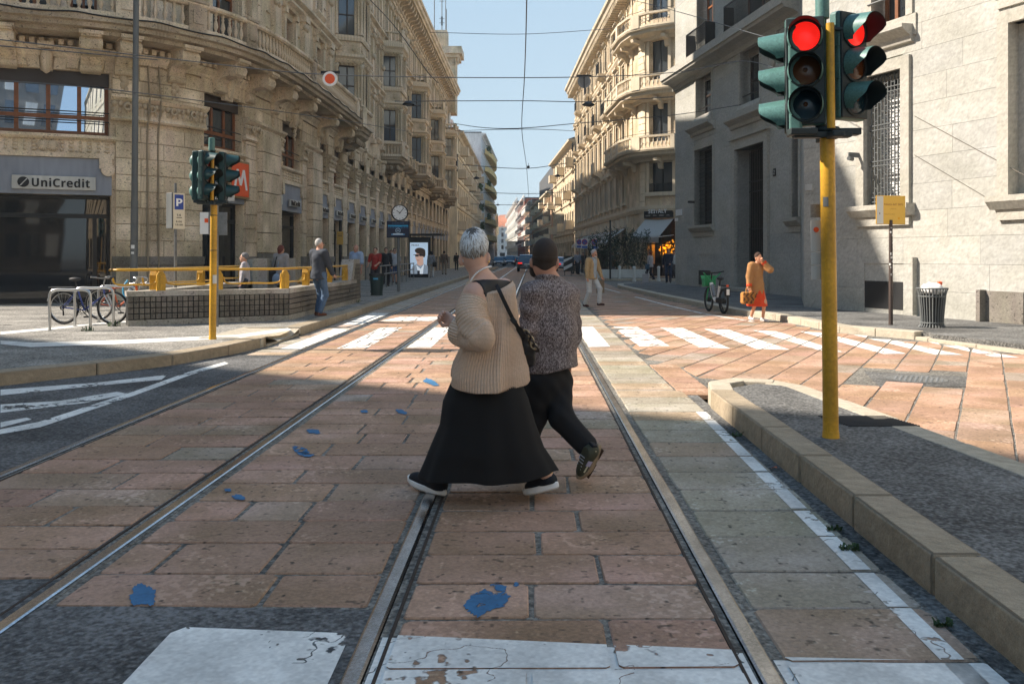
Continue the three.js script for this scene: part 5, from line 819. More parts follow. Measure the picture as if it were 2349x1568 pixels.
// ---------------------------------------------------------------- more distant buildings, and those outside the frame that shade the street or are mirrored in it
seed(404);
function block(name, label, pts, side, h, floors, o = {}) {   // street front along pts; body behind; windows floor by floor
  const { m = M.cream, trim = M.creamTrim, bay = 3.1, h0 = 4.2, ww = 1.1, wh = 1.9, depth = 14, roof = M.slate, ridge = 0, shut = null, balc = 0, bm = trim, end = null, fl = 3.4, shop = true } = o;
  const P = new Path(pts, side), L = P.L, t = thing(name, label, 'building', [pts[0][0], 0, -pts[0][1]]);
  const B = (n, g, mm = m, p = t) => partW(n, g, mm, p);
  const nb = Math.max(1, Math.floor((L - 0.6) / bay)), off = (L - nb * bay) / 2;
  for (let f = -1; f < floors; f++) {
    const a = f < 0 ? 0 : h0 + f * fl, b = f < 0 ? h0 : f === floors - 1 ? h : a + fl, holes = [];
    for (let i = 0; i < nb; i++) { const c = off + (i + 0.5) * bay; if (f < 0) { if (shop) holes.push([c - bay * 0.36, c + bay * 0.36, 0.2, h0 - 0.9]); } else holes.push([c - ww / 2, c + ww / 2, a + 0.75, a + 0.75 + wh]); }
    B('wall', P.wall(0, L, a, b, -0.4, 0, holes));
    for (const q of holes) {
      const w = B('window', P.box(q[0], q[1], q[2], q[3], -0.25, -0.2), f < 0 ? M.paneShop : rnd() < 0.35 ? M.paneSky : M.pane);
      if (f >= 0) { partW('sill', P.box(q[0] - 0.15, q[1] + 0.15, q[2] - 0.14, q[2], -0.1, 0.14), trim, w); partW('frame', [P.box(q[0] - 0.14, q[0], q[2], q[3] + 0.14, -0.05, 0.05), P.box(q[1], q[1] + 0.14, q[2], q[3] + 0.14, -0.05, 0.05), P.box(q[0], q[1], q[3], q[3] + 0.2, -0.05, 0.09)], trim, w); if (shut) partW('shutter', [P.box(q[0] - ww * 0.5, q[0] - 0.02, q[2], q[3], 0.05, 0.1), P.box(q[1] + 0.02, q[1] + ww * 0.5, q[2], q[3], 0.05, 0.1)], shut, w); }
    }
    if (f >= 0) B('string_course', P.sweep([[-0.02, a - 0.05], [0.12, a], [0.16, a + 0.12], [-0.02, a + 0.14]], 0, L), trim);
    if (balc && f >= 0) for (let i = f % 2; i < nb; i += balc) { const c = off + (i + 0.5) * bay, bl = B('balcony', P.box(c - 1.05, c + 1.05, a + 0.5, a + 0.7, -0.02, 1.0), trim); partW('parapet', [P.box(c - 1.05, c + 1.05, a + 0.7, a + 1.55, 0.94, 1.0), P.box(c - 1.05, c - 0.99, a + 0.7, a + 1.55, 0, 1.0), P.box(c + 0.99, c + 1.05, a + 0.7, a + 1.55, 0, 1.0)], bm, bl); }
  }
  B('cornice', P.sweep([[-0.3, h - 0.7], [0.1, h - 0.7], [0.2, h - 0.35], [0.7, h - 0.2], [0.75, h], [-0.3, h + 0.1]], 0, L), trim);
  const q0 = P.at(0), q1 = P.at(L), bk = (q, d) => [q.x - q.nx * d, q.Z - q.nz * d];
  const A = bk(q0, 0.02), D = bk(q0, depth), E = bk(q1, 0.02), Fp = bk(q1, depth);
  const sidep = end || [];
  for (const [u, w, sd] of [[A, D, 1], [E, Fp, -1], [D, Fp, 1]]) B('side_wall', new Path([u, w], sd).box(0, Math.hypot(u[0] - w[0], u[1] - w[1]), 0, h - 0.05, -0.3, 0), o.sideM || m);
  if (ridge) { const mid0 = bk(q0, depth * 0.42), mid1 = bk(q1, depth * 0.42), e = -0.7, a0 = bk(q0, e), a1 = bk(q1, e), v = (p, y) => V(p[0], y, -p[1]); B('roof', [poly3([[v(a0, h), v(a1, h)], [v(mid0, h + ridge), v(mid1, h + ridge)], [v(D, h), v(Fp, h)]]), poly3([[v(a0, h), v(a0, h - 0.01)], [v(mid0, h + ridge), v(mid0, h - 0.01)], [v(D, h), v(D, h - 0.01)]])], roof); } else B('roof', slab(gnd([A, E, Fp, D]), h, h + 0.25), roof);
  return { t, P, B };
}
mat('facadePink', [0.86, 0.56, 0.38], { map: 'plaster' }); mat('facadeWhite', [0.92, 0.91, 0.88], { map: 'plaster' }); mat('facadeBrick', [0.46, 0.15, 0.09], { map: 'plaster' }); mat('facadeBlue', [0.80, 0.83, 0.86], { map: 'plaster' }); mat('balconyYellow', [0.92, 0.64, 0.24], { map: 'plaster' }); mat('facadeGrey', [0.30, 0.27, 0.24], { map: 'plaster' }); mat('facadeCream', [0.95, 0.84, 0.64], { map: 'plaster' });
const plantBunch = (P, s, h, d, w, n, m = M.leaf) => { const pos = []; for (let i = 0; i < n; i++) { const p = P.pt(s + rr(-w, w), h + rr(-0.3, 0.35) * 1.6, d + rr(-0.25, 0.25)); pos.push(T(new THREE.PlaneGeometry(rr(0.15, 0.3), rr(0.2, 0.5)), p.x, p.y, p.z, rr(-1, 1), rr(0, 3), rr(-1, 1))); } return J(pos); };
{ const b = block('apartment_house', 'cream stuccoed house with an orange tiled roof just beyond the ornate palazzo', [[-8.85, 106], [-9.15, 158]], 1, 16.4, 4, { m: M.facadeCream, ridge: 2.2, roof: M.roofTile, balc: 3, fl: 3.1, bay: 3.4 });
  b.B('window', [0, 1].map(i => box(-9.35 + i * 0.36, -9.12 + i * 0.36, 11.5, 13.6, -105.6, -105.55)), M.pane); b.B('roof_terrace', slab(gnd([[-10.5, 118], [-10.5, 156], [-20, 156], [-20, 118]]), 16.4, 19.6), M.facadeWhite); b.B('climbing_plant', [1, 2, 3].map(i => plantBunch(b.P, 38 + i * 3.4, 15.8 - i * 3, 0.6, 1.6, 60)), M.leaf); }
{ const b = block('apartment_block', 'tall pale apartment block with rounded yellow balcony fronts', [[-9.0, 160], [-8.6, 206]], 1, 23.6, 6, { m: M.facadeBlue, trim: M.facadeWhite, balc: 0, fl: 3.2, bay: 3.6 });
  for (let f = 0; f < 6; f++) { const h = 4.6 + f * 3.2, q = []; for (let i = 0; i <= 20; i++) { const t = i / 20, s = 6 + t * 36; q.push([s, 0.25 + 1.1 * Math.pow(Math.sin(t * 3.14159), 0.6)]); } const rows = [0, 1.0].map(dy => q.map(([s, d]) => b.P.pt(s, h + dy, d))); const bl = b.B('balcony', [poly3(rows), poly3([q.map(([s, d]) => b.P.pt(s, h, d)), q.map(([s]) => b.P.pt(s, h, -0.1))])], M.balconyYellow); if (f % 2) partW('plants', plantBunch(b.P, 9, h + 1.1, 0.8, 3, 60), M.leaf, bl); } }
block('far_house', 'low brown house far down the left side of the street', [[-8.7, 210], [-15.5, 400]], 1, 11.5, 2, { m: M.facadeGrey, trim: M.facadeCream, ridge: 2, roof: M.roofTile, bay: 6 });
block('palazzo', 'pale classical palazzo with heavy roof cornice after the cream corner building', [[5.0, 104], [3.2, 134]], -1, 15.2, 3, { m: M.cream, ridge: 2.2, balc: 4, fl: 3.7, bay: 2.9 });
{ const b = block('apartment_house', 'pinkish orange house with brown shutters and a slate mansard', [[3.05, 140], [0.2, 192]], -1, 11.8, 3, { m: M.facadePink, trim: M.facadeCream, ridge: 1.5, roof: M.roofTile, fl: 2.9, h0: 3.5, bay: 2.6, shut: M.woodDark, balc: 5 }); b.B('mansard_roof', slab(gnd([[4.0, 146], [1.6, 190], [12, 190], [12, 146]]), 11.5, 17.2), M.slate); for (let i = 0; i < 5; i++) b.B('chimney', box(4.5 + i * 1.2, 5.1 + i * 1.2, 17.2, 18.0, -150 - i * 4, -151 - i * 4), M.facadePink); }
block('apartment_house', 'coral house covered in small flowered balconies', [[0.1, 193], [-1.75, 228]], -1, 13.6, 4, { m: M.facadePink, trim: M.facadeWhite, fl: 2.6, h0: 3.4, bay: 3, balc: 1, bm: M.facadeWhite });
block('office_block', 'brick red and dark glass block with jutting floors', [[-1.9, 230], [-4.2, 272]], -1, 16.5, 4, { m: M.facadeBrick, trim: M.facadeWhite, ww: 2.2, wh: 2.2, bay: 3.2, balc: 2, bm: M.greyPaint });
block('apartment_block', 'white modern block with a planted roof near the end of the street', [[-4.6, 285], [-11.1, 400]], -1, 19, 5, { m: M.facadeWhite, trim: M.facadeWhite, sideM: M.facadeGrey, bay: 4, balc: 2, bm: M.facadeWhite });
block('far_house', 'pale house with an orange gable closing the far end of the street', [[-17.5, 425], [-10.5, 425]], 1, 15.6, 4, { m: M.facadeBlue, trim: M.facadeWhite, ridge: 3, roof: M.roofTile, fl: 3, bay: 3.4, depth: 20 });
block('far_house', 'distant row of tiled roofs above the closing house', [[-26, 520], [-8, 500]], 1, 21, 4, { m: M.facadeCream, ridge: 5, roof: M.roofTile, bay: 5, fl: 4, depth: 24 });
// outside the frame: the building at the near left whose roof edge shades the foreground, and the offices behind the camera mirrored in the bank's windows
{ const t = thing('corner_building', 'stone building out of view on the near left that shades the foreground', 'building', [-17.2, 0, -10]); const pl = [[-31.2, 17.5], [-17.0, 8.0], [-17.0, -34], [-60, -34], [-60, 22]];
  partW('wall', pl.map((p, i) => { const q = pl[(i + 1) % 5]; return new Path([p, q], 1).box(0, Math.hypot(p[0] - q[0], p[1] - q[1]), 0, 18, -0.5, 0); }), M.limestone, t); partW('roof', slab(gnd(pl), 17.7, 18), M.slate, t);
  const P = new Path([pl[1], pl[2]], -1); for (let f = 0; f < 4; f++) for (let i = 0; i < 10; i++) partW('window', P.box(2 + i * 4.2, 3.6 + i * 4.2, 2 + f * 4.2, 4.6 + f * 4.2, -0.02, 0.03), M.pane, t); }
{ const t = thing('office_tower', 'dark office building out of view behind the camera, mirrored in the bank windows', 'building', [6, 0, 42]); partW('wall', box(1.5, 9.4, 0, 30, 42, 60), M.facadeGrey, t); for (let f = 0; f < 9; f++) for (let i = 0; i < 4; i++) partW('window', box(1.9 + i * 1.9, 3.1 + i * 1.9, 1.5 + f * 3.2, 3.7 + f * 3.2, 41.9, 41.97), (f + i) % 3 ? M.paneSky : M.facadeWhite, t); }
block('palazzo', 'stone palazzo out of view behind the camera on the right', [[17, -6], [17, -46]], 1, 18, 4, { m: M.limestone, trim: M.limestonePale, bay: 4 });
// ---------------------------------------------------------------- signals, poles, signs, metro entrance, racks, bins, wires
seed(505);
const canvasTex = (w, h, draw) => { const c = document.createElement('canvas'); c.width = w; c.height = h; draw(c.getContext('2d'), w, h); const t = new THREE.CanvasTexture(c); t.colorSpace = THREE.SRGBColorSpace; return t; };
const printMat = (name, t, o = {}) => { const m = new THREE.MeshStandardMaterial({ map: t, roughness: 0.5, side: THREE.DoubleSide, ...o }); m.userData.keepUV = true; return M[name] = m; };
mat('lensRed', [0.75, 0.02, 0.01], { rough: 0.3 }); M.lensRed.emissive.setRGB(1, 0.018, 0.012); M.lensRed.emissiveIntensity = 0.66; M.lensRed.emissiveMap = tex(128, 0.24, (u, v) => 0.90 + 0.10 * Math.sin(v * 6.2832 * 17) - 0.12 * fbm(u, v, 8, 3, 161));
mat('lensRedOff', [0.10, 0.012, 0.008], { phys: true, rough: 0.2, ior: 1.5 }); mat('lensAmberOff', [0.09, 0.03, 0.008], { phys: true, rough: 0.2 }); mat('lensGreenOff', [0.012, 0.035, 0.05], { phys: true, rough: 0.2 });
function signalHead(parent, x, y, z, yaw, lit, back = M.signalGreen, face = M.signalDark) {
  const h = new THREE.Group(); h.name = 'signal_head'; h.position.set(x, y, z); h.rotation.y = yaw; parent.add(h);
  part('housing', [rbox(0.285, 0.80, 0.10, 0.025, 0, 0, -0.05)], back, h); part('face_plate', [rbox(0.27, 0.78, 0.02, 0.008, 0, 0, 0.005)], face, h);
  [0.25, 0, -0.25].forEach((dy, i) => {
    const rows = []; for (let k = 0; k <= 20; k++) { const a = lerp(-0.62, Math.PI + 0.62, k / 20), c = Math.cos(a), s = Math.sin(a), len = 0.2 * (0.34 + 0.66 * sst(-0.55, 0.35, s)); const r = [0, 0.25, 0.5, 0.75, 1].map(t => V(c * (0.128 - 0.012 * t), dy + s * (0.128 - 0.012 * t) - 0.012 * t, 0.012 + len * t)); rows.push(r); }
    const g = poly3(rows); const inn = poly3(rows.map(r => r.map(p => V(p.x * 0.965, dy + (p.y - dy) * 0.965, p.z))));
    part('hood', g, back, h); part('hood_lining', inn, face, h);
    part('lens_ring', T(new THREE.TorusGeometry(0.118, 0.012, 6, 24), 0, dy, 0.018), face, h);
    const lens = part('lens', T(new THREE.SphereGeometry(0.30, 24, 6, 0, Math.PI * 2, 0, 0.36).rotateX(Math.PI / 2), 0, dy, -0.262), i === 0 ? (lit ? M.lensRed : M.lensRedOff) : i === 1 ? M.lensAmberOff : M.lensGreenOff, h, i === 0 && lit ? 'lit red lens' : null);
    if (!(i === 0 && lit)) part('lamp', T(new THREE.SphereGeometry(0.02, 8, 6), 0, dy, 0.03), M.lensAmberOff, h);
  });
  for (const q of [-0.32, -0.1, 0.14]) part('hinge', box(-0.152, -0.14, q, q + 0.06, -0.06, 0), back, h);
  return h;
}
function signal(name, label, pos, lit, lean) {
  const t = thing(name, label, 'traffic light', pos, 0, null); t.rotation.z = lean;
  part('pole', [cyl(0.056, 0.053, 2.28, 20), T(cyl(0.062, 0.058, 0.05, 20), 0, 0.0, 0), T(new THREE.TorusGeometry(0.0565, 0.003, 4, 20).rotateX(Math.PI / 2), 0, 0.16, 0)], M.yellow, t);
  part('upper_pole', T(cyl(0.029, 0.029, 0.76, 14), 0, 2.26, 0.09), M.yellow, t);
  part('pole_cap', [T(cyl(0.05, 0.05, 0.2, 18), -0.035, 3.07, 0.03), T(new THREE.SphereGeometry(0.05, 18, 5, 0, 6.3, 0, 1.57).scale(1, 0.3, 1), -0.035, 3.27, 0.03)], M.signalGreen, t);
  part('mast', T(cyl(0.045, 0.045, 0.85, 12), -0.035, 2.24, -0.02), M.signalDark, t);
  part('bracket', [T(new THREE.TorusGeometry(0.075, 0.02, 6, 16).rotateX(Math.PI / 2), 0, 2.26, 0), rbox(0.42, 0.045, 0.09, 0.01, -0.05, 2.22, 0.03), rbox(0.09, 0.045, 0.4, 0.01, 0.02, 2.21, 0), bar(V(-0.05, 3.02, 0), V(0.13, 2.99, 0.02), 0.016), T(rbox(0.16, 0.05, 0.1, 0.01), 0.15, 2.24, 0.02), T(rbox(0.2, 0.05, 0.1, 0.01), -0.2, 2.24, 0.06)], M.signalDark, t);
  return t;
}
{
  const t = signal('traffic_light', 'large traffic light with two lit red lenses on the near yellow pole', [2.2, 0.17, -6.57], true, 0.012);
  signalHead(t, -0.165, 2.69, 0.03, -0.31, true); signalHead(t, 0.215, 2.74, -0.05, 0.52, true); signalHead(t, -0.25, 2.63, -0.12, -1.86, false);
  for (const [y0, y1, m] of [[1.62, 1.72, M.galv], [1.37, 1.6, M.offWhite], [1.27, 1.36, M.offWhite], [1.16, 1.26, M.offWhite]]) part('small_sign', rbox(0.16, y1 - y0, 0.006, 0.002, -0.03, (y0 + y1) / 2, -0.066, 1), m, t);
  part('emblem', T(new THREE.CylinderGeometry(0.02, 0.02, 0.003, 14).rotateX(Math.PI / 2), -0.07, 1.53, -0.061), M.orangeRed, t);
  for (const [y, a, m, w, h] of [[1.73, -2.2, M.greyPaint, 0.04, 0.07], [1.38, 0.5, M.limestoneDark, 0.05, 0.045], [1.28, 0.6, M.rubber, 0.05, 0.008], [1.18, 0.4, M.offWhite, 0.03, 0.006], [0.95, 0.3, M.limestoneDark, 0.045, 0.03]]) part('sticker', T(new THREE.CylinderGeometry(0.0562, 0.0562, h, 10, 1, true, a + Math.PI / 2 - w * 9, w * 18), 0, y, 0), m, t);
}
{
  const b = G(487, 778, 0.15), t = signal('traffic_light', 'smaller dark traffic light on a yellow pole in front of the metro parapet', [b.x, 0.15, b.z], false, -0.01);
  for (const [x, z, w] of [[-0.06, 0.1, 1.25], [-0.22, -0.02, 1.5], [0.14, -0.14, 1.75]]) { const h = signalHead(t, x, 2.66, z, w, false, mat('signalDeep', [0.012, 0.05, 0.05], { rough: 0.45 })); part('lamp_dome', [0.25, 0, -0.25].map(y => T(new THREE.SphereGeometry(0.11, 14, 10).scale(1, 1, 0.8), 0, y, -0.1)), M.signalGreen, h); }
  part('cable_tie', [T(new THREE.TorusGeometry(0.057, 0.006, 4, 16).rotateX(Math.PI / 2), 0, 2.02, 0), T(new THREE.TorusGeometry(0.057, 0.006, 4, 16).rotateX(Math.PI / 2), 0, 1.45, 0)], M.black, t);
  part('sticker', T(new THREE.CylinderGeometry(0.0575, 0.0575, 0.14, 10, 1, true, 0.2, 1.4), 0, 0.98, 0), M.offWhite, t);
}
{ // metro signs behind the small signal
  const b = At(497, 700, 17.2), t = thing('metro_sign', 'green and white metro sign frame on a slim post, with a grey back plate', 'sign', [b.x, 0.15, b.z]); part('post', cyl(0.03, 0.03, 2.75, 10), M.galv, t);
  const u = 17.2 / F; part('frame', [box(-0.04, 40 * u, 2.5, 2.53, -0.02, 0.02), box(0.0, 40 * u, 2.42, 2.5, -0.01, 0.01)], M.offWhite, t);
  part('name_strip', rbox(0.26, 0.075, 0.02, 0.004, 0.16, 2.585, 0.0), mat('signGreen', [0.01, 0.17, 0.09], { rough: 0.5 }), t); part('lettering', textGeo(fontB, 'DUE', 0.05, 0.003).translate(0.18, 2.585, 0.011), M.white, t);
  part('back_plate', rbox(0.36, 0.44, 0.02, 0.005, 0.02, 1.98, 0), M.galv, t); part('side_plate', box(-0.32, -0.16, 1.78, 2.2, 0.005, 0.02), M.white, t); part('red_mark', box(-0.23, -0.16, 2.0, 2.08, 0.02, 0.024), M.orangeRed, t); }
{ const s = SX(540), q = bp.pt(s, 0, 0), t = thing('metro_sign', 'red square metro sign with a white letter in a bronze frame on the bank wall', 'sign', [q.x, bp.h(540, 412), q.z]);
  const w = 0.56; partW('frame', bp.put(rbox(w * 2 + 0.16, w * 2 + 0.16, 0.12, 0.02, 0, 0, 0.06), s, bp.h(540, 412), 0.05), mat('bronze', [0.32, 0.22, 0.11], { rough: 0.5, metal: 0.3 }), t); partW('panel', bp.put(box(-w, w, -w, w, 0.12, 0.135), s, bp.h(540, 412), 0.05), M.orangeRed, t);
  const k = w / 0.56, M1 = [[-0.46, -0.34], [-0.34, -0.34], [-0.2, 0.12], [-0.06, -0.2], [0.06, -0.2], [0.2, 0.12], [0.34, -0.34], [0.46, -0.34], [0.27, 0.34], [0.14, 0.34], [0, -0.02], [-0.14, 0.34], [-0.27, 0.34]]; partW('letter_m', bp.put(prism(M1.map(p => [p[0] * k, p[1] * k]), 0.01).translate(0, 0, 0.135), s, bp.h(540, 412), 0.05), M.white, t); }
{ const t = thing('lamp_post', 'tall slim grey steel pole in front of the bank pier', 'pole', [At(306, 700, 25).x, 0.15, -25]); t.rotation.z = -0.008; part('pole', [cyl(0.095, 0.07, 12, 14), cyl(0.105, 0.1, 2.9, 14)], M.greyPaint, t); part('sticker', [T(new THREE.CylinderGeometry(0.106, 0.105, 0.1, 8, 1, true, -0.5, 1), 0, 1.62, 0), T(new THREE.CylinderGeometry(0.106, 0.105, 0.06, 4, 1, true, -0.4, 0.8), 0, 1.45, 0)], M.white, t); }
{ const b = At(402, 660, 19.5), u = 19.5 / F, t = thing('parking_sign', 'parking sign plate facing left of a dark back plate on a slim post', 'sign', [b.x, 0.15, b.z]); part('post', cyl(0.032, 0.03, 2.95, 10), M.galv, t);
  part('dark_plate', T(rbox(0.28, 0.78, 0.03, 0.01), -0.13, 2.35, 0, 0, -0.75), M.greyPaint, t);
  const tx = canvasTex(128, 512, (c, w, h) => { c.fillStyle = '#d8cdb4'; c.fillRect(0, 0, w, h); c.fillStyle = '#1d3f8f'; c.fillRect(14, 20, 100, 215); c.fillStyle = '#eee'; c.font = 'bold 150px sans-serif'; c.textAlign = 'center'; c.fillText('P', 64, 185); c.fillStyle = '#3a3328'; c.font = 'bold 46px sans-serif'; c.fillText('14', 60, 330); c.fillRect(36, 345, 60, 10); c.font = 'bold 36px sans-serif'; c.fillText('8:00', 62, 420); c.fillText('19:00', 62, 465); });
  part('sign_plate', T(new THREE.BoxGeometry(0.25, 0.78, 0.012), 0.075, 2.34, 0, 0, 0.75), printMat('parkingPrint', tx), t); }
// ---- metro entrance
{
  const a0 = [-7.85, 17.35], a1 = [-5.16, 18.9], a2 = [-5.16, 26.8], a3 = [-8.15, 26.8];
  const t = thing('metro_entrance', 'metro stair parapet of grey tiles with concrete coping and yellow railings', 'metro entrance', [-6.5, 0.15, -20]);
  const PF = new Path([a0, a1], 1), PS = new Path([a1, a2], 1), PL = new Path([[-7.85, 17.5], [-8.15, 26.8]], 1);
  const W = (n, g, m) => partW(n, g, m, t), y0 = 0.15;
  W('parapet', [PF.box(0, PF.L, y0, 0.72, -0.34, 0), PS.box(0, PS.L, y0, 0.72, -0.34, -0.001), PL.box(0.1, PL.L, y0, 0.72, 0, 0.34)], M.darkMetal);
  W('footing', [PF.box(0, PF.L, y0, 0.26, -0.1, 0.016), PS.box(0.0, PS.L, y0, 0.26, -0.1, 0.015)], M.concrete);
  W('coping', [PF.box(-0.02, PF.L + 0.01, 0.72, 0.82, -0.36, 0.03), PS.box(0.0, PS.L - 0.6, 0.72, 0.82, -0.36, 0.028), PL.box(0.3, PL.L - 0.5, 0.72, 0.82, -0.02, 0.36)], M.concrete);
  const tiles = [M.tileGrey, M.tileGrey2, M.tileGrey];
  const n = 31, tw = PF.L / n; for (let r = 0; r < 4; r++) for (let i = 0; i < n; i++) W('tile', PF.box(i * tw + 0.009, (i + 1) * tw - 0.009, 0.27 + r * 0.112 + 0.010, 0.27 + (r + 1) * 0.112 - 0.010, -0.01, 0.034 + rr(-0.006, 0.01)), tiles[Math.floor(rnd() * 3)]);
  for (let r = 0; r < 4; r++) { let s = 0; while (s < PS.L - 0.05) { const l = Math.min(rr(0.55, 1.1), PS.L - s); W('tile', PS.box(s + 0.006, s + l - 0.006, 0.27 + r * 0.112 + 0.010, 0.27 + (r + 1) * 0.112 - 0.010, -0.01, 0.028 + rr(-0.004, 0.006)), tiles[Math.floor(rnd() * 3)]); s += l; } }
  // raised end block with slanted flank
  const rise = (P, s0, s1, d0, d1) => { const g = prism([[s0, 0.72], [s0 + 0.5, 1.42], [s1, 1.42], [s1, 0.72]], Math.abs(d1 - d0)); const A = P.at(0); const m = new THREE.Matrix4().makeBasis(V(A.tx, 0, -A.tz), V(0, 1, 0), V(A.tx, 0, -A.tz).cross(V(0, 1, 0)).negate().multiplyScalar(1)); const z = V(A.tx, 0, -A.tz).cross(V(0, 1, 0)); m.makeBasis(V(A.tx, 0, -A.tz), V(0, 1, 0), z); m.setPosition(P.pt(0, 0, Math.min(d0, d1))); return g.applyMatrix4(m); };
  W('end_block', rise(PS, PS.L - 1.35, PS.L, -0.36, -0.002), M.concrete); for (let r = 0; r < 5; r++) W('tile', PS.box(PS.L - 1.2 + r * 0.08 + 0.25 * (r > 0), PS.L - 0.02, 0.73 + r * 0.115, 0.83 + r * 0.115, -0.01, 0.02), tiles[r % 3]);
  W('end_block', rise(PL, PL.L - 2.2, PL.L, 0.0, 0.36), M.concrete);
  W('stair_wall', box(-7.6, -7.2, 0.1, 1.45, -24.3, -27.2), M.concrete); W('stair_pit', [box(-7.7, -5.5, 0.151, 0.16, -19.5, -26.5)], M.black);
  for (let i = 0; i < 6; i++) W('stair_step', box(-7.6, -5.5, 0.151, 0.17 + i * 0.03, -24.5 - i * 0.35, -24.85 - i * 0.35), M.concrete);
  // yellow railing: posts, hand rail, lower rail with cranked ends
  const post = (P, s, d) => { const o = new THREE.Group(); o.name = 'railing_post'; t.add(o); const p = P.pt(s, 0.82, d); o.position.set(p.x + 6.5, p.y - 0.15, p.z + 20); const q = P.at(s); o.rotation.y = Math.atan2(q.tz, q.tx); part('post_body', prism([[-0.075, 0], [0.075, 0], [0.075, 0.3], [0.03, 0.38], [-0.03, 0.38], [-0.075, 0.3]], 0.13, 0.006).translate(0, 0, -0.065), M.yellow, o); part('post_rib', prism([[-0.02, 0], [0.02, 0], [0.02, 0.33], [-0.02, 0.33]], 0.17).translate(0, 0, -0.085), M.yellow, o); };
  const posts = [[PF, 0.62, -0.17], [PF, 1.72, -0.17], [PF, PF.L - 0.03, -0.17], [PS, 2.2, -0.18], [PS, 4.6, -0.18], [PS, 6.6, -0.18], [PL, 0.7, 0.18], [PL, 3.5, 0.18], [PL, 6.8, 0.18]];
  posts.forEach(p => post(...p));
  const rl = (pts, r) => tube(pts, r, 7, pts.length * 8);
  W('hand_rail', [rl([PL.pt(PL.L - 0.9, 1.235, 0.18), PL.pt(4, 1.235, 0.18), PL.pt(0.5, 1.235, 0.18), PF.pt(-0.3, 1.235, -0.2), PF.pt(0.2, 1.235, -0.17), PF.pt(1.7, 1.235, -0.17), PF.pt(PF.L - 0.3, 1.235, -0.17), PS.pt(0.4, 1.235, -0.18), PS.pt(3, 1.235, -0.18), PS.pt(PS.L - 0.9, 1.235, -0.18)], 0.027)], M.yellow);
  const lr = (P, s0, s1, d) => rl([P.pt(s0, 1.08, d), P.pt(s0 + 0.03, 0.98, d), P.pt(s0 + 0.12, 0.945, d), P.pt((s0 + s1) / 2, 0.945, d), P.pt(s1 - 0.12, 0.945, d), P.pt(s1 - 0.03, 0.98, d), P.pt(s1, 1.08, d)], 0.018);
  for (const [P, a, b, d] of [[PF, -0.25, 0.55, -0.17], [PF, 0.7, 1.62, -0.17], [PF, 1.82, PF.L - 0.1, -0.17], [PS, 0.08, 2.1, -0.18], [PS, 2.3, 4.5, -0.18], [PS, 4.7, 6.5, -0.18], [PL, 0.1, 3.4, 0.18], [PL, 3.6, 6.7, 0.18]]) W('lower_rail', lr(P, a, b, d), M.yellow);
  W('stair_rail', [tube([V(-6.0, 0.85, -23.0), V(-6.05, 1.25, -24.8), V(-6.05, 1.3, -25.3), V(-6.05, 0.9, -25.4)], 0.05, 6, 20)], M.yellow);
}
// ---- bicycle racks
const rack0 = (() => { const t = thing('bicycle_rack', 'polished steel hoop rack, the first and nearest of the row on the left', 'bicycle rack', [-8.8, 0.15, -16.3], 0, 'steel hoop bicycle racks'); const w = 0.74, h = 0.74, r = 0.1; part('hoop', tube([V(0, 0, 0), V(0, 0.3, 0), V(0, h - r, 0), V(r * 0.3, h - r * 0.3, 0), V(r, h, 0), V(w / 2, h, 0), V(w - r, h, 0), V(w - r * 0.3, h - r * 0.3, 0), V(w, h - r, 0), V(w, 0.3, 0), V(w, 0, 0)], 0.026, 8, 60), M.steel, t); part('base_plate', [cyl(0.05, 0.05, 0.008, 10), T(cyl(0.05, 0.05, 0.008, 10), w, 0, 0)], M.galv, t); return t; })();
[[-8.85, 17.3, 'second of the row, a blue bicycle against it'], [-8.9, 18.35, 'third of the row, beside the orange bicycle'], [-8.6, 19.6, 'last of the row, partly behind the tiled parapet']].forEach(([x, z, l]) => { const c = rack0.clone(); c.name = numbered('bicycle_rack'); c.position.set(x, 0.15, -z); c.userData = { ...c.userData, label: 'polished steel hoop rack, ' + l }; scene.add(c); });
mat('bikeBlue', [0.035, 0.06, 0.24], { rough: 0.35 }); mat('bikeOrange', [0.62, 0.10, 0.015], { rough: 0.35 }); mat('bikeLime', [0.03, 0.34, 0.13], { rough: 0.4 }); mat('bikeSilver', [0.5, 0.52, 0.55], { rough: 0.35, metal: 0.5 }); mat('tapeBlue', [0.08, 0.38, 0.62], { rough: 0.6 });
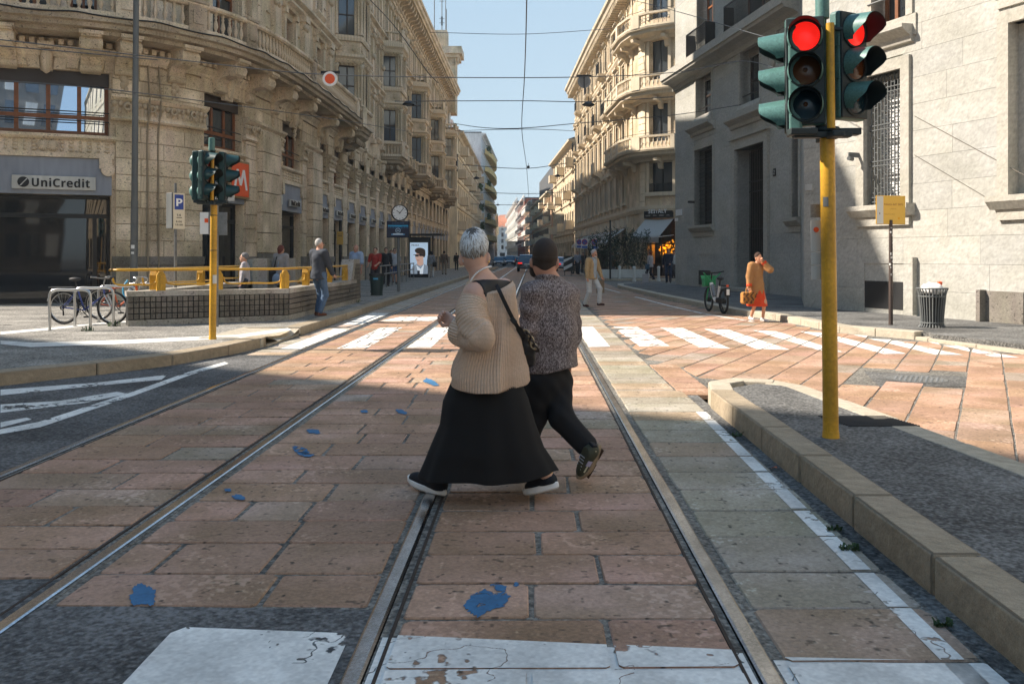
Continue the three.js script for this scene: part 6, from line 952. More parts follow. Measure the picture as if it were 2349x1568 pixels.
function bicycle(label, pos, turn, o = {}) {                 // stands along local x, front wheel at +x
  const { frame = M.bikeBlue, fork = frame, R = 0.335, wb = 1.04, drop = false } = o, t = thing('bicycle', label, 'bicycle', pos, turn), A = V(-wb / 2, R, 0), Bf = V(wb / 2, R, 0), bb = V(-0.08, R - 0.05, 0), seat = V(-0.24, 0.74, 0), head = V(wb / 2 - 0.2, 0.74, 0), headL = V(wb / 2 - 0.16, 0.6, 0);
  for (const c of [A, Bf]) { const w = new THREE.Group(); w.name = 'wheel'; w.position.copy(c); t.add(w); part('tyre', new THREE.TorusGeometry(R - 0.022, 0.022, 8, 36), M.rubber, w); part('rim', new THREE.TorusGeometry(R - 0.05, 0.009, 6, 36), M.steel, w); const sp = []; for (let i = 0; i < 18; i++) { const a = i / 18 * 6.283; sp.push(bar(V(Math.cos(a + 0.4) * 0.02, Math.sin(a + 0.4) * 0.02, (i & 1 ? 1 : -1) * 0.02), V(Math.cos(a) * (R - 0.05), Math.sin(a) * (R - 0.05), 0), 0.0022, 3)); } part('spokes', sp, M.steel, w); part('hub', cyl(0.02, 0.02, 0.09, 8).rotateX(Math.PI / 2).translate(0, 0, -0.045), M.galv, w); }
  part('frame', [bar(bb, seat, 0.017), bar(seat.clone().lerp(bb, 0.15), head, 0.017), bar(bb, headL, 0.021), bar(head.clone().add(V(0, 0.03, 0)), headL.clone().add(V(0, -0.03, 0)), 0.022), ...[-0.05, 0.05].flatMap(z => [bar(A.clone().add(V(0, 0, z)), bb, 0.011), bar(A.clone().add(V(0, 0, z)), seat.clone().lerp(bb, 0.12), 0.009)])], frame, t);
  part('fork', [-0.05, 0.05].map(z => bar(Bf.clone().add(V(0, 0, z)), headL.clone().add(V(0.01, 0, z)), 0.013)), fork, t);
  part('saddle', [new THREE.SphereGeometry(0.13, 10, 6).scale(1, 0.3, 0.55).translate(-0.28, 0.9, 0), bar(seat, V(-0.275, 0.88, 0), 0.013)], M.black, t);
  part('handlebar', drop ? [bar(head, V(0.36, 0.9, 0), 0.014), tube([V(0.30, 0.78, -0.2), V(0.44, 0.8, -0.21), V(0.46, 0.88, -0.2), V(0.37, 0.91, -0.15), V(0.36, 0.91, 0.15), V(0.46, 0.88, 0.2), V(0.44, 0.8, 0.21), V(0.30, 0.78, 0.2)], 0.013, 6, 40)] : [bar(head, V(0.36, 0.9, 0), 0.014), tube([V(0.26, 0.95, -0.31), V(0.36, 0.92, -0.12), V(0.36, 0.92, 0.12), V(0.26, 0.95, 0.31)], 0.014, 6, 16), bar(V(0.26, 0.95, -0.31), V(0.3, 0.94, -0.2), 0.019), bar(V(0.26, 0.95, 0.31), V(0.3, 0.94, 0.2), 0.019)], drop ? M.steel : M.galv, t);
  part('crankset', [T(new THREE.TorusGeometry(0.085, 0.006, 5, 20), bb.x, bb.y, 0.05), T(new THREE.TorusGeometry(0.06, 0.008, 5, 20), bb.x, bb.y, 0.045), bar(V(bb.x, bb.y, 0.07), V(bb.x + 0.12, bb.y - 0.12, 0.07), 0.01), bar(V(bb.x, bb.y, -0.07), V(bb.x - 0.12, bb.y + 0.12, -0.07), 0.01), box(bb.x + 0.08, bb.x + 0.17, bb.y - 0.14, bb.y - 0.11, 0.06, 0.15), box(bb.x - 0.17, bb.x - 0.08, bb.y + 0.1, bb.y + 0.13, -0.15, -0.06), T(new THREE.TorusGeometry(0.04, 0.012, 5, 12), A.x, A.y, 0.05), bar(V(A.x + 0.02, A.y - 0.05, 0.05), V(A.x + 0.03, A.y - 0.16, 0.05), 0.014), bar(V(A.x, A.y + 0.04, 0.05), V(bb.x, bb.y + 0.085, 0.05), 0.004), bar(V(A.x, A.y - 0.14, 0.05), V(bb.x, bb.y - 0.085, 0.05), 0.004)], M.darkMetal, t);
  if (o.rear) part('luggage_rack', [box(A.x - 0.28, A.x + 0.2, 0.73, 0.745, -0.07, 0.07), bar(V(A.x, R, 0.07), V(A.x - 0.1, 0.73, 0.06), 0.006), tube([...Array(9)].map((_, i) => { const a = 0.5 + i / 8 * 2.3; return V(A.x + Math.cos(a) * (R + 0.03), R + Math.sin(a) * (R + 0.03), 0); }), 0.02, 5, 20)], M.galv, t);
  return t;
}
bicycle('blue and silver mountain bicycle leaning by the second hoop rack', [-8.82, 0.15, -17.75], -0.12, { fork: M.bikeSilver, rear: true });
{ const t = bicycle('orange racing bicycle with blue lock cable, beside the tiled parapet', [-8.72, 0.15, -19.0], -0.15, { frame: M.bikeOrange, drop: true }); part('lock_cable', tube([V(0.2, 0.85, 0.1), V(0.12, 0.7, 0.14), V(0.16, 0.52, 0.15), V(0.3, 0.5, 0.12), V(0.4, 0.62, 0.08)], 0.018, 6, 24), M.tapeBlue, t); part('bottle', T(cyl(0.035, 0.035, 0.19, 10), 0.1, 0.5, 0.02, 0, 0, -0.6), M.bikeSilver, t); }
{ // shared electric bicycle on the right
  const t = thing('electric_bicycle', 'green and white shared electric bicycle standing at the right kerb', 'bicycle', [4.93, 0, -23.9], Math.PI - 1.42), R = 0.33;
  for (const x of [-0.56, 0.56]) { const w = new THREE.Group(); w.name = 'wheel'; w.position.set(x, R, 0); t.add(w); part('tyre', new THREE.TorusGeometry(R - 0.028, 0.03, 8, 32), M.rubber, w); part('rim', [new THREE.TorusGeometry(R - 0.06, 0.012, 6, 32), ...[...Array(12)].map((_, i) => bar(V(0, 0, 0), V(Math.cos(i * 0.5236) * 0.27, Math.sin(i * 0.5236) * 0.27, 0), 0.003, 3)), cyl(0.06, 0.06, 0.1, 12).rotateX(1.5708).translate(0, 0, -0.05)], M.darkMetal, w); }
  part('frame', [tube([V(0.36, 0.78, 0), V(0.26, 0.55, 0), V(0.08, 0.36, 0), V(-0.1, 0.32, 0)], 0.055, 8, 20), bar(V(-0.1, 0.32, 0), V(-0.26, 0.72, 0), 0.035)], M.white, t); part('battery', bar(V(0.27, 0.72, 0), V(0.08, 0.42, 0), 0.07, 8), M.galv, t);
  part('fork', [bar(V(0.36, 0.9, 0), V(0.44, 0.62, 0), 0.03), bar(V(0.43, 0.64, 0.06), V(0.56, 0.33, 0.06), 0.02), bar(V(0.43, 0.64, -0.06), V(0.56, 0.33, -0.06), 0.02)], M.bikeLime, t); part('basket', [poly3([[V(0.42, 0.98, -0.17), V(0.42, 0.98, 0.17)], [V(0.46, 0.7, -0.13), V(0.46, 0.7, 0.13)], [V(0.64, 0.68, -0.13), V(0.64, 0.68, 0.13)], [V(0.72, 0.98, -0.18), V(0.72, 0.98, 0.18)]]), box(0.46, 0.66, 0.69, 0.9, -0.16, -0.14), box(0.46, 0.66, 0.69, 0.9, 0.14, 0.16)], M.bikeLime, t);
  part('handlebar', [bar(V(0.36, 0.86, 0), V(0.32, 1.05, 0), 0.02), tube([V(0.2, 1.1, -0.3), V(0.32, 1.06, -0.12), V(0.32, 1.06, 0.12), V(0.2, 1.1, 0.3)], 0.018, 6, 16)], M.black, t); part('stem_arms', [bar(V(0.36, 0.8, 0), V(0.3, 1.06, 0.24), 0.018), bar(V(0.36, 0.8, 0), V(0.3, 1.06, -0.24), 0.018)], M.bikeLime, t);
  part('saddle', [new THREE.SphereGeometry(0.14, 10, 6).scale(1, 0.35, 0.65).translate(-0.32, 0.92, 0), bar(V(-0.26, 0.7, 0), V(-0.31, 0.9, 0), 0.018)], M.black, t); part('chain_guard', [rbox(0.52, 0.14, 0.1, 0.04, -0.32, 0.34, 0), rbox(0.34, 0.03, 0.16, 0.01, -0.62, 0.74, 0), bar(V(-0.1, 0.3, 0.08), V(-0.16, 0.02, 0.16), 0.014), rbox(0.1, 0.22, 0.14, 0.02, -0.82, 0.58, 0)], M.black, t); part('rear_lamp', rbox(0.03, 0.06, 0.06, 0.01, -0.83, 0.74, 0), M.orangeRed, t); part('plate', rbox(0.008, 0.15, 0.08, 0.002, -0.876, 0.58, 0), M.white, t);
}
// ---- right pavement
{ const b = G(2139, 750, 0.13), t = thing('litter_basket', 'slatted grey metal litter basket filled with white plastic bags', 'litter bin', [b.x, 0.13, b.z]); const n = 26; for (let i = 0; i < n; i++) { const a = i / n * 6.2832, p = (r, y) => V(Math.cos(a) * r, y, Math.sin(a) * r); part('slat', tube([p(0.245, 0), p(0.215, 0.03), p(0.2, 0.09), p(0.235, 0.55), p(0.25, 0.68), p(0.285, 0.76)], 0.014, 4, 12), M.greyPaint, t); } part('hoop', [[0.205, 0.09], [0.24, 0.6], [0.28, 0.755]].map(([r, y]) => T(new THREE.TorusGeometry(r, 0.014, 5, 32).rotateX(Math.PI / 2), 0, y, 0)), M.greyPaint, t); part('liner', cyl(0.18, 0.225, 0.6, 20, true).translate(0, 0.04, 0), M.darkMetal, t); const bag = new THREE.SphereGeometry(0.2, 18, 12); { const p = bag.attributes.position; for (let i = 0; i < p.count; i++) { const k = 1 + 0.22 * Math.sin(p.getX(i) * 31 + p.getY(i) * 17) * Math.cos(p.getZ(i) * 27); p.setXYZ(i, p.getX(i) * k, p.getY(i) * k * 0.7, p.getZ(i) * k); } bag.computeVertexNormals(); bag.translate(0, 0.72, 0); } part('plastic_bag', bag, M.white, t); part('red_wrapper', T(rbox(0.1, 0.08, 0.07, 0.02), 0.12, 0.85, 0.05, 0.3, 0.5), M.orangeRed, t); }
{ const b = G(2044, 745, 0.13), t = thing('tourist_sign', 'yellow information sign with brown lettering on a dark sticker covered post', 'sign', [b.x, 0.13, b.z]); part('post', cyl(0.043, 0.036, 2.1, 12), mat('postBrown', [0.075, 0.05, 0.042], { map: 'paint', rough: 0.6 }), t);
  const s = []; for (let i = 0; i < 14; i++) { const y = 1.0 + 0.072 * i + rr(-0.02, 0.02); s.push(T(new THREE.CylinderGeometry(0.0425, 0.0425, rr(0.02, 0.05), 5, 1, true, rr(-1.2, 0.8), rr(0.4, 1)), 0, y, 0)); } part('sticker', s, M.offWhite, t);
  const tx = canvasTex(512, 448, (c, w, h) => { c.fillStyle = '#e9b94a'; c.fillRect(0, 0, w, h); c.fillStyle = '#d9d6cc'; c.fillRect(0, 0, 118, h); c.fillStyle = '#a8641c'; c.font = 'bold 44px sans-serif'; c.fillText("Palazzo dell' INPS", 130, 150, 340); c.font = '26px sans-serif'; c.fillText('(1929-31)', 240, 215); c.font = 'italic 24px sans-serif'; c.fillText('Piazza di Cordusio', 132, 300); c.fillStyle = '#e8a400'; c.fillRect(380, 340, 36, 36); c.fillStyle = '#7b3b20'; c.fillRect(48, 265, 12, 34); });
  part('sign_frame', T(rbox(0.66, 0.575, 0.025, 0.012), 0, 2.3, -0.008, 0, 0.22), M.yellow, t); part('sign_plate', T(new THREE.PlaneGeometry(0.64, 0.555), 0.002, 2.3, 0.008, 0, 0.22), printMat('touristPrint', tx), t); }
// ---- left pavement further along
{ const b = G(864, 677, 0.15), t = thing('litter_bin', 'dark green plastic litter bin with a lid on the left pavement', 'litter bin', [b.x, 0.15, b.z]); part('body', [T(cyl(0.2, 0.25, 0.66, 16), 0, 0.02, 0), cyl(0.22, 0.22, 0.03, 16)], mat('binGreen', [0.012, 0.035, 0.035], { rough: 0.5 }), t); part('lid', [T(cyl(0.275, 0.26, 0.08, 16), 0, 0.68, 0)], M.black, t); part('emblem', T(new THREE.CylinderGeometry(0.246, 0.243, 0.06, 8, 1, true, -0.35, 0.7), 0, 0.58, 0), M.tapeBlue, t); }
{ const b = G(914, 669, 0.15), u = -b.z / F, t = thing('street_clock', 'round street clock on a post above a blue advertisement panel', 'clock', [b.x, 0.15, b.z]); part('post', cyl(0.06, 0.055, 3.0, 12), M.greyPaint, t); const cy = EYE + 100 * u - 0.15; const r = 18.5 * u;
  part('clock_case', T(cyl(r, r, 0.24, 32).rotateX(Math.PI / 2), 0, cy, -0.14, 0, 0.35), M.darkMetal, t); const d = new THREE.Group(); d.name = 'dial'; d.position.set(0.0, cy, 0.0); d.rotation.y = 0.35; d.position.z = -0.02; d.position.x = 0.02; t.add(d);
  part('dial_face', T(cyl(r * 0.9, r * 0.9, 0.01, 32).rotateX(Math.PI / 2), 0, 0, 0.115), M.white, d); part('hour_marks', [...Array(12)].map((_, i) => box(-0.009, 0.009, r * 0.7, r * 0.84, 0.126, 0.13).rotateZ(-i * Math.PI / 6)), M.black, d); part('hour_hand', box(-0.013, 0.013, -0.03, r * 0.5, 0.132, 0.136).rotateZ(0.98), M.greyPaint, d); part('minute_hand', box(-0.011, 0.011, -0.05, r * 0.78, 0.138, 0.142).rotateZ(-0.7), M.black, d);
  const tx = canvasTex(384, 288, (c, w, h) => { const g = '#0a1838'; c.fillStyle = g; c.fillRect(0, 0, w, h); c.fillStyle = '#2fa3cf'; c.fillRect(10, 62, w - 20, 34); for (let i = 0; i < 26; i++) { c.fillStyle = i % 2 ? '#1b6f9e' : '#0a1838'; c.fillRect(10 + i * 14, 80 + (i * 37) % 18, 9, 40); } c.fillStyle = '#7fb5d6'; c.font = '20px sans-serif'; c.textAlign = 'center'; c.fillText('Live Experience and Gala', w / 2, 34, 300); c.strokeStyle = '#b9d2e4'; c.lineWidth = 9; c.beginPath(); c.arc(w / 2, 165, 42, 0, 6.3); c.stroke(); c.fillStyle = '#b9d2e4'; c.fillRect(w / 2 - 26, 158, 52, 14); c.fillStyle = '#5b9cc6'; c.fillRect(70, 226, 244, 26); c.fillStyle = '#dceaf3'; c.fillRect(100, 220, 184, 26); });
  part('advertisement_case', rbox(52 * u, 38 * u, 0.14, 0.02, -0.01, EYE + 62 * u - 0.15, 0), M.darkMetal, t); part('advertisement', new THREE.PlaneGeometry(49 * u, 35 * u).translate(-0.01, EYE + 62 * u - 0.15, 0.072), printMat('adPrint', tx), t); }
{ const b = G(962, 636, 0.15), u = -b.z / F, t = thing('tram_stop_shelter', 'tram stop shelter with a bright poster screen of a man in sunglasses', 'shelter', [b.x, 0.15, b.z]);
  part('poster_case', rbox(50 * u, 93 * u, 0.25, 0.03, 0, 46 * u, -0.1), M.black, t); const tx = canvasTex(320, 560, (c, w, h) => { c.fillStyle = '#b9cfe4'; c.fillRect(0, 0, w, h); c.fillStyle = '#2a2f38'; c.font = 'bold 38px serif'; c.fillText('PRADA', 24, 60); c.fillStyle = '#8d9aa8'; c.beginPath(); c.moveTo(10, h); c.lineTo(40, 430); c.lineTo(120, 380); c.lineTo(250, 380); c.lineTo(w, 430); c.lineTo(w, h); c.fill(); c.fillStyle = '#dfe8f0'; c.beginPath(); c.moveTo(110, 400); c.lineTo(190, 470); c.lineTo(250, 380); c.lineTo(230, h); c.lineTo(150, h); c.fill(); c.fillStyle = '#20242c'; c.fillRect(130, 500, 45, 60); c.fillStyle = '#cfa896'; c.beginPath(); c.moveTo(120, 330); c.lineTo(240, 300); c.lineTo(240, 390); c.lineTo(180, 420); c.lineTo(130, 390); c.fill(); c.beginPath(); c.ellipse(170, 250, 74, 96, 0.1, 0, 6.3); c.fill(); c.fillStyle = '#33271f'; c.beginPath(); c.ellipse(180, 150, 94, 56, 0.1, 0, 6.3); c.fill(); c.beginPath(); c.ellipse(250, 200, 26, 62, 0, 0, 6.3); c.fill(); c.fillStyle = '#15161a'; c.fillRect(92, 212, 64, 38); c.fillRect(166, 206, 68, 38); c.fillRect(60, 214, 190, 9); c.fillStyle = '#8a4a44'; c.fillRect(120, 312, 50, 10); });
  const pm = printMat('posterPrint', tx, { emissive: new THREE.Color(1, 1, 1), emissiveMap: tx, emissiveIntensity: 0.30 }); part('poster', new THREE.PlaneGeometry(41 * u, 72 * u).translate(-1 * u, 44 * u, 0.03), pm, t);
  part('shelter_roof', box(-26 * u, 50 * u, 97 * u, 100 * u, -2.4, 0.3), M.darkMetal, t); part('shelter_post', [bar(V(-22 * u, 0, -0.2), V(-22 * u, 97 * u, -0.2), 0.05), bar(V(22 * u, 0, -2.2), V(22 * u, 97 * u, -2.2), 0.05)], M.darkMetal, t); }
{ const a = G(865, 664, 0.15), t = thing('pedestrian_railing', 'low steel pedestrian railing behind the dark litter bin', 'railing', [-6.6, 0.15, -40]); part('rail', [0.95, 0.6].map(h => bar(V(0.3, h, 3), V(-0.4, h, -13), 0.03)), M.galv, t); for (let i = 0; i < 8; i++) part('railing_post', bar(V(0.3 - i * 0.1, 0, 3 - i * 2.28), V(0.3 - i * 0.1, 0.97, 3 - i * 2.28), 0.025), M.galv, t); }
{ const s = SX(735), q = bp.pt(s, 0.15, 0.9), t = thing('tram_stop_sign', 'yellow tram stop panel on a black post against the bank front', 'sign', [q.x, 0.15, q.z]); const u = -q.z / F; part('post', cyl(0.07, 0.07, 3.0, 10), M.black, t); part('yellow_panel', rbox(14 * u, 30 * u, 0.06, 0.01, 0, EYE - 0.15 + 42 * u, 0.09), mat('panelOchre', [0.50, 0.30, 0.06], { rough: 0.6 }), t); part('lettering', [0, 1].map(i => box(-0.08, 0.1, EYE - 0.15 + (46 + i * 4) * u, EYE - 0.15 + (47.5 + i * 4) * u, 0.12, 0.123)), M.woodDark, t); }
// ---- far right: no-parking signs, chevron boards, planters, bollards
mat('signBlue', [0.03, 0.10, 0.42], { rough: 0.5 }); mat('signRed', [0.45, 0.03, 0.03], { rough: 0.5 });
[['nearest', 1364, 60], ['middle', 1341, 66], ['farthest', 1329, 72]].forEach(([l, x, Z]) => { const u = Z / F, p = At(x, 560, Z), t = thing('no_parking_sign', `${l} of three round no parking signs on posts in the shade at right`, 'sign', [p.x, 0.13, p.z]); part('post', cyl(0.03, 0.03, EYE + 42 * u - 0.13, 8), M.galv, t); const y = EYE + 33 * u - 0.13; part('plate', rbox(0.5, 0.72, 0.02, 0.005, 0, y - 0.12, 0.03), M.white, t); part('disc', T(cyl(0.2, 0.2, 0.012, 20).rotateX(Math.PI / 2), 0, y, 0.042), M.signBlue, t); part('red_rim', [T(new THREE.TorusGeometry(0.19, 0.028, 5, 20), 0, y, 0.056), T(box(-0.18, 0.18, -0.025, 0.025, 0.055, 0.06), 0, y, 0, 0, 0, -0.785)], M.signRed, t); part('arrow_plate', box(-0.2, 0.2, y - 0.45, y - 0.28, 0.041, 0.046), M.signBlue, t); });
{ const Z = 70, u = Z / F, p = At(1303, 640, Z), t = thing('warning_board', 'black and white chevron warning board on posts beside the silver car', 'sign', [p.x, 0.0, p.z]); part('post', [bar(V(-0.25, 0, 0), V(-0.25, 1.8, 0), 0.03), bar(V(0.25, 0, 0), V(0.25, 1.8, 0), 0.03)], M.darkMetal, t); part('board', box(-0.35, 0.35, 0.35, 1.55, 0.02, 0.05), M.black, t); for (let i = 0; i < 2; i++) part('white_stripe', prism([[-0.34, 0.4 + i * 0.62], [0.34, 0.75 + i * 0.62], [0.34, 1.0 + i * 0.5], [-0.34, 0.68 + i * 0.58]], 0.01).translate(0, 0, 0.05), M.white, t); }
[[1385, 56.5, 1.6, 3.0, 'left'], [1425, 56.8, 1.9, 3.4, 'middle'], [1462, 57.2, 1.5, 3.2, 'right']].forEach(([x, Z, w, h, l]) => { const p = At(x, 600, Z), t = thing('potted_shrub', `${l} of three tall dark leafy shrubs screening the corner shop terrace`, 'shrub', [p.x, 0.13, p.z]); part('planter', rbox(w, 0.55, 0.6, 0.03, 0, 0.28, 0), M.offWhite, t); const st = []; for (let i = 0; i < 8; i++) st.push(bar(V(rr(-w / 3, w / 3), 0.5, rr(-0.15, 0.15)), V(rr(-w / 2, w / 2), h * rr(0.6, 0.85), rr(-0.3, 0.3)), 0.018, 5)); part('stem', st, M.woodDark, t); const lf = []; for (let i = 0; i < 900; i++) { const yy = rr(0.5, 1), a = rr(0, 6.28), r = Math.sqrt(rnd()) * (0.65 - 0.25 * Math.abs(yy - 0.75)) * w; const g = new THREE.PlaneGeometry(0.035, 0.2); lf.push(T(g, Math.cos(a) * r, 0.4 + h * (yy - 0.42) * 1.5 * rr(0.75, 1), Math.sin(a) * r * 0.5, rr(-1.2, 1.2), a, rr(-1, 1))); } part('foliage', lf, M.leafDark, t); });
[[1455, 52.5, 'pale stone bollard left of the woman with a bag'], [1511, 53, 'pale stone bollard left of the man in navy'], [1421, 55.4, 'pale stone bollard by the woman with the backpack']].forEach(([x, Z, l]) => { const p = At(x, 600, Z), t = thing('bollard', l, 'bollard', [p.x, 0.02, p.z], 0, 'pale bollards by the corner shop'); part('shaft', lathe([[0.11, 0], [0.11, 0.1], [0.085, 0.14], [0.08, 0.75], [0.1, 0.8], [0.09, 0.88], [0, 0.92]], 12), M.offWhite, t); });
{ const p = At(1400, 640, 54.6), t = thing('lamp_post', 'slim dark lamp post rising in front of the shrubs at right', 'pole', [p.x, 0.13, p.z]); part('pole', cyl(0.06, 0.045, 3.6, 10), M.darkMetal, t); }
{ const p = At(1380, 640, 57.4), t = thing('cabinet', 'dark metal utility cabinet behind the old man', 'cabinet', [p.x, 0.13, p.z]); part('body', rbox(0.8, 1.75, 0.5, 0.02, 0, 0.875, 0), M.black, t); part('lid', rbox(0.86, 0.05, 0.56, 0.01, 0, 1.77, 0), M.galv, t); }
// ---- weeds along kerb and walls
function weed(label, p, n, s) { const t = thing('weed', label, 'plant', [p.x, p.y, p.z]); const g = []; for (let i = 0; i < n; i++) { const a = rr(0, 6.28), l = rr(0.4, 1) * s; g.push(T(new THREE.PlaneGeometry(0.012, l).translate(0, l / 2, 0), rr(-1, 1) * s * 0.9, 0, rr(-0.3, 0.3) * s, rr(0.2, 1.25), a, 0)); } part('leaves', g, M.leaf, t); }
[[1690, 1000, 0, 26, 0.05, 'sparse weed at the island kerb near its far end'], [1662, 945, 0, 22, 0.05, 'little weed by the far end of the island kerb'], [1950, 1262, 0, 40, 0.05, 'dry weed growing between slabs and island kerb'], [1915, 1215, 0, 24, 0.04, 'tiny weed between two grey slabs'], [2165, 1435, 0, 26, 0.04, 'weed in the gutter near the bottom right'], [200, 759, 0.15, 40, 0.12, 'grass tuft at the foot of the first rack'], [262, 748, 0.15, 50, 0.13, 'grass tuft at the foot of the second rack'], [812, 694, 0.15, 60, 0.16, 'weeds at the end of the tiled parapet']].forEach(([x, y, h, n, s, l]) => weed(l, G(x, y, h), n, s));
{ const p = G(1776, 1077), t = thing('dead_leaf', 'curled orange dead leaf in the gutter by the island', 'leaf', [p.x, 0.01, p.z]); part('blade', poly3([[V(-0.02, 0, 0), V(-0.01, 0.012, 0.012), V(0.02, 0.004, 0.01)], [V(-0.02, 0, -0.012), V(0, 0.004, -0.004), V(0.02, 0.012, -0.012)]]), M.bikeOrange, t); }

// ---------------------------------------------------------------- overhead wires, tram signals on them, hanging lamps
function wire(label, pts, r = 0.012, n = 40) { const t = tag(part('overhead_wire', tube(pts, r, 5, n), M.wire, null), label, 'wire', 'overhead tram wires'); return t; }
const ph = (x, y, h) => { const Z = (h - EYE) * F / (CY - y); return At(x, y, Z); };
wire('contact wire hanging along the middle of the street', [ph(1209, -60, 5.5), ph(1207, 60, 5.5), ph(1203, 178, 5.5), ph(1197, 294, 5.5), ph(1208, 384, 5.5), ph(1214, 470, 5.5), ph(1217, 530, 5.5)], 0.011, 80);
wire('span wire carrying the red and white tram signal', [At(-60, 84, 17), At(400, 136, 19), At(700, 168, 21), At(930, 176, 21.8), At(1203, 178, 22), At(1345, 176, 23), At(1552, 165, 26), At(1700, 140, 27)], 0.012, 80);
wire('lower span wire at the left, sagging towards the street', [At(-60, 180, 15), At(250, 205, 19), At(600, 250, 24), At(790, 277, 30), At(930, 300, 36)], 0.011);
wire('thin span wire below the left balcony', [At(-60, 100, 13), At(150, 118, 15), At(360, 137, 17)], 0.010);
wire('pale span wire high across the sky', [At(985, 74, 60), At(1200, 78, 60), At(1400, 66, 60)], 0.02);
wire('span wire with two hanging lamps', [At(905, 232, 34), At(937, 232, 34), At(1200, 231, 34), At(1350, 233, 34), At(1545, 222, 34)], 0.016);
wire('slanting span wire from the right palazzo', [At(1030, 282, 46), At(1197, 294, 28), At(1310, 284, 30), At(1560, 262, 32), At(1700, 240, 33)], 0.014);
wire('crossing span wire lower down the street', [At(1045, 300, 60), At(1200, 296, 40), At(1315, 300, 60)], 0.016);
wire('far span wire with lamps', [At(1060, 378, 62), At(1208, 386, 62), At(1300, 374, 62)], 0.024);
wire('second far span wire', [At(1075, 440, 90), At(1210, 444, 90), At(1300, 440, 90)], 0.03);
wire('third far span wire', [At(1080, 468, 110), At(1214, 470, 110), At(1290, 468, 110)], 0.035);
wire('diagonal cable in front of the left facade', [At(820, -30, 26), At(905, 60, 27), At(985, 170, 28), At(1005, 190, 28.4)], 0.014);
wire('cable between the grey palazzo and the square', [At(1548, 170, 36), At(1700, 140, 28), At(1830, 172, 22)], 0.011); wire('upper cable above the right balconies', [At(1450, 0, 38), At(1560, 28, 30), At(1790, 95, 24)], 0.011);
{ const Z = 21.2, u = Z / F, p = At(757, 181, Z), t = thing('tram_signal', 'round white disc with a red centre hanging from the wire', 'sign', [p.x, p.y, p.z]); part('disc', cyl(17 * u, 17 * u, 0.03, 28).rotateX(Math.PI / 2), M.white, t); part('red_centre', T(cyl(11.5 * u, 11.5 * u, 0.008, 28).rotateX(Math.PI / 2), 0, 0, 0.03), M.orangeRed, t); part('hanger', box(-22 * u, 22 * u, 13 * u, 19 * u, -0.04, -0.01), M.black, t); }
{ const Z = 23, u = Z / F, p = At(1340, 187, Z), t = thing('tram_signal', 'round grey back of a tram signal disc hanging from the wire at right', 'sign', [p.x, p.y, p.z]); part('disc', cyl(15 * u, 15 * u, 0.03, 28).rotateX(Math.PI / 2), M.galv, t); part('inner_disc', T(cyl(10.5 * u, 10.5 * u, 0.006, 28).rotateX(Math.PI / 2), 0, 0, 0.03), M.greyPaint, t); part('hanger', [box(-17 * u, 17 * u, 11 * u, 15 * u, -0.02, 0.04), box(-1 * u, 1 * u, -15 * u, 12 * u, 0.03, 0.05)], M.black, t); }
[[937, 239, 34, 1, 'left hanging street lamp below the wire with two lamps'], [1350, 240, 34, 1, 'right hanging street lamp below the wire with two lamps'], [1093, 409, 62, 0.9, 'far street lamp hanging by the cream house'], [1279, 404, 62, 0.9, 'far street lamp hanging at the right'], [1142, 470, 110, 1, 'very far street lamp over the street, left'], [1212, 384, 62, 0.4, 'small insulator lamp at the middle of the far wire']].forEach(([x, y, Z, k, l]) => { const p = At(x, y, Z), t = thing('street_lamp', l, 'street lamp', [p.x, p.y, p.z]); part('shade', lathe([[0.06, 0.12], [0.12, 0.1], [0.2 * k, 0.04], [0.24 * k, 0], [0.22 * k, -0.03]], 16).scale(1, 1, 1), M.black, t); part('hanger', [bar(V(0, 0.1, 0), V(0, 0.32, 0), 0.015)], M.black, t); part('glass', T(new THREE.SphereGeometry(0.16 * k, 12, 6).scale(1, 0.4, 1), 0, -0.01, 0), M.galv, t); });
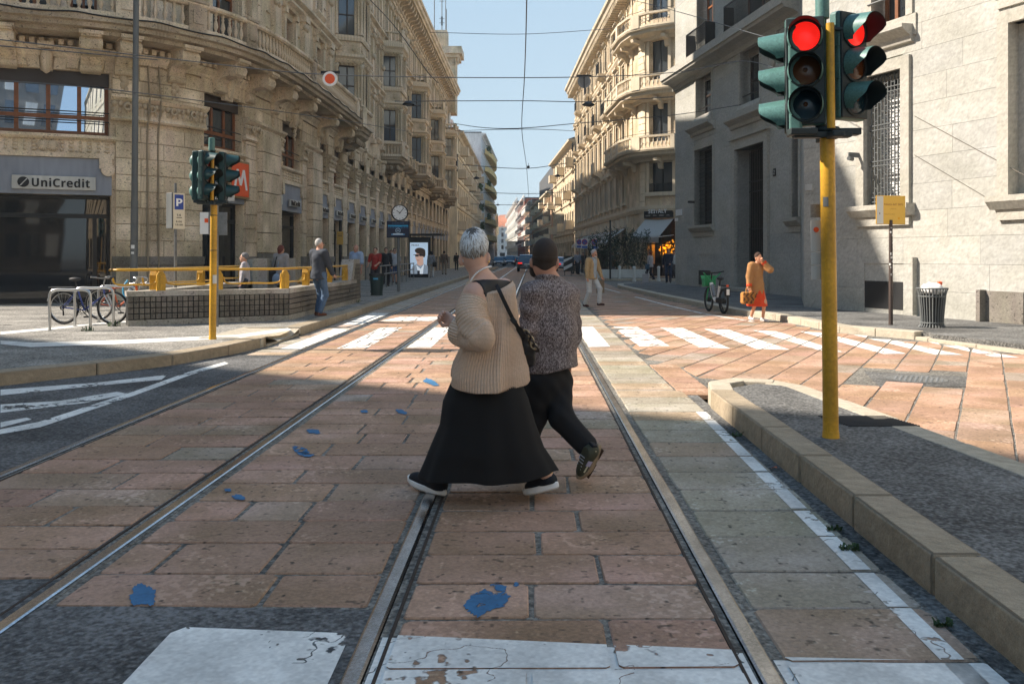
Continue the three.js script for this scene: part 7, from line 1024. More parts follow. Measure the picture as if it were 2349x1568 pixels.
// ---------------------------------------------------------------- cars in the distance
seed(606);
mat('carBlack', [0.012, 0.013, 0.015], { phys: true, rough: 0.25, clearcoat: 1, clearcoatRoughness: 0.05 }); mat('carNavy', [0.02, 0.03, 0.05], { phys: true, rough: 0.25, clearcoat: 1, clearcoatRoughness: 0.05 }); mat('carSilver', [0.42, 0.45, 0.49], { phys: true, rough: 0.25, metal: 0.4, clearcoat: 1 }); mat('carGlass', [0.03, 0.05, 0.07], { phys: true, rough: 0.05, ior: 1.8 }); mat('tailLamp', [0.6, 0.02, 0.01], { rough: 0.3 }); M.tailLamp.emissive.setRGB(1, 0.02, 0.01); M.tailLamp.emissiveIntensity = 0.5; mat('headLamp', [0.85, 0.88, 0.9], { rough: 0.15 });
function car(label, pos, turn, paint, o = {}) {              // nose towards local +z
  const { w = 1.86, h = 1.62, l = 4.5, suv = true } = o, t = thing('parked_car', label, 'car', pos, turn); if (o.name) t.name = numbered(o.name);
  const hw = w / 2, hl = l / 2, belt = h * 0.6;
  const ringAt = (z, wk, y0, y1) => { const q = []; for (let i = 0; i <= 12; i++) { const a = Math.PI * 2 * i / 12, c = Math.cos(a), s = Math.sin(a), p = 0.45; q.push(V(Math.sign(c) * Math.pow(Math.abs(c), p) * hw * wk, lerp(y0, y1, 0.5 + 0.5 * Math.sign(s) * Math.pow(Math.abs(s), p)), z)); } return q; };
  part('body', poly3([[...ringAt(-hl, 0.02, 0.5, 0.55)], ringAt(-hl, 0.88, 0.36, belt * 0.94), ringAt(-hl + 0.2, 0.98, 0.27, belt), ringAt(-hl * 0.5, 1, 0.24, belt), ringAt(0, 1, 0.24, belt), ringAt(hl * 0.4, 1, 0.24, belt * 0.98), ringAt(hl - 0.45, 0.98, 0.26, belt * 0.9), ringAt(hl - 0.08, 0.9, 0.32, belt * 0.74), ringAt(hl, 0.8, 0.38, belt * 0.62), ringAt(hl, 0.02, 0.5, 0.52)]), paint, t);
  const zr = suv ? -hl + 0.12 : -hl + 0.45, cab = (k, m, nm, g) => part(nm, g, m, t);
  const A = [[zr, belt - 0.04, 0.93], [zr + 0.42, h - 0.1, 0.76], [zr + 0.7, h, 0.72], [0.25, h - 0.01, 0.72], [0.5, h - 0.08, 0.74], [hl * 0.52, belt - 0.04, 0.9]];
  part('cabin', [poly3(A.map(([z, y, k]) => [V(-hw * k, y, z), V(-hw * k * 0.9, y + 0.015, z), V(hw * k * 0.9, y + 0.015, z), V(hw * k, y, z)])), ...[-1, 1].map(e => poly3([A.map(([z, y, k]) => V(e * hw * k, y, z)), A.map(([z]) => V(e * hw * 0.93, belt - 0.05, z))]))], paint, t);
  const quad = (a, b, c, d) => poly3([[a, b], [d, c]]);
  part('rear_window', quad(V(-hw * 0.7, h - 0.13, zr + 0.37), V(hw * 0.7, h - 0.13, zr + 0.37), V(hw * 0.82, belt + 0.05, zr + 0.06), V(-hw * 0.82, belt + 0.05, zr + 0.06)), M.carGlass, t);
  part('windscreen', quad(V(-hw * 0.68, h - 0.09, 0.56), V(hw * 0.68, h - 0.09, 0.56), V(hw * 0.83, belt + 0.0, hl * 0.5 + 0.03), V(-hw * 0.83, belt + 0.0, hl * 0.5 + 0.03)), M.carGlass, t);
  for (const e of [-1, 1]) part('side_window', quad(V(e * (hw * 0.765 + 0.012), h - 0.12, zr + 0.55), V(e * (hw * 0.765 + 0.012), h - 0.12, 0.4), V(e * (hw * 0.93 + 0.012), belt + 0.02, hl * 0.42), V(e * (hw * 0.93 + 0.012), belt + 0.02, zr + 0.3)), M.carGlass, t);
  for (const [x, z] of [[-1, 1], [1, 1], [-1, -1], [1, -1]]) { const wh = new THREE.Group(); wh.name = 'wheel'; wh.position.set(x * (hw - 0.11), 0.34, z * hl * 0.6); t.add(wh); part('tyre', cyl(0.34, 0.34, 0.23, 20).rotateZ(Math.PI / 2).translate(0.115, 0, 0), M.rubber, wh); part('rim', cyl(0.21, 0.21, 0.24, 14).rotateZ(Math.PI / 2).translate(0.12, 0, 0), M.galv, wh); }
  for (const e of [-1, 1]) { part('tail_lamp', rbox(0.42, 0.13, 0.08, 0.02, e * (hw - 0.3), belt * 0.84, -hl + 0.0), M.tailLamp, t); part('headlamp', rbox(0.3, 0.2, 0.14, 0.04, e * (hw - 0.27), belt * 0.68, hl - 0.03), M.headLamp, t); part('mirror', rbox(0.2, 0.13, 0.1, 0.03, e * (hw + 0.06), belt + 0.1, hl * 0.36), paint, t); }
  part('bumper', [rbox(w * 0.86, 0.2, 0.1, 0.04, 0, 0.4, -hl + 0.0)], M.black, t); part('trim_strip', rbox(w * 0.7, 0.025, 0.03, 0.008, 0, 0.44, -hl - 0.05), M.steel, t); part('grille', rbox(w * 0.5, 0.2, 0.06, 0.02, 0, 0.5, hl - 0.01), M.black, t); part('number_plate', [rbox(0.5, 0.11, 0.02, 0.005, 0, 0.74, -hl - 0.02), rbox(0.5, 0.11, 0.02, 0.005, 0, 0.36, hl + 0.02)], M.white, t);
  return t;
}
const gp = (x, Z) => [(x - CX) * Z / F, 0, -Z];
car('dark SUV seen from behind with red tail lights, driving away', gp(1209, 90), Math.PI, M.carNavy, { w: 1.95, h: 1.68, name: 'car' });
car('dark SUV with bright headlamps coming towards the camera', gp(1170, 148), 0.0, M.carNavy, { w: 1.9, h: 1.66, name: 'car' });
car('silver car parked at the right, beside the chevron board', gp(1294, 92), Math.PI, M.carSilver, { w: 1.8, h: 1.48, suv: false });
car('dark car parked at the left kerb, partly behind the blond head', gp(1143, 142), 0.05, M.carBlack, { w: 1.8, h: 1.5, suv: false });
car('dark car behind the oncoming SUV, left side', gp(1157, 185), 0, M.carNavy, { h: 1.5, suv: false, name: 'car' });
car('small dark car far down the street, right of the oncoming SUV', gp(1188, 190), Math.PI, M.carBlack, { h: 1.5, suv: false, name: 'car' });
car('distant dark car queued near the vanishing point', gp(1178, 235), Math.PI, M.carBlack, { h: 1.6, name: 'car' });
{ const p = At(1320, 640, 75), t = thing('motor_scooter', 'dark motor scooter parked at the right behind the chevron board', 'scooter', [p.x, 0.0, p.z], 1.9); for (const x of [-0.6, 0.6]) part('wheel', T(new THREE.TorusGeometry(0.2, 0.06, 8, 18), x, 0.26, 0), M.rubber, t); part('body', [rbox(0.9, 0.35, 0.3, 0.1, -0.25, 0.6, 0), rbox(0.7, 0.1, 0.26, 0.04, 0.1, 0.3, 0), T(rbox(0.12, 0.75, 0.36, 0.05), 0.48, 0.65, 0, 0, 0, 0.25)], M.carBlack, t); part('handlebar', [bar(V(0.4, 1.02, -0.33), V(0.4, 1.02, 0.33), 0.02), rbox(0.16, 0.16, 0.2, 0.05, 0.42, 1.0, 0)], M.black, t); part('saddle', rbox(0.7, 0.1, 0.26, 0.04, -0.25, 0.82, 0), M.rubber, t); part('windshield', T(rbox(0.02, 0.4, 0.34, 0.01), 0.46, 1.25, 0, 0, 0, 0.25), M.carGlass, t); }
// ---------------------------------------------------------------- people
seed(707);
function nets(f, lo, hi, c) {                                // surface nets over a distance field
  const nx = Math.ceil((hi[0] - lo[0]) / c) + 1, ny = Math.ceil((hi[1] - lo[1]) / c) + 1, nz = Math.ceil((hi[2] - lo[2]) / c) + 1, v = new Float32Array(nx * ny * nz), id = (i, j, k) => (k * ny + j) * nx + i;
  for (let k = 0; k < nz; k++) for (let j = 0; j < ny; j++) for (let i = 0; i < nx; i++) v[id(i, j, k)] = f(lo[0] + i * c, lo[1] + j * c, lo[2] + k * c);
  const vi = new Int32Array(nx * ny * nz).fill(-1), pos = [], idx = [];
  const E = [[0, 1], [2, 3], [4, 5], [6, 7], [0, 2], [1, 3], [4, 6], [5, 7], [0, 4], [1, 5], [2, 6], [3, 7]];
  for (let k = 0; k < nz - 1; k++) for (let j = 0; j < ny - 1; j++) for (let i = 0; i < nx - 1; i++) {
    const q = []; let m = 0; for (let e = 0; e < 8; e++) { const t = v[id(i + (e & 1), j + (e >> 1 & 1), k + (e >> 2))]; q.push(t); if (t < 0) m |= 1 << e; }
    if (m === 0 || m === 255) continue;
    let x = 0, y = 0, z = 0, n = 0;
    for (const [a, b] of E) if ((q[a] < 0) !== (q[b] < 0)) { const t = q[a] / (q[a] - q[b]); x += lerp(a & 1, b & 1, t); y += lerp(a >> 1 & 1, b >> 1 & 1, t); z += lerp(a >> 2, b >> 2, t); n++; }
    vi[id(i, j, k)] = pos.length / 3; pos.push(lo[0] + (i + x / n) * c, lo[1] + (j + y / n) * c, lo[2] + (k + z / n) * c);
  }
  const quad = (a, b, d, e, flip) => { if (a < 0 || b < 0 || d < 0 || e < 0) return; flip ? idx.push(a, e, d, a, d, b) : idx.push(a, b, d, a, d, e); };
  for (let k = 1; k < nz - 1; k++) for (let j = 1; j < ny - 1; j++) for (let i = 1; i < nx - 1; i++) {
    const s = v[id(i, j, k)] < 0;
    if (s !== v[id(i + 1, j, k)] < 0) quad(vi[id(i, j - 1, k - 1)], vi[id(i, j, k - 1)], vi[id(i, j, k)], vi[id(i, j - 1, k)], !s);
    if (s !== v[id(i, j + 1, k)] < 0) quad(vi[id(i - 1, j, k - 1)], vi[id(i - 1, j, k)], vi[id(i, j, k)], vi[id(i, j, k - 1)], !s);
    if (s !== v[id(i, j, k + 1)] < 0) quad(vi[id(i - 1, j - 1, k)], vi[id(i, j - 1, k)], vi[id(i, j, k)], vi[id(i - 1, j, k)], !s);
  }
  const g = new THREE.BufferGeometry(); g.setAttribute('position', new THREE.Float32BufferAttribute(pos, 3)); g.setIndex(idx); g.computeVertexNormals(); return g;
}
const cap = (a, b, ra, rb) => { const ax = a.x, ay = a.y, az = a.z, dx = b.x - ax, dy = b.y - ay, dz = b.z - az, l2 = dx * dx + dy * dy + dz * dz || 1e-9; return (x, y, z) => { const px = x - ax, py = y - ay, pz = z - az, t = clamp((px * dx + py * dy + pz * dz) / l2, 0, 1), qx = px - dx * t, qy = py - dy * t, qz = pz - dz * t; return Math.sqrt(qx * qx + qy * qy + qz * qz) - ra - (rb - ra) * t; }; };
const ell = (c, rx, ry, rz, yaw = 0, pitch = 0) => { const cy = Math.cos(yaw), sy = Math.sin(yaw), cp = Math.cos(pitch), sp = Math.sin(pitch); return (x, y, z) => { x -= c.x; y -= c.y; z -= c.z; let X = x * cy - z * sy, Z = x * sy + z * cy; const Y = y * cp + Z * sp; Z = Z * cp - y * sp; const k0 = Math.hypot(X / rx, Y / ry, Z / rz), k1 = Math.hypot(X / rx / rx, Y / ry / ry, Z / rz / rz); return k1 < 1e-9 ? -Math.min(rx, ry, rz) : k0 * (k0 - 1) / k1; }; };
const smin = (a, b, k) => { const h = Math.max(k - Math.abs(a - b), 0) / k; return Math.min(a, b) - h * h * k * 0.25; };
const uni = (fs, k = 0.04) => (x, y, z) => { let d = 1e9; for (const f of fs) d = smin(d, f(x, y, z), k); return d; };
const bounds = (pts, r) => { const lo = [1e9, 1e9, 1e9], hi = [-1e9, -1e9, -1e9]; for (const p of pts) ['x', 'y', 'z'].forEach((k, i) => { lo[i] = Math.min(lo[i], p[k] - r); hi[i] = Math.max(hi[i], p[k] + r); }); return [lo, hi]; };
function ik(a, b, l1, l2, pole) {                            // elbow or knee between a and b, bending towards pole
  const d = b.clone().sub(a); let L = d.length(); const mx = (l1 + l2) * 0.995; if (L > mx) { b.copy(a).add(d.multiplyScalar(mx / L)); d.copy(b).sub(a); L = mx; }
  const u = d.clone().divideScalar(L), x = (l1 * l1 - l2 * l2 + L * L) / (2 * L), h = Math.sqrt(Math.max(0, l1 * l1 - x * x)), p = pole.clone().addScaledVector(u, -pole.dot(u)).normalize();
  return a.clone().addScaledVector(u, x).addScaledVector(p, h);
}
function handShape(wr, dir, up, side, curl = 0.5) {          // palm, four curled fingers and a thumb; returns distance functions and points
  dir = dir.clone().normalize(); const lat = dir.clone().cross(up).normalize().multiplyScalar(side), n = lat.clone().cross(dir).multiplyScalar(side).normalize(), P = (a, b, c) => wr.clone().addScaledVector(dir, a).addScaledVector(lat, b).addScaledVector(n, c);
  const fs = [], pts = [wr]; const palm = [[-0.024, 0], [-0.008, 0.004], [0.010, 0.003], [0.026, 0]];
  palm.forEach(([b], i) => fs.push(cap(P(0.005, b * 0.6, 0), P(0.075, b, 0), 0.017, 0.013)));
  palm.forEach(([b], i) => { const L = [0.062, 0.075, 0.07, 0.054][i], k = P(0.082, b, 0), a1 = curl * 1.1, a2 = curl * 2.3, a3 = curl * 3.1; const st = (p, a, l) => p.clone().addScaledVector(dir, Math.cos(a) * l).addScaledVector(n, Math.sin(a) * l); const m = st(k, a1, L * 0.45), t = st(m, a2, L * 0.33), e = st(t, a3, L * 0.25); fs.push(cap(k, m, 0.0098, 0.009), cap(m, t, 0.009, 0.0085), cap(t, e, 0.0085, 0.0075)); pts.push(k, m, t, e); });
  const t0 = P(0.02, -0.026, 0.008), t1 = P(0.052, -0.046, 0.022), t2 = P(0.078, -0.036, 0.036); fs.push(cap(P(0.008, -0.01, 0), t0, 0.016, 0.013), cap(t0, t1, 0.0125, 0.0105), cap(t1, t2, 0.0105, 0.0085)); pts.push(t1, t2);
  return { f: uni(fs, 0.006), pts };
}
const SK = {}; const skinMat = (c) => SK[c] ??= mat('skin' + c.join('_'), c, { rough: 0.6 });
const clothMats = {}; const clothMat = (c, o = {}) => clothMats[c] ??= mat('cloth' + c.join('_'), c, { map: 'cloth', rough: 0.92, ...o });
function person(label, pos, yaw, o = {}) {                   // local: faces +z, its left is +x
  const { H = 1.7, skin = [0.52, 0.29, 0.20], hair = [0.03, 0.022, 0.018], top = [0.5, 0.5, 0.5], legs = [0.05, 0.06, 0.09], shoe = [0.05, 0.045, 0.04], feet = [[0.09, 0, 0], [-0.09, 0, 0]], hands = null, lean = 0, hYaw = 0, hPitch = 0, cell = 0.019, sleeve = 1, hem = 0.5, bulk = 1, dress = 0, shorts = 0, hairLong = 0, female = 0, beard = null, open = null } = o;
  const t = thing('person', label, 'person', pos, yaw), h = H / 1.75, hipY = 0.93 * h, Lt = 0.44 * h, Ls = 0.42 * h, sw = (female ? 0.165 : 0.19) * h, hw = 0.095 * h;
  const pelvis = V(0, Math.min(hipY, hipY - 0.02), 0), chest = V(0, 1.30 * h, 0.0 + lean * 0.38), neck = V(0, 1.47 * h, lean * 0.55), head = neck.clone().add(V(Math.sin(hYaw) * Math.sin(hPitch) * 0.08, 0.155 * h, 0.02 + Math.cos(hYaw) * Math.sin(hPitch) * 0.09));
  const J = {}; const fwd = V(0, 0, 1);
  [1, -1].forEach((s, i) => { const hp = V(s * hw, hipY - 0.03 * h, 0), fo = feet[i], an = V(fo[0], 0.085 * h + fo[1], fo[2]), kn = ik(hp, an, Lt, Ls, V(s * 0.1, 0, 1)); J[i] = { hp, kn, an, toe: an.clone().add(V(s * 0.03 + (fo[4] || 0), -0.055 * h + (fo[3] || 0), 0.15 * h)), heel: an.clone().add(V(0, -0.05 * h, -0.045)) }; });
  const hd = hands || [[sw + 0.07, 0.80 * h, 0.06], [-sw - 0.07, 0.80 * h, 0.02]];
  const Aj = [1, -1].map((s, i) => { const sh = V(s * sw, 1.43 * h, chest.z + lean * 0.1), wr = V(...hd[i]); const el = ik(sh, wr, 0.285 * h, 0.255 * h, o.poles?.[i] ? V(...o.poles[i]) : V(s * 0.5, -0.2, -1)); return { sh, el, wr }; });
  // body in one skin: trunk, limbs, then finer hands and head
  const trunk = [cap(V(0, hipY, 0), V(0, 1.1 * h, lean * 0.2), 0.125 * h, 0.115 * h), cap(V(0, 1.1 * h, lean * 0.2), chest, 0.115 * h, 0.125 * h), cap(Aj[0].sh.clone().lerp(Aj[1].sh, 0.12), Aj[1].sh.clone().lerp(Aj[0].sh, 0.12), 0.07 * h, 0.07 * h), cap(neck.clone().add(V(0, -0.05, 0)), head.clone().add(V(0, -0.05, -0.01)), 0.058 * h, 0.05 * h)];
  const limbs = []; for (const i of [0, 1]) { const L = J[i]; limbs.push(cap(L.hp, L.kn, 0.082 * h, 0.055 * h), cap(L.kn, L.an, 0.055 * h, 0.036 * h), cap(L.heel, L.toe, 0.034 * h, 0.026 * h)); const A = Aj[i]; limbs.push(cap(A.sh, A.el, 0.050 * h, 0.038 * h), cap(A.el, A.wr, 0.038 * h, 0.026 * h)); }
  const all = [...trunk, ...limbs], pts = [head, neck, J[0].toe, J[1].toe, J[0].heel, J[1].heel, J[0].kn, J[1].kn, ...Aj.flatMap(a => [a.el, a.wr, a.sh])];
  const [lo, hi] = bounds(pts, 0.16), geos = [nets(uni(all, 0.05), lo, hi, cell)];
  const sinY = Math.sin(hYaw), cosY = Math.cos(hYaw), hp = (x, y, z) => head.clone().add(V(x * cosY + z * sinY, y + (-z) * Math.sin(hPitch) * 0.6, -x * sinY + z * cosY));
  const skull = [ell(hp(0, 0.015, -0.012), 0.074, 0.1, 0.092, -hYaw), ell(hp(0, -0.045, 0.022), 0.055, 0.07, 0.062, -hYaw)], face = [cap(hp(0, 0.012, 0.080), hp(0, -0.026, 0.102), 0.010, 0.015), ell(hp(0, -0.072, 0.070), 0.026, 0.014, 0.016), cap(hp(-0.036, 0.022, 0.068), hp(0.036, 0.022, 0.068), 0.012, 0.012), ell(hp(0.076, -0.01, -0.012), 0.012, 0.03, 0.02), ell(hp(-0.076, -0.01, -0.012), 0.012, 0.03, 0.02), ell(hp(0, -0.095, 0.062), 0.02, 0.015, 0.018)];
  { const [l, u] = bounds([head], 0.145); const sk = uni(skull, 0.04), fc = uni(face, 0.012); geos.push(nets((x, y, z) => smin(sk(x, y, z), fc(x, y, z), 0.014), l, u, cell > 0.015 ? 0.009 : 0.005)); }
  Aj.forEach((A, i) => { const s = i ? -1 : 1, d = A.wr.clone().sub(A.el).normalize(), q = handShape(A.wr, d, V(s * 0.2, 0, 1), s, o.curl ?? 0.5), [l, u] = bounds(q.pts, 0.03); geos.push(nets(q.f, l, u, cell > 0.015 ? 0.0065 : 0.0035)); });
  part('body', geos, skinMat(skin), t);
  // clothes lie over the body
  const G0 = (name, f, lo1, hi1, c, m, l) => part(name, nets(f, lo1, hi1, c), m, t, l);
  const e = 0.022 * bulk, tr = [cap(V(0, hipY + 0.02, 0), V(0, 1.1 * h, lean * 0.2), (0.142 + e) * h, (0.118 + e) * h), cap(V(0, 1.1 * h, lean * 0.2), chest, (0.118 + e) * h, (0.132 + e) * h), cap(Aj[0].sh.clone().lerp(Aj[1].sh, 0.14).add(V(0, -0.01, 0)), Aj[1].sh.clone().lerp(Aj[0].sh, 0.14).add(V(0, -0.01, 0)), (0.068 + e) * h, (0.068 + e) * h)];
  if (hem < 0.5) tr.push(cap(V(0, hipY, 0), V(0, hem * H * 0.95, 0), (0.15 + e) * h, (0.165 + e) * h));
  const hemY = hem * H, sl = Aj.flatMap(A => { const L1 = 0.285, L2 = 0.255, q = sleeve * (L1 + L2); const out = []; const e1 = q < L1 ? A.sh.clone().lerp(A.el, q / L1) : A.el; out.push(cap(A.sh, e1, (0.055 + e) * h, (0.044 + e) * h)); if (q > L1) out.push(cap(A.el, A.el.clone().lerp(A.wr, (q - L1) / L2 * 0.94), (0.044 + e) * h, (0.034 + e * 0.8) * h)); return out; });
  const tf = uni([...tr, ...sl], 0.035), nk = ell(neck.clone().add(V(0, 0.015, 0.01)), 0.066 * h, 0.05, 0.066 * h);
  G0('top', (x, y, z) => { let d = tf(x, y, z) + 0.0035 * Math.sin(x * 40 + y * 23) * Math.sin(y * 31 + z * 37); d = Math.max(d, -nk(x, y, z)); if (Math.abs(x) < sw + 0.02) d = Math.max(d, hemY - y); return d; }, [lo[0] - 0.04, Math.min(hemY, Aj[0].wr.y, Aj[1].wr.y) - 0.08, lo[2] - 0.05], [hi[0] + 0.04, 1.56 * h, hi[2] + 0.05], cell, clothMat(top), o.topLabel);
  if (open) { G0('shirt', (x, y, z) => { const d = Math.max(cap(V(0, hipY, 0.02), chest.clone().add(V(0, 0.08, 0.012)), (0.14 + e) * h, (0.135 + e) * h)(x, y, z), Math.abs(x) - 0.05 - (y - hemY) * 0.03, -z, hemY + 0.02 - y); return d; }, [-0.2, hemY, 0], [0.2, 1.52 * h, 0.35], 0.012, clothMat(open)); G0('collar', (x, y, z) => Math.max(Math.abs(cap(neck.clone().add(V(0, -0.06, 0)), neck.clone().add(V(0, 0.03, 0)), 0.085 * h, 0.066 * h)(x, y, z)) - 0.008, y - neck.y - 0.025), [-0.15, neck.y - 0.1, -0.15], [0.15, neck.y + 0.06, 0.2], 0.012, clothMat(open)); }
  const lf = k => [0, 1].flatMap(i => { const L = J[i], s = shorts ? 1 : 0; return [cap(L.hp.clone().add(V(0, 0.03, 0)), L.kn, (0.094 + k) * h, (0.070 + k) * h), ...(s ? [] : [cap(L.kn, L.an.clone().lerp(L.kn, 0.04), (0.07 + k) * h, (0.062 + k) * h)])]; });
  if (!dress || dress > 0.2) { if (dress) { const dy = dress * H, mid = J[0].kn.clone().lerp(J[1].kn, 0.5); const mean = J[0].an.clone().lerp(J[1].an, 0.5).setY(dy), spread = J[0].an.distanceTo(J[1].an) * 0.34; const ff = cap(V(0, hipY + 0.04, 0), mean, 0.15 * h, (0.14 + spread)); G0('skirt', (x, y, z) => Math.max(ff(x, y, z) + 0.008 * Math.sin(Math.atan2(z, x) * 9 + y * 2), dy - y, y - 1.12 * h), [-0.5, dy - 0.06, -0.55], [0.5, 1.2 * h, 0.55], cell, clothMat(legs)); }
    else G0('trousers', (x, y, z) => Math.max(uni([...lf(0.005 * bulk), cap(V(-0.04, hipY + 0.01, 0), V(0.04, hipY + 0.01, 0), 0.125 * h, 0.125 * h)], 0.04)(x, y, z) + 0.003 * Math.sin(y * 60 + x * 20), y - 1.08 * h), [lo[0], shorts ? J[0].kn.y - 0.02 : lo[1], lo[2]], [hi[0], 1.12 * h, hi[2]], cell, clothMat(legs), o.legLabel); }
  [0, 1].forEach(i => { const L = J[i], [l, u] = bounds([L.heel, L.toe, L.an], 0.08); const f = uni([cap(L.heel.clone().add(V(0, 0.004, 0)), L.toe, 0.043 * h, 0.036 * h), cap(L.heel.clone().add(V(0, 0.03, 0.02)), L.an, 0.045 * h, 0.042 * h)], 0.02); G0('shoe', (x, y, z) => Math.max(f(x, y, z), y - L.an.y - 0.035), l, u, cell > 0.015 ? 0.013 : 0.008, clothMat(shoe)); });
  if (hair) { const hs = ell(hp(0, 0.028, -0.018), 0.083, 0.102, 0.1, -hYaw), [l, u] = bounds([head], 0.2 + hairLong); const lg = hairLong ? cap(hp(0, 0, -0.06), hp(0, -0.05 - hairLong, -0.08), 0.075, 0.05) : null; G0('hair', (x, y, z) => { let d = hs(x, y, z) + 0.004 * Math.sin(x * 160) * Math.sin(z * 140 + y * 60); if (lg) d = smin(d, lg(x, y, z), 0.03); const X = (x - head.x) * cosY - (z - head.z) * sinY, Z = (x - head.x) * sinY + (z - head.z) * cosY, Y = y - head.y; return Math.max(d, Math.min(Z - 0.045 + Math.max(0, -Y + 0.045) * 1.2, Z + 0.02 - Y * 0.9 - 0.0), lg ? -1 : -0.075 - Y + 0.0); }, l, u, 0.009, clothMat(hair)); }
  if (beard) { const bf = uni([ell(hp(0, -0.078, 0.048), 0.056, 0.045, 0.048, -hYaw)], 0.01), [l, u] = bounds([head], 0.2); G0('beard', (x, y, z) => Math.max(bf(x, y, z), y - head.y + 0.035), l, u, 0.009, clothMat(beard)); }
  if (o.glasses) part('sunglasses', [bar(hp(-0.07, 0.01, 0.07), hp(0.07, 0.01, 0.07), 0.005), ...[-1, 1].map(s => T(new THREE.SphereGeometry(0.022, 10, 6).scale(1.2, 0.8, 0.4), hp(s * 0.032, 0.005, 0.088).x, hp(s * 0.032, 0.005, 0.088).y, hp(s * 0.032, 0.005, 0.088).z)), ...[-1, 1].map(s => bar(hp(s * 0.07, 0.01, 0.07), hp(s * 0.078, 0.01, -0.02), 0.004))], M.black, t); else for (const s of [-1, 1]) { const q = hp(s * 0.031, 0.006, 0.078); part('eye', new THREE.SphereGeometry(0.011, 8, 6).translate(q.x, q.y, q.z), M.black, t); }
  return { t, J, Aj, head, hp };
}
const toeY = 0;
const gpos = (x, y, h = 0) => { const p = G(x, y, h); return [p.x, h, p.z]; };
const walk = (a, b = 0.09) => [[b, a > 0 ? 0 : 0.03, a], [-b, a > 0 ? 0.05 : 0, -a]];
{ // old man in a beige blazer
  const p = person('bearded old man in beige blazer and white trousers striding, looking down', gpos(1356, 703), 0.75, { H: 1.70, skin: [0.56, 0.27, 0.17], hair: [0.55, 0.55, 0.56], beard: [0.62, 0.58, 0.54], glasses: 1, top: [0.62, 0.42, 0.21], open: [0.55, 0.62, 0.68], legs: [0.80, 0.79, 0.76], shoe: [0.10, 0.035, 0.028], feet: [[0.1, 0.045, 0.24], [-0.09, 0, -0.16]], lean: 0.1, hPitch: 0.7, hem: 0.485, bulk: 1.2, cell: 0.016, hands: [[0.23, 0.84, 0.24], [-0.27, 0.80, 0.10]] });
  const b = thing('paper_bag', 'brown paper carrier bag held behind the old man in the blazer', 'bag', [G(1378, 690).x, 0.28, G(1378, 690).z - 0.1], 0.6); part('bag_body', rbox(0.26, 0.42, 0.12, 0.01, 0, 0.2, 0), clothMat([0.36, 0.25, 0.15]), b); part('handle', tube([V(-0.07, 0.4, 0), V(-0.05, 0.5, 0), V(0.05, 0.5, 0), V(0.07, 0.4, 0)], 0.006, 5, 12), clothMat([0.36, 0.25, 0.15]), b); }
{ // woman in the camel coat
  const P = gpos(1736, 737), p = person('woman in camel coat and bright orange dress, hand raised to her face', P, 0.35, { H: 1.58, female: 1, skin: [0.60, 0.30, 0.18], hair: [0.07, 0.035, 0.022], top: [0.50, 0.25, 0.09], legs: [0.85, 0.075, 0.012], shoe: [0.80, 0.80, 0.79], dress: 0.225, hem: 0.36, bulk: 1.7, cell: 0.015, feet: [[0.08, 0, 0.13], [-0.07, 0.03, -0.12]], hPitch: 0.5, hYaw: 0.25, hands: [[0.07, 1.37, 0.17], [-0.27, 0.70, 0.08]], poles: [[0.8, -1, 0.5], null], curl: 0.75 });
  p.Aj.forEach((A, i) => { const d = A.wr.clone().sub(A.el).normalize(); part('cuff', bar(A.wr.clone().addScaledVector(d, -0.10), A.wr.clone().addScaledVector(d, 0.005), 0.06, 12, 0.064), clothMat([0.85, 0.075, 0.012]), p.t); });
  const w = p.Aj[1].wr, c = Math.cos(0.35), s = Math.sin(0.35), b = thing('handbag', 'fluffy orange and brown handbag held by the woman in the camel coat', 'handbag', [P[0] + w.x * c + w.z * s, w.y - 0.42, P[2] - w.x * s + w.z * c], 0.3);
  const g = rbox(0.40, 0.28, 0.15, 0.05, 0, 0.15, 0, 4); part('bag_body', g, mat('bagFur', [0.62, 0.28, 0.07], { map: 'cloth', rough: 1 }), b); const tf = [[], []]; for (let i = 0; i < 420; i++) { const x = rr(-0.19, 0.19), y = rr(0.03, 0.27), q = T(new THREE.SphereGeometry(0.012, 5, 4).scale(0.7, 1.6, 0.7), x, y, 0.078 * (rnd() < 0.8 ? 1 : -1), rr(-0.5, 0.5), 0, rr(-0.6, 0.6)); tf[Math.sin(x * 55 + Math.sin(y * 40) * 1.5) > 0.2 ? 1 : 0].push(q); } stuff(part('fur_tufts', tf[0], M.bagFur, b)); stuff(part('dark_fur_tufts', tf[1], clothMat([0.13, 0.06, 0.03]), b)); part('handle', tube([V(-0.08, 0.28, 0), V(-0.06, 0.38, 0), V(0, 0.41, 0), V(0.06, 0.38, 0), V(0.08, 0.28, 0)], 0.016, 6, 16), clothMat([0.55, 0.26, 0.08]), b); }
person('grey-haired man in dark jacket and jeans standing by the metro parapet, seen from behind', gpos(731, 724, 0.15), Math.PI - 0.55, { H: 1.76, hair: [0.60, 0.59, 0.56], skin: [0.55, 0.30, 0.21], top: [0.055, 0.065, 0.085], legs: [0.10, 0.17, 0.28], shoe: [0.20, 0.07, 0.035], hands: [[0.17, 1.02, 0.28], [-0.22, 0.95, 0.22]], feet: [[0.09, 0, 0.05], [-0.08, 0, -0.06]], hYaw: -0.5, bulk: 1.25, hem: 0.47, cell: 0.016 });
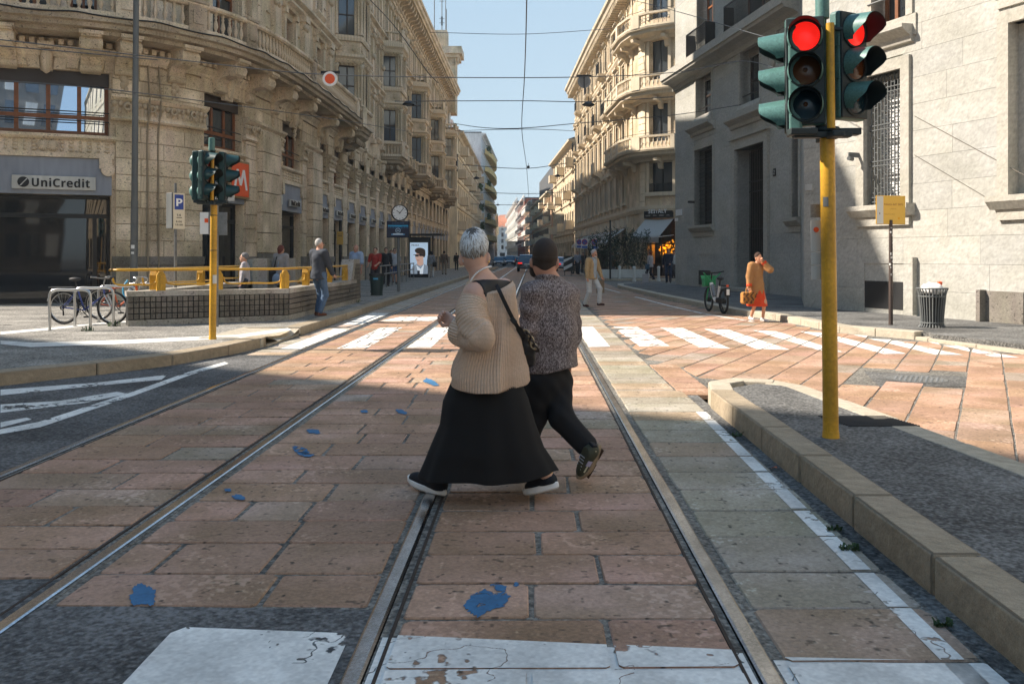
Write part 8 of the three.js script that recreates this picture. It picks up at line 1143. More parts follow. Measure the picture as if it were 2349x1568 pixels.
const bg = [
  ['grey-haired woman in a pale top seated beyond the metro railing, head turned left', 561, 700, 21.8, -1.4, { H: 1.42, female: 1, hair: [0.25, 0.24, 0.24], top: [0.55, 0.52, 0.55] }],
  ['red-haired woman in pale grey top with bags walking away beyond the railing', 644, 0, 24.6, Math.PI - 0.3, { H: 1.66, female: 1, hairLong: 0.17, hair: [0.16, 0.04, 0.025], top: [0.38, 0.36, 0.35], legs: [0.02, 0.02, 0.022], sleeve: 0.8, hem: 0.46, bulk: 1.5 }],
  ['bald man in a pale blue patterned shirt beside the parapet end', 817, 0, 29, -0.5, { H: 1.74, hair: null, top: [0.38, 0.50, 0.70], sleeve: 0.5, legs: [0.03, 0.035, 0.05], bulk: 1.5, skin: [0.42, 0.22, 0.15] }],
  ['person in a red T-shirt standing behind the dark litter bin', 861, 0, 34, -0.2, { H: 1.7, top: [0.42, 0.028, 0.02], sleeve: 0.45, legs: [0.02, 0.02, 0.03], hair: [0.10, 0.05, 0.03], hands: [[0.14, 1.02, 0.3], [-0.2, 1.0, 0.26]] }],
  ['man in dark clothes in the shade behind the red T-shirt', 885, 0, 41, 0.2, { H: 1.76, top: [0.02, 0.022, 0.03], legs: [0.02, 0.02, 0.025], feet: walk(0.2) }],
  ['man in white shirt and blue shorts walking towards the camera', 905, 0, 44, 0.1, { H: 1.76, top: [0.55, 0.60, 0.68], legs: [0.03, 0.09, 0.26], shorts: 1, sleeve: 0.5, feet: walk(0.24), glasses: 1 }],
  ['person in a pale T-shirt half hidden behind the man in blue shorts', 897, 0, 45.6, 0.15, { H: 1.68, female: 1, top: [0.52, 0.50, 0.56], legs: [0.05, 0.09, 0.2], sleeve: 0.45, feet: walk(-0.2) }],
  ['woman in grey jacket and white trousers with a black bag passing the poster', 989, 0, 56.3, Math.PI + 0.25, { H: 1.68, female: 1, hairLong: 0.16, hair: [0.02, 0.016, 0.015], top: [0.33, 0.34, 0.36], legs: [0.62, 0.60, 0.57], shoe: [0.6, 0.6, 0.6], feet: walk(0.24) }],
  ['man in brown vest and light trousers walking away on the left pavement', 1019, 0, 66, Math.PI, { H: 1.76, top: [0.22, 0.15, 0.11], legs: [0.36, 0.31, 0.25], feet: walk(-0.18), hair: [0.02, 0.018, 0.016] }],
  ['woman with an orange backpack and long beige skirt near the shrubs', 1414, 0, 57.5, Math.PI / 2 + 0.2, { H: 1.66, female: 1, top: [0.42, 0.26, 0.19], legs: [0.36, 0.29, 0.22], dress: 0.17, sleeve: 0.4, feet: walk(0.22) }],
  ['companion in grey shorts half hidden left of the orange backpack', 1404, 0, 58.4, Math.PI / 2, { H: 1.7, top: [0.30, 0.30, 0.33], legs: [0.3, 0.3, 0.33], shorts: 1, sleeve: 0.5, feet: walk(-0.2) }],
  ['woman in a white flowered top carrying a shopping bag at the side street', 1492, 0, 51, Math.PI + 0.9, { H: 1.64, female: 1, hair: [0.13, 0.04, 0.025], hairLong: 0.03, top: [0.58, 0.54, 0.54], legs: [0.03, 0.035, 0.05], feet: walk(0.2), sleeve: 0.85, bulk: 1.3, hem: 0.47 }],
  ['man in navy shirt and jeans standing by the grey palazzo corner', 1534, 0, 46.8, -0.25, { H: 1.78, top: [0.018, 0.028, 0.06], legs: [0.03, 0.055, 0.11], sleeve: 0.95, hands: [[0.1, 1.0, 0.26], [-0.28, 0.82, 0.05]] }],
  ['man in white shirt standing in front of the lit shop behind the man in navy', 1546, 0, 56.5, 0.3, { H: 1.74, top: [0.6, 0.6, 0.58], legs: [0.03, 0.03, 0.04] }],
  ['man in pale shirt standing by the sunlit pilaster at right', 1325, 0, 70, 0.2, { H: 1.76, top: [0.36, 0.42, 0.52], legs: [0.025, 0.03, 0.045], sleeve: 0.6 }],
  ['dark figure under the awnings behind the old man', 1338, 0, 74, 0, { H: 1.72, top: [0.02, 0.022, 0.03], legs: [0.02, 0.02, 0.025] }],
  ['dark figure far along the left pavement', 1047, 0, 88, Math.PI, { H: 1.72, top: [0.03, 0.03, 0.03], legs: [0.03, 0.03, 0.035] }],
];
for (const [label, x, y, Z, yaw, o] of bg) person(label, [(x - CX) * Z / F, x < 1250 ? 0.15 : x > 1480 && Z < 53 ? 0.13 : 0.13, -Z], yaw, { cell: 0.022, ...o });
const prop = (name, label, cat, x, y, Z) => { const p = At(x, y, Z); return thing(name, label, cat, [p.x, p.y, p.z]); };
{ const b = prop('backpack', 'orange backpack on the woman in the beige skirt', 'backpack', 1407, 601, 57.45); part('bag_body', new THREE.SphereGeometry(0.2, 14, 10).scale(0.75, 1.3, 0.9), clothMat([0.55, 0.09, 0.025]), b); part('pocket', new THREE.SphereGeometry(0.13, 12, 8).scale(0.7, 0.9, 0.9).translate(-0.1, -0.08, 0.08), clothMat([0.42, 0.06, 0.02]), b); }
{ const b = prop('cap', 'white cap worn by the woman with the orange backpack', 'cap', 1417, 583, 57.5); part('crown', new THREE.SphereGeometry(0.11, 14, 8, 0, 6.3, 0, 1.7), M.white, b); part('peak', T(cyl(0.1, 0.1, 0.015, 14).scale(1.2, 1, 0.9), 0.11, -0.02, 0), M.white, b); }
{ const b = prop('shopping_bag', 'pale shopping bag carried by the woman in the flowered top', 'bag', 1481, 638, 50.9); part('bag_body', rbox(0.34, 0.5, 0.14, 0.01), clothMat([0.55, 0.52, 0.54]), b); part('handle', tube([V(-0.08, 0.24, 0), V(-0.05, 0.4, 0), V(0.05, 0.4, 0), V(0.08, 0.24, 0)], 0.008, 5, 12), M.offWhite, b); }
{ const b = prop('shoulder_bag', 'blue shoulder bag on the woman in the flowered top', 'bag', 1485, 611, 50.7); part('bag_body', rbox(0.24, 0.3, 0.12, 0.04), clothMat([0.05, 0.12, 0.2]), b); part('strap', bar(V(0.03, 0.1, 0), V(0.16, 0.6, 0.05), 0.012), clothMat([0.05, 0.12, 0.2]), b); }
{ const b = prop('shoulder_bag', 'black shoulder bag on the woman passing the poster', 'bag', 997, 606, 56.1); part('bag_body', rbox(0.26, 0.32, 0.14, 0.05), M.black, b); part('strap', bar(V(-0.02, 0.12, 0), V(-0.16, 0.5, 0.05), 0.012), M.black, b); }
{ const b = prop('shoulder_bag', 'dark shoulder bag on the red-haired woman beyond the railing', 'bag', 622, 634, 24.5); part('bag_body', rbox(0.3, 0.34, 0.14, 0.06), M.black, b); part('strap', bar(V(0.05, 0.15, 0), V(0.16, 0.55, 0.02), 0.015), M.black, b); }
{ const b = prop('shopping_bag', 'pale blue bag at the hip of the red-haired woman', 'bag', 634, 641, 24.4); part('bag_body', new THREE.SphereGeometry(0.14, 12, 10).scale(0.9, 1.2, 0.6), clothMat([0.32, 0.42, 0.55]), b); part('strap', bar(V(0.0, 0.12, 0), V(0.06, 0.5, 0.02), 0.012), clothMat([0.32, 0.42, 0.55]), b); }
// ---------------------------------------------------------------- the couple crossing in front
seed(808);
const ringLoft = (rows, N, fn) => { const R = rows.map((r, i) => { const q = []; for (let k = 0; k <= N; k++) q.push(fn(r, k / N, i / (rows.length - 1))); return q; }); return poly3(R); };
const knitTex = tex(256, 0.16, (u, v) => 0.86 + 0.10 * Math.sin(v * 6.2832 * 22 + 0.6 * Math.sin(u * 6.2832 * 20)) + 0.12 * (fbm(u, v, 40, 2, 131) - 0.5));
const marlTex = tex(512, 0.32, (u, v) => { const a = fbm(u, v, 100, 2, 141, 44), b = fbm(u, v, 46, 2, 143, 26), c = fbm(u, v, 5, 3, 147); const t = clamp((a * 0.7 + b * 0.3 - 0.26) * 2.3, 0, 1); return [lerp(0.30, 0.74, t), lerp(0.265, 0.72, t), lerp(0.26, 0.72, t)].map(q => q * (0.9 + 0.2 * c)); });
const sweaterMat = mat('sweaterBeige', [0.82, 0.61, 0.45], { rough: 0.95 }); sweaterMat.map = knitTex;
const marlMat = mat('sweaterMarl', [0.80, 0.74, 0.72], { rough: 0.97, bump: 'cloth', bs: 0.006 }); marlMat.map = marlTex;
const skirtMat = mat('skirtBlack', [0.006, 0.006, 0.0065], { rough: 0.9 }), trouserMat = mat('trousersDark', [0.016, 0.016, 0.018], { rough: 0.9, map: 'cloth' });
const skinW = mat('skinFair', [0.60, 0.36, 0.265], { rough: 0.5 }), skinM = mat('skinTan', [0.52, 0.27, 0.185], { rough: 0.55 });
function sneaker(parent, heel, toe, up, hgt, low, soleM, upM, o = {}) {      // heel and toe are the sole's ends on the ground side
  const x = toe.clone().sub(heel), L = x.length(); x.normalize(); const z = x.clone().cross(up).normalize(), y = z.clone().cross(x).normalize(), m = new THREE.Matrix4().makeBasis(x, y, z).setPosition(heel);
  const out = []; for (let k = 0; k <= 24; k++) { const t = k / 24 * 6.2832, c = Math.cos(t), s = Math.sin(t); out.push([L / 2 + c * L / 2, s * (0.043 + 0.010 * c) * (1 - 0.0 * s)]); }
  const lay = (ys, ks) => poly3(ys.map((yy, i) => out.map(([a, b]) => V(L / 2 + (a - L / 2) * ks[i], yy + (o.spring || 0.02) * Math.pow(Math.max(0, a / L - 0.55) / 0.45, 2), b * ks[i]))));
  const W = (n, g, mm) => { g.applyMatrix4(m); return partW(n, g, mm, parent); };
  W('sole', lay([0.002, 0, 0.012, 0.036, 0.042, 0.042], [0.01, 0.93, 1.02, 1.03, 0.99, 0.01]), soleM);
  const f = uni([cap(V(0.055, 0.06, 0), V(0.075, hgt - 0.02, 0), 0.046, 0.043), cap(V(0.06, 0.055, 0), V(L - 0.055, 0.05, 0), 0.042, 0.036), cap(V(0.09, 0.075, 0), V(L - 0.09, 0.062, 0), 0.038, 0.03)], 0.03), cut = V(0.06, hgt, 0);
  W('upper', nets((a, b, c) => Math.max(f(a, b, c), 0.034 - b, b - low - (a > 0.1 ? 0 : (0.1 - a) * 0.25)), [-0.02, 0.02, -0.08], [L + 0.02, hgt + 0.1, 0.08], 0.006), upM);
  const lc = []; for (let i = 0; i < 5; i++) { const a = 0.105 + i * 0.022; lc.push(bar(V(a, 0.112 - i * 0.0062, -0.024), V(a + 0.006, 0.112 - i * 0.0062, 0.024), 0.0035, 5)); } W('laces', J(lc), o.laceM || M.black);
  return m;
}
{ // ---- woman
  const Z0 = 5.56, A = (x, y, z = Z0) => At(x, y, z), base = A(1120, 1141), w = thing('person', 'woman with short silver hair in beige off-shoulder sweater and long black skirt, walking left', 'person', [base.x, 0, base.z]);
  const W = (n, g, m, l) => partW(n, g, m, w, l);
  const hc = A(1088, 573, 5.46), nk0 = A(1091, 606, 5.45), nk1 = A(1110, 655, 5.47), shL = A(1090, 676, 5.36), shR = A(1155, 662, 5.58), el = A(1113, 766, 5.27), wr = A(1044, 741, 5.42), chest = A(1128, 700, 5.5), hip = A(1120, 850, 5.54);
  const heelF = G(1022, 1139), toeF = G(937, 1116), toeR = G(1204, 1140), heelR = G(1283, 1151); heelR.y = 0.085; toeF.y = 0.02;
  const anF = heelF.clone().lerp(toeF, 0.22).add(V(0, 0.10, 0)), anR = heelR.clone().lerp(toeR, 0.36).add(V(0.0, 0.095, 0)), knF = A(1050, 985, 5.62), knR = A(1180, 985, 5.6);
  // skin: head, neck, shoulders, left arm, trunk, legs
  const skullW = [ell(hc.clone().add(V(0, 0.012, 0)), 0.078, 0.1, 0.093), ell(hc.clone().add(V(-0.004, -0.055, -0.03)), 0.058, 0.07, 0.06)], earW = [-1, 1].map(s => ell(hc.clone().add(V(s * 0.080 + (s < 0 ? -0.002 : 0.004), -0.056 + s * 0.008, 0.005)), 0.013, 0.032, 0.02, s * 0.5));
  const tr = [cap(nk0, nk1, 0.058, 0.062), cap(shL, shR, 0.062, 0.05), cap(nk1, chest, 0.085, 0.115), cap(chest, A(1122, 780), 0.115, 0.11), cap(A(1122, 780), hip, 0.11, 0.11), cap(nk1.clone().add(V(0, -0.02, 0)), shL, 0.055, 0.058), cap(nk1.clone().add(V(0, -0.02, 0)), shR, 0.05, 0.048)];
  const arm = [cap(shL, el, 0.053, 0.042), cap(el, wr, 0.042, 0.027), cap(shR, A(1164, 768, 5.74), 0.045, 0.04), cap(A(1164, 768, 5.74), A(1130, 790, 5.95), 0.04, 0.028)];
  const legs = [cap(A(1108, 855, 5.48), knF, 0.085, 0.056), cap(knF, anF, 0.056, 0.036), cap(A(1140, 855, 5.6), knR, 0.085, 0.056), cap(knR, anR, 0.056, 0.031), cap(anF, heelF.clone().lerp(toeF, 0.6).add(V(0, 0.04, 0)), 0.03, 0.024), cap(anR, heelR.clone().lerp(toeR, 0.6).add(V(0, 0.035, 0)), 0.03, 0.024)];
  const [lo, hi] = bounds([nk0, el, wr, toeF, heelF, toeR, heelR, shR, A(1130, 790, 5.95)], 0.13), hd = wr.clone().sub(el).normalize().add(V(-0.1, 0.24, -0.1)).normalize();
  const hand = handShape(wr.clone().addScaledVector(hd, 0.012), hd, V(-0.35, 0.0, 1), 1, 0.95), [hl, hu] = bounds(hand.pts, 0.03), sk = uni(skullW, 0.05), er = uni(earW, 0.01), nkf = cap(nk0, nk1, 0.056, 0.062), [kl, ku] = bounds([hc], 0.15);
  W('body', [nets(uni([...tr, ...arm, ...legs], 0.05), lo, hi, 0.013), nets((x, y, z) => smin(smin(sk(x, y, z), er(x, y, z), 0.012), nkf(x, y, z) + 0.002, 0.05), kl, ku, 0.0045), nets((x, y, z) => smin(hand.f(x, y, z), cap(el, wr.clone().addScaledVector(hd, 0.02), 0.04, 0.024)(x, y, z), 0.02), hl.map((v, i) => i === 0 ? v : v - 0.02), hu.map(v => v + 0.03), 0.0034)], skinW);
  for (const s of [-1, 1]) { const q = hc.clone().add(V(s * 0.03, 0.005, -0.092)); W('eye', new THREE.SphereGeometry(0.011, 8, 6).translate(q.x, q.y, q.z), M.black); }
  W('nose', ell ? nets(cap(hc.clone().add(V(0, 0.0, -0.09)), hc.clone().add(V(0, -0.035, -0.108)), 0.010, 0.014), [hc.x - 0.05, hc.y - 0.07, hc.z - 0.14], [hc.x + 0.05, hc.y + 0.04, hc.z - 0.06], 0.005) : null, skinW);
  W('bracelet', T(new THREE.TorusGeometry(0.031, 0.0045, 6, 24), 0, 0, 0).applyQuaternion(new THREE.Quaternion().setFromUnitVectors(V(0, 0, 1), hd)).translate(wr.x, wr.y, wr.z), M.white);
  // hair: cap with locks falling from the crown
  const silver = [mat('hairSilver', [0.60, 0.63, 0.64], { rough: 0.5 }), mat('hairAsh', [0.33, 0.31, 0.275], { rough: 0.55 }), mat('hairPale', [0.80, 0.82, 0.82], { rough: 0.45 }), mat('hairRoot', [0.11, 0.095, 0.08], { rough: 0.6 })];
  const hf = ell(hc.clone().add(V(0, 0.022, 0.006)), 0.082, 0.107, 0.098), na = A(1094, 612, 5.4);
  W('hair', nets((x, y, z) => { const X = x - hc.x, Y = y - hc.y, Zz = z - hc.z, low = Zz > 0 ? -0.088 + 0.035 * Math.pow(Math.abs(X - 0.01) / 0.07, 2) : -0.01 - Zz * 0.9; return Math.max(hf(x, y, z) + 0.002 + (Y < -0.03 ? (-0.03 - Y) * 0.22 : 0), low - Y, -Zz - 0.072 - Math.max(0, Y) * 0.6); }, kl, ku, 0.0045), silver[1]);
  { const cr = V(-0.012, 0.088, 0.048).normalize(), e1 = cr.clone().cross(V(1, 0, 0)).normalize(), e2 = cr.clone().cross(e1).normalize(), rad = [0.083, 0.110, 0.100], locks = [[], [], [], []];
    for (let i = 0; i < 1500; i++) {
      const ph0 = rr(0, 6.2832), t0 = Math.pow(rnd(), 0.75) * 1.35, len = rr(0.35, 0.75), tw = rr(-0.25, 0.25), rows = [], wd = rr(0.0022, 0.0042); let ok = true;
      for (let k = 0; k <= 4; k++) { const th = t0 + len * k / 4, p = ph0 + tw * k / 4, d = cr.clone().multiplyScalar(Math.cos(th)).addScaledVector(e1, Math.sin(th) * Math.cos(p)).addScaledVector(e2, Math.sin(th) * Math.sin(p)); const out = 1 + 0.03 * Math.sin(k / 4 * 3.14) + 0.012 * (i % 3); const q = V(hc.x + d.x * rad[0] * out, hc.y + 0.022 + d.y * rad[1] * out, hc.z + 0.006 + d.z * rad[2] * out); const Y = q.y - hc.y, Zz = q.z - hc.z; if (Y < -0.03) { q.z -= (-0.03 - Y) * 0.25; q.x -= Math.sign(q.x - hc.x) * (-0.03 - Y) * 0.16; } if (Y < (Zz > 0.0 ? -0.098 + 0.035 * Math.pow(Math.abs(q.x - hc.x) / 0.07, 2) : -0.02 - Zz * 0.9) || Zz < -0.085) ok = false; rows.push({ q, d }); }
      if (!ok) continue;
      const g = rows.map(({ q, d }, k) => { const tan = (rows[Math.min(4, k + 1)].q.clone().sub(rows[Math.max(0, k - 1)].q)).normalize(), s = tan.clone().cross(d).normalize(), ww = wd * Math.sin((k + 0.7) / 5.2 * 3.14); return [q.clone().addScaledVector(s, -ww), q.clone().addScaledVector(d, ww * 0.9), q.clone().addScaledVector(s, ww)]; });
      const low = rows[4].q.y < hc.y - 0.03, root = t0 < 0.12; locks[root ? 3 : low ? (rnd() < 0.6 ? 1 : rnd() < 0.5 ? 3 : 0) : [0, 2, 0, 2, 1][Math.floor(rnd() * 5)]].push(poly3(g));
    }
    locks.forEach((l, i) => l.length && stuff(W('hair_locks', l, silver[i]))); }
  // black top under the sweater, with the bare left shoulder left free
  { const tf = uni(tr.slice(1), 0.05), bare = A(1078, 678, 5.33); W('tank_top', nets((x, y, z) => { const p = V(x, y, z); const d = tf(x, y, z) - 0.008; const Zd = -z, py = CY + (EYE - y) / Zd * F, pxx = CX + x / Zd * F; const top = 640 + 12 * Math.pow((pxx - 1125) / 40, 2) * 0.25; return Math.max(d, y - (EYE - (top - CY) * Zd / F), 0.088 - p.distanceTo(bare), EYE - (705 - CY) * Zd / F - y); }, lo, [hi[0], A(0, 615).y, hi[2]], 0.008), M.black); }
  { const P = [[1126, 611, 5.50], [1120, 612, 5.455], [1114.7, 613.5, 5.42], [1107, 617, 5.398], [1099.5, 621.5, 5.386], [1094, 625.5, 5.38], [1089, 630, 5.378], [1085, 635.5, 5.378], [1082, 640, 5.382], [1079.6, 645, 5.39], [1078.3, 650, 5.40]].map(p => A(...p)), c = new THREE.CatmullRomCurve3(P), n = 23, pr = []; for (let i = 0; i <= n; i++) { const q = c.getPointAt(i / n); pr.push(new THREE.SphereGeometry(0.0058, 10, 8).translate(q.x, q.y, q.z)); } mat('pearl', [0.80, 0.80, 0.78], { phys: true, rough: 0.25, clearcoat: 0.5 }); const nl = W('pearl_necklace', tube(P, 0.0012, 4, 40), M.offWhite); pr.forEach(g => partW('pearl', g, M.pearl, nl)); }
  W('earring', [new THREE.TorusGeometry(0.011, 0.004, 6, 14).translate(...A(1066, 597, 5.44).toArray()), new THREE.SphereGeometry(0.007, 8, 6).translate(...A(1067, 602, 5.44).toArray())], M.steel); W('earring', [new THREE.TorusGeometry(0.010, 0.003, 6, 14).translate(...A(1121, 594, 5.45).toArray()), new THREE.SphereGeometry(0.008, 8, 6).translate(...A(1121, 600, 5.44).toArray())], mat('gold', [0.75, 0.5, 0.2], { metal: 0.9, rough: 0.3 }));
  // sweater body: rows of [y, left, right, depth of centre, half depth, near-side drop]
  const sw = [[655, 1088, 1175, 5.49, 0.122, 10], [660, 1080, 1180, 5.49, 0.148, 8], [667, 1077, 1183, 5.49, 0.162, 3], [676, 1076, 1183.5, 5.49, 0.165, 0], [690, 1078, 1186, 5.49, 0.17, 0], [715, 1079, 1186.5, 5.49, 0.172, 0], [745, 1076, 1188, 5.5, 0.176, 0], [775, 1066, 1191, 5.5, 0.185, 0], [805, 1050, 1195, 5.51, 0.20, 0], [832, 1036, 1199, 5.52, 0.212, 5], [852, 1030, 1202, 5.52, 0.222, 12], [866, 1028, 1205, 5.53, 0.228, 20], [869, 1031, 1203, 5.53, 0.22, 20], [862, 1040, 1196, 5.53, 0.20, 17]];
  const fine = []; for (let i = 0; i < sw.length - 1; i++) for (let k = 0; k < 5; k++) fine.push(sw[i].map((v, q) => lerp(v, sw[i + 1][q], k / 5))); fine.push(sw.at(-1));
  const NR = 84, NS = NR * 6, sF = (r, u, t) => { const a = u * 6.2832, rib = 0.0030 * Math.cos(u * 6.2832 * NR), c = Math.cos(a), s = Math.sin(a), hw = (r[2] - r[1]) / 2 * r[3] / F; const fold = (0.020 * Math.sin(a * 3 + 0.6 + t * 2.2) * Math.pow(t, 0.9) + 0.012 * Math.sin(a * 5 - t * 6)) * (t < 0.06 ? 0.3 : 1) + 0.016 * Math.exp(-Math.pow((a - 1.05 - 0.25 * t) / 0.13, 2)) * sst(0.1, 0.4, t); const R = 1 + (rib + fold) / 0.2; const x = c * hw * R, z = s * r[4] * R; const yy = r[0] + r[5] * Math.max(0, s) * (1 - 0.35 * c) + (r[5] > 4 && t < 0.15 ? -r[5] * 1.2 * c * Math.abs(c) : 0) + (t > 0.7 ? 10 * (c > 0 ? c : 0) * sst(0.7, 0.95, t) : 0); const q = A((r[1] + r[2]) / 2, yy, r[3]); return V(q.x + x, q.y, q.z + z); };
  W('sweater', ringLoft(fine, NS, sF), sweaterMat);
  { // sleeve with ribs round it and a turned-up cuff
    const c = new THREE.CatmullRomCurve3([A(1098, 661, 5.43), A(1091, 682, 5.38), A(1082, 712, 5.33), A(1088, 745, 5.28), A(1103, 769, 5.25), A(1092, 772, 5.28), A(1072, 765, 5.33), A(1058, 761, 5.37)], false, 'centripetal', 0.5), n = 150, m = 48, fr = c.computeFrenetFrames(n), rows = [];
    for (let i = 0; i <= n; i++) { const t = i / n, p = c.getPointAt(t), k = [0.080, 0.086, 0.092, 0.098, 0.094, 0.092, 0.088, 0.082, 0.076], f = t * 8, j = Math.min(7, Math.floor(f)), r0 = lerp(k[j], k[j + 1], f - j), row = []; for (let q = 0; q <= m; q++) { const a = q / m * 6.2832, r = r0 + 0.0026 * Math.cos(t * 46 * 6.2832 * 0.62) + 0.007 * Math.sin(a * 4 + t * 16) * sst(0.3, 0.6, t); row.push(p.clone().addScaledVector(fr.normals[i], Math.cos(a) * r).addScaledVector(fr.binormals[i], Math.sin(a) * r)); } rows.push(row); }
    W('sleeve', poly3(rows), sweaterMat);
    const c0 = A(1073, 766, 5.33), c1 = A(1050, 757, 5.395), ax = c1.clone().sub(c0).normalize(), e1 = ax.clone().cross(V(0, 1, 0)).normalize(), e2 = ax.clone().cross(e1), prof = [[0.0, 0.074], [0.0, 0.086], [0.15, 0.090], [0.5, 0.089], [0.85, 0.086], [1.0, 0.080], [1.0, 0.066], [0.7, 0.06]], L = c0.distanceTo(c1);
    const N = 31 * 6; W('cuff', poly3(prof.map(([t, r]) => { const row = []; for (let q = 0; q <= N; q++) { const a = q / N * 6.2832, R = r + 0.003 * Math.cos(a * 31); row.push(c0.clone().addScaledVector(ax, t * L).addScaledVector(e1, Math.cos(a) * R).addScaledVector(e2, Math.sin(a) * R)); } return row; })), sweaterMat); }
  // skirt
  const kr = [[840, 1065, 1170, 5.53, 0.13], [872, 1036, 1194, 5.53, 0.175], [918, 1016, 1212, 5.54, 0.20], [972, 1009, 1226, 5.55, 0.215], [1031, 984, 1246, 5.56, 0.235], [1060, 973, 1263, 5.56, 0.225], [1090, 960, 1279, 5.56, 0.225], [1093, 962, 1277, 5.56, 0.22], [1078, 985, 1255, 5.56, 0.19]], kf = []; for (let i = 0; i < kr.length - 1; i++) for (let k = 0; k < 5; k++) kf.push(kr[i].map((v, q) => lerp(v, kr[i + 1][q], k / 5))); kf.push(kr.at(-1));
  W('skirt', ringLoft(kf, 220, (r, u, t) => { const a = u * 6.2832, c = Math.cos(a), s = Math.sin(a), hw = (r[2] - r[1]) / 2 * r[3] / F, k = Math.pow(t, 1.3), R = 1 + k * (0.05 * Math.sin(a * 8 + 1 + t) + 0.035 * Math.sin(a * 13 + 2 - t * 1.4)) * (1 - 0.6 * Math.abs(c)); const q = A((r[1] + r[2]) / 2, r[0] - 0, r[3]); return V(q.x + c * hw * R, q.y + k * 0.012 * Math.sin(a * 4 + 0.4) + (c > 0 ? c : 0) * k * 0.045, q.z + s * r[4] * R); }), skirtMat);
  const cv = mat('canvasNavy', [0.012, 0.015, 0.022], { rough: 0.85, map: 'cloth' });
  sneaker(w, heelF, toeF, V(0, 1, 0), 0.11, 0.1, M.white, cv, { laceM: M.offWhite }); sneaker(w, heelR, toeR, V(0.25, 1, 0), 0.11, 0.1, M.white, cv, { laceM: M.offWhite, spring: 0.01 });
  { const q = anR.clone(); W('anklet', new THREE.TorusGeometry(0.035, 0.004, 6, 20).rotateX(1.4).translate(q.x, q.y + 0.02, q.z), M.gold); }
  // shoulder bag
  const b = thing('shoulder_bag', 'black shoulder bag with tortoiseshell chain hanging at the woman in the beige sweater', 'bag', [A(1208, 838, 5.62).x, A(0, 838, 5.62).y, -5.62]);
  const Bq = (n, g, m) => partW(n, g, m, b);
  { const c = new THREE.CatmullRomCurve3([A(1138, 652, 5.36), A(1146, 668, 5.305), A(1160, 698, 5.31), A(1177, 732, 5.345), A(1192, 757, 5.42), A(1204, 776, 5.5)]), rows = []; for (let i = 0; i <= 24; i++) { const p = c.getPointAt(i / 24), tn = c.getTangentAt(i / 24), s = tn.clone().cross(V(0, 0, 1)).normalize().multiplyScalar(0.0115 + (i > 17 ? 0.006 : 0)), o = V(0, 0, 0.004); rows.push([p.clone().sub(s), p.clone().sub(s).add(o), p.clone().add(s).add(o), p.clone().add(s)]); } Bq('strap', poly3(rows), M.black); const k = A(1178, 735, 5.335); Bq('strap_slide', rbox(0.04, 0.03, 0.02, 0.006).rotateZ(-0.9).translate(k.x, k.y, k.z), M.black); }
  { const f = uni([cap(A(1203, 768, 5.52), A(1209, 800, 5.56), 0.035, 0.05), cap(A(1209, 800, 5.56), A(1211, 826, 5.58), 0.05, 0.048)], 0.03), [l, u] = bounds([A(1203, 768, 5.52), A(1211, 826, 5.58)], 0.09); Bq('bag_body', nets((x, y, z) => f(x, y, z) + 0.002 * Math.sin(y * 120 + x * 60), l, u, 0.008), mat('leatherBlack', [0.014, 0.013, 0.013], { rough: 0.45 })); }
  mat('tortoise', [0.30, 0.22, 0.12], { phys: true, rough: 0.2, clearcoat: 1 }); mat('tortoiseDark', [0.03, 0.02, 0.014], { rough: 0.2 }); [[1207, 763], [1212, 770], [1217, 777], [1220, 786], [1224, 793], [1229, 799]].forEach(([x, y], i) => { const p = A(x, y, 5.50); Bq('chain_link', T(new THREE.TorusGeometry(0.0165, 0.0065, 7, 16).scale(1.3, 0.9, 1), 0, 0, 0, i & 1 ? 0.9 : 0.1, i & 1 ? 0.4 : 0, -0.9).translate(p.x, p.y, p.z), i & 1 ? M.tortoiseDark : M.tortoise); });
}
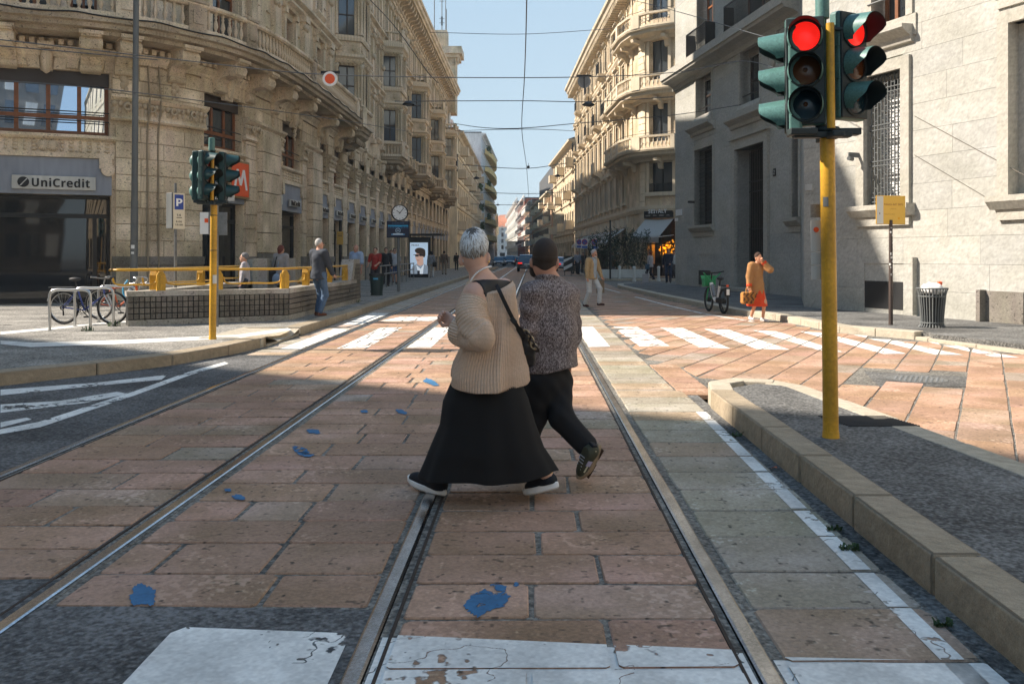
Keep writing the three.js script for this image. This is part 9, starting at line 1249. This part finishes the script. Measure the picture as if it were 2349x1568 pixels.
{ // ---- man
  const Z0 = 6.1, A = (x, y, z = Z0) => At(x, y, z), base = A(1255, 1092), t = thing('person', 'bearded man with cropped dark hair in marled grey sweater and black trousers beside the woman', 'person', [base.x, 0, base.z]);
  const W = (n, g, m, l) => partW(n, g, m, t, l);
  const hc = A(1250, 588, 6.05), nk0 = A(1252, 622, 6.05), nk1 = A(1260, 655, 6.08), shL = A(1220, 672, 5.96), shR = A(1304, 676, 6.2), elL = A(1214, 752, 5.98), wrL = A(1228, 806, 6.1), elR = A(1312, 762, 6.3), wrR = A(1301, 836, 6.2), chest = A(1263, 710, 6.1), hip = A(1255, 862, 6.1);
  const knB = A(1288, 957, 6.02), anB = A(1346, 1022, 5.96), toeB = A(1333, 1094, 5.98), ballB = A(1342, 1078, 5.97), heelB = A(1370, 1016, 5.93), knF = A(1222, 962, 6.08), heelF = G(1212, 1092), toeF = G(1140, 1072), anF = heelF.clone().lerp(toeF, 0.2).add(V(0, 0.10, 0));
  const head = [ell(hc.clone().add(V(0.001, 0.016, 0)), 0.083, 0.104, 0.097), ell(hc.clone().add(V(-0.02, -0.06, -0.03)), 0.062, 0.07, 0.062)], ears = [-1, 1].map(s => ell(hc.clone().add(V(s * 0.087 - 0.004, -0.042, 0.002)), 0.012, 0.033, 0.02, s * 0.5)), nose = cap(hc.clone().add(V(-0.045, 0.0, -0.085)), hc.clone().add(V(-0.055, -0.03, -0.105)), 0.010, 0.015);
  const trunk = [cap(nk0, nk1, 0.062, 0.068), cap(shL, shR, 0.066, 0.066), cap(nk1, chest, 0.09, 0.12), cap(chest, hip, 0.12, 0.09), cap(shL, elL, 0.052, 0.042), cap(elL, wrL, 0.042, 0.03), cap(shR, elR, 0.052, 0.042), cap(elR, wrR, 0.042, 0.03), cap(A(1272, 880, 6.16), knB, 0.08, 0.058), cap(knB, anB, 0.058, 0.038), cap(A(1240, 880, 6.05), knF, 0.08, 0.058), cap(knF, anF, 0.058, 0.038), cap(anB, ballB, 0.035, 0.03), cap(anF, toeF.clone().lerp(heelF, 0.3).add(V(0, 0.05, 0)), 0.035, 0.028)];
  const [lo, hi] = bounds([nk0, shL, shR, elL, elR, wrR, heelB, toeB, heelF, toeF], 0.14), hs = [[wrL, elL, 1], [wrR, elR, -1]].map(([q, e, s]) => handShape(q, q.clone().sub(e), V(s * 0.3, 0, 1), s, 0.55)), [kl, ku] = bounds([hc], 0.155), hf = uni(head, 0.05), ef = uni([...ears, nose], 0.01), nf = cap(nk0, nk1, 0.06, 0.068);
  W('body', [nets(uni(trunk, 0.05), lo, hi, 0.014), nets((x, y, z) => smin(smin(hf(x, y, z), ef(x, y, z), 0.012), nf(x, y, z), 0.05), kl, ku, 0.005), ...hs.map(h => { const [l, u] = bounds(h.pts, 0.03); return nets(h.f, l, u, 0.0036); })], skinM);
  for (const s of [-1, 1]) { const q = hc.clone().add(V(s * 0.03 - 0.035, 0.008, -0.088)); W('eye', new THREE.SphereGeometry(0.011, 8, 6).translate(q.x, q.y, q.z), M.black); }
  const hm = mat('hairDark', [0.055, 0.037, 0.027], { rough: 0.8, map: 'cloth' }), cap1 = ell(hc.clone().add(V(0.001, 0.022, 0.003)), 0.0875, 0.106, 0.1015);
  W('hair', nets((x, y, z) => { const X = x - hc.x, Y = y - hc.y, Zz = z - hc.z; const nape = smin(hf(x, y, z), nf(x, y, z), 0.05) - 0.005; return Math.max((Y < 0 ? smin(cap1(x, y, z) + Math.max(0, -0.03 - Y) * 0.5, nape, 0.01) : cap1(x, y, z)) + 0.0012 * Math.sin(x * 900) * Math.sin(y * 800 + z * 700), Zz > -0.01 ? -0.078 - 0.016 * Math.cos(X * 40) - Y : -0.02 - Zz * 0.8 - Y, -Zz - 0.07 - Math.max(0, Y) * 0.5); }, kl, ku, 0.005), hm);
  { const bf = uni([ell(hc.clone().add(V(-0.052, -0.085, -0.055)), 0.052, 0.058, 0.055), cap(hc.clone().add(V(-0.083, -0.05, -0.02)), hc.clone().add(V(-0.07, -0.11, -0.05)), 0.018, 0.03), cap(hc.clone().add(V(0.05, -0.05, -0.05)), hc.clone().add(V(0.0, -0.1, -0.07)), 0.018, 0.03)], 0.02); W('beard', nets((x, y, z) => Math.max(bf(x, y, z) + 0.002 * Math.sin(x * 300) * Math.sin(y * 260), y - hc.y + 0.035), [kl[0] - 0.02, kl[1] - 0.03, kl[2]], ku, 0.006), hm); }
  // sweater
  const sf = uni([cap(nk1.clone().add(V(0, 0.02, 0.01)), A(1262, 672, 6.09), 0.078, 0.12), cap(shL.clone().lerp(shR, 0.08), shR.clone().lerp(shL, 0.06), 0.088, 0.088), cap(A(1262, 690, 6.09), A(1264, 760, 6.1), 0.145, 0.158), cap(A(1264, 760, 6.1), A(1263, 860, 6.1), 0.158, 0.17), cap(A(1240, 700, 6.05), A(1238, 860, 6.07), 0.1, 0.105), cap(A(1288, 700, 6.16), A(1288, 860, 6.14), 0.1, 0.105)], 0.06), sl = [cap(shL, elL, 0.076, 0.07), cap(elL, A(1226, 796, 6.08), 0.072, 0.052), cap(shR, elR, 0.076, 0.07), cap(elR, A(1302, 826, 6.21), 0.068, 0.05)], slf = uni(sl, 0.03), nb = cap(nk0.clone().add(V(0, 0.02, 0)), nk1.clone().add(V(0, 0.018, 0)), 0.066, 0.07);
  W('sweater', nets((x, y, z) => { const Zd = -z, pxx = CX + x / Zd * F; const hemY = EYE - (853 - 12 * sst(1235, 1312, pxx) - CY) * 6.1 / F; let d = sf(x, y, z) + 0.006 * Math.sin(x * 22 + y * 9) * Math.sin(y * 13 + z * 17); d = Math.max(d, hemY - y); const s = slf(x, y, z) + 0.006 * Math.sin(y * 48 + x * 14 + z * 18); d = smin(d, Math.max(s, hemY - 0.03 - y), 0.025); return Math.max(d, -nb(x, y, z)); }, [lo[0], A(0, 880).y, lo[2]], [hi[0], A(0, 618).y, hi[2]], 0.011), marlMat);
  W('collar', nets((x, y, z) => { const c = cap(nk0.clone().add(V(0.002, -0.02, 0)), nk1, 0.073, 0.082)(x, y, z); return Math.max(Math.abs(c) - 0.009, y - (nk1.y + 0.055 + (z - nk1.z) * 0.25), nk1.y - 0.02 - y); }, [nk1.x - 0.14, nk1.y - 0.06, nk1.z - 0.14], [nk1.x + 0.14, nk1.y + 0.14, nk1.z + 0.14], 0.007), marlMat);
  // trousers and shoes
  const tf = uni([cap(A(1246, 872, 6.08), A(1266, 872, 6.14), 0.142, 0.142), cap(A(1275, 880, 6.15), knB, 0.108, 0.082), cap(knB, anB.clone().lerp(knB, 0.04), 0.082, 0.074), cap(A(1240, 880, 6.06), knF, 0.106, 0.084), cap(knF, anF.clone().lerp(knF, 0.06), 0.084, 0.076)], 0.03);
  W('trousers', nets((x, y, z) => Math.max(tf(x, y, z) + 0.005 * Math.sin(y * 38 + x * 31) * Math.sin(x * 27 - z * 22 + y * 9), y - A(0, 842).y), lo, [hi[0], A(0, 838).y, hi[2]], 0.012), trouserMat);
  const olive = mat('shoeOlive', [0.085, 0.085, 0.05], { rough: 0.8, map: 'cloth' }), gum = mat('soleTan', [0.42, 0.32, 0.21], { rough: 0.8, map: 'cloth' });
  const hB = A(1381, 1020, 5.92), tB = A(1337, 1098, 5.97); const m = sneaker(t, hB, tB, V(-0.85, -0.15, 0.45), 0.10, 0.10, gum, olive, { laceM: M.bikeSilver, spring: 0.0 });
  for (const [n, g, mm] of [['side_patch', box(0.11, 0.15, 0.05, 0.085, -0.047, -0.041), mat('patchLilac', [0.42, 0.40, 0.55], { rough: 0.7 })], ['side_patch', box(0.11, 0.15, 0.05, 0.085, 0.041, 0.047), M.patchLilac], ['trim', box(0.03, 0.2, 0.062, 0.072, -0.045, -0.04), mat('trimCream', [0.6, 0.56, 0.40], { rough: 0.7 })], ['trim', box(0.03, 0.2, 0.062, 0.072, 0.04, 0.045), M.trimCream], ['heel_tab', rbox(0.02, 0.05, 0.05, 0.008, 0.012, 0.075, 0), M.canvasNavy], ['tread', [box(0.02, 0.09, -0.006, 0.002, -0.036, 0.036), box(0.13, 0.24, -0.006, 0.002, -0.04, 0.04)], clothMat([0.10, 0.055, 0.03])]]) { const gg = Array.isArray(g) ? J(g) : g; gg.applyMatrix4(m); W(n, gg, mm); }
  sneaker(t, heelF, toeF, V(0, 1, 0), 0.11, 0.10, gum, olive, {});
}
for (const m of Object.values(M)) m.shadowSide = THREE.DoubleSide;
renderer.render(scene, camera);
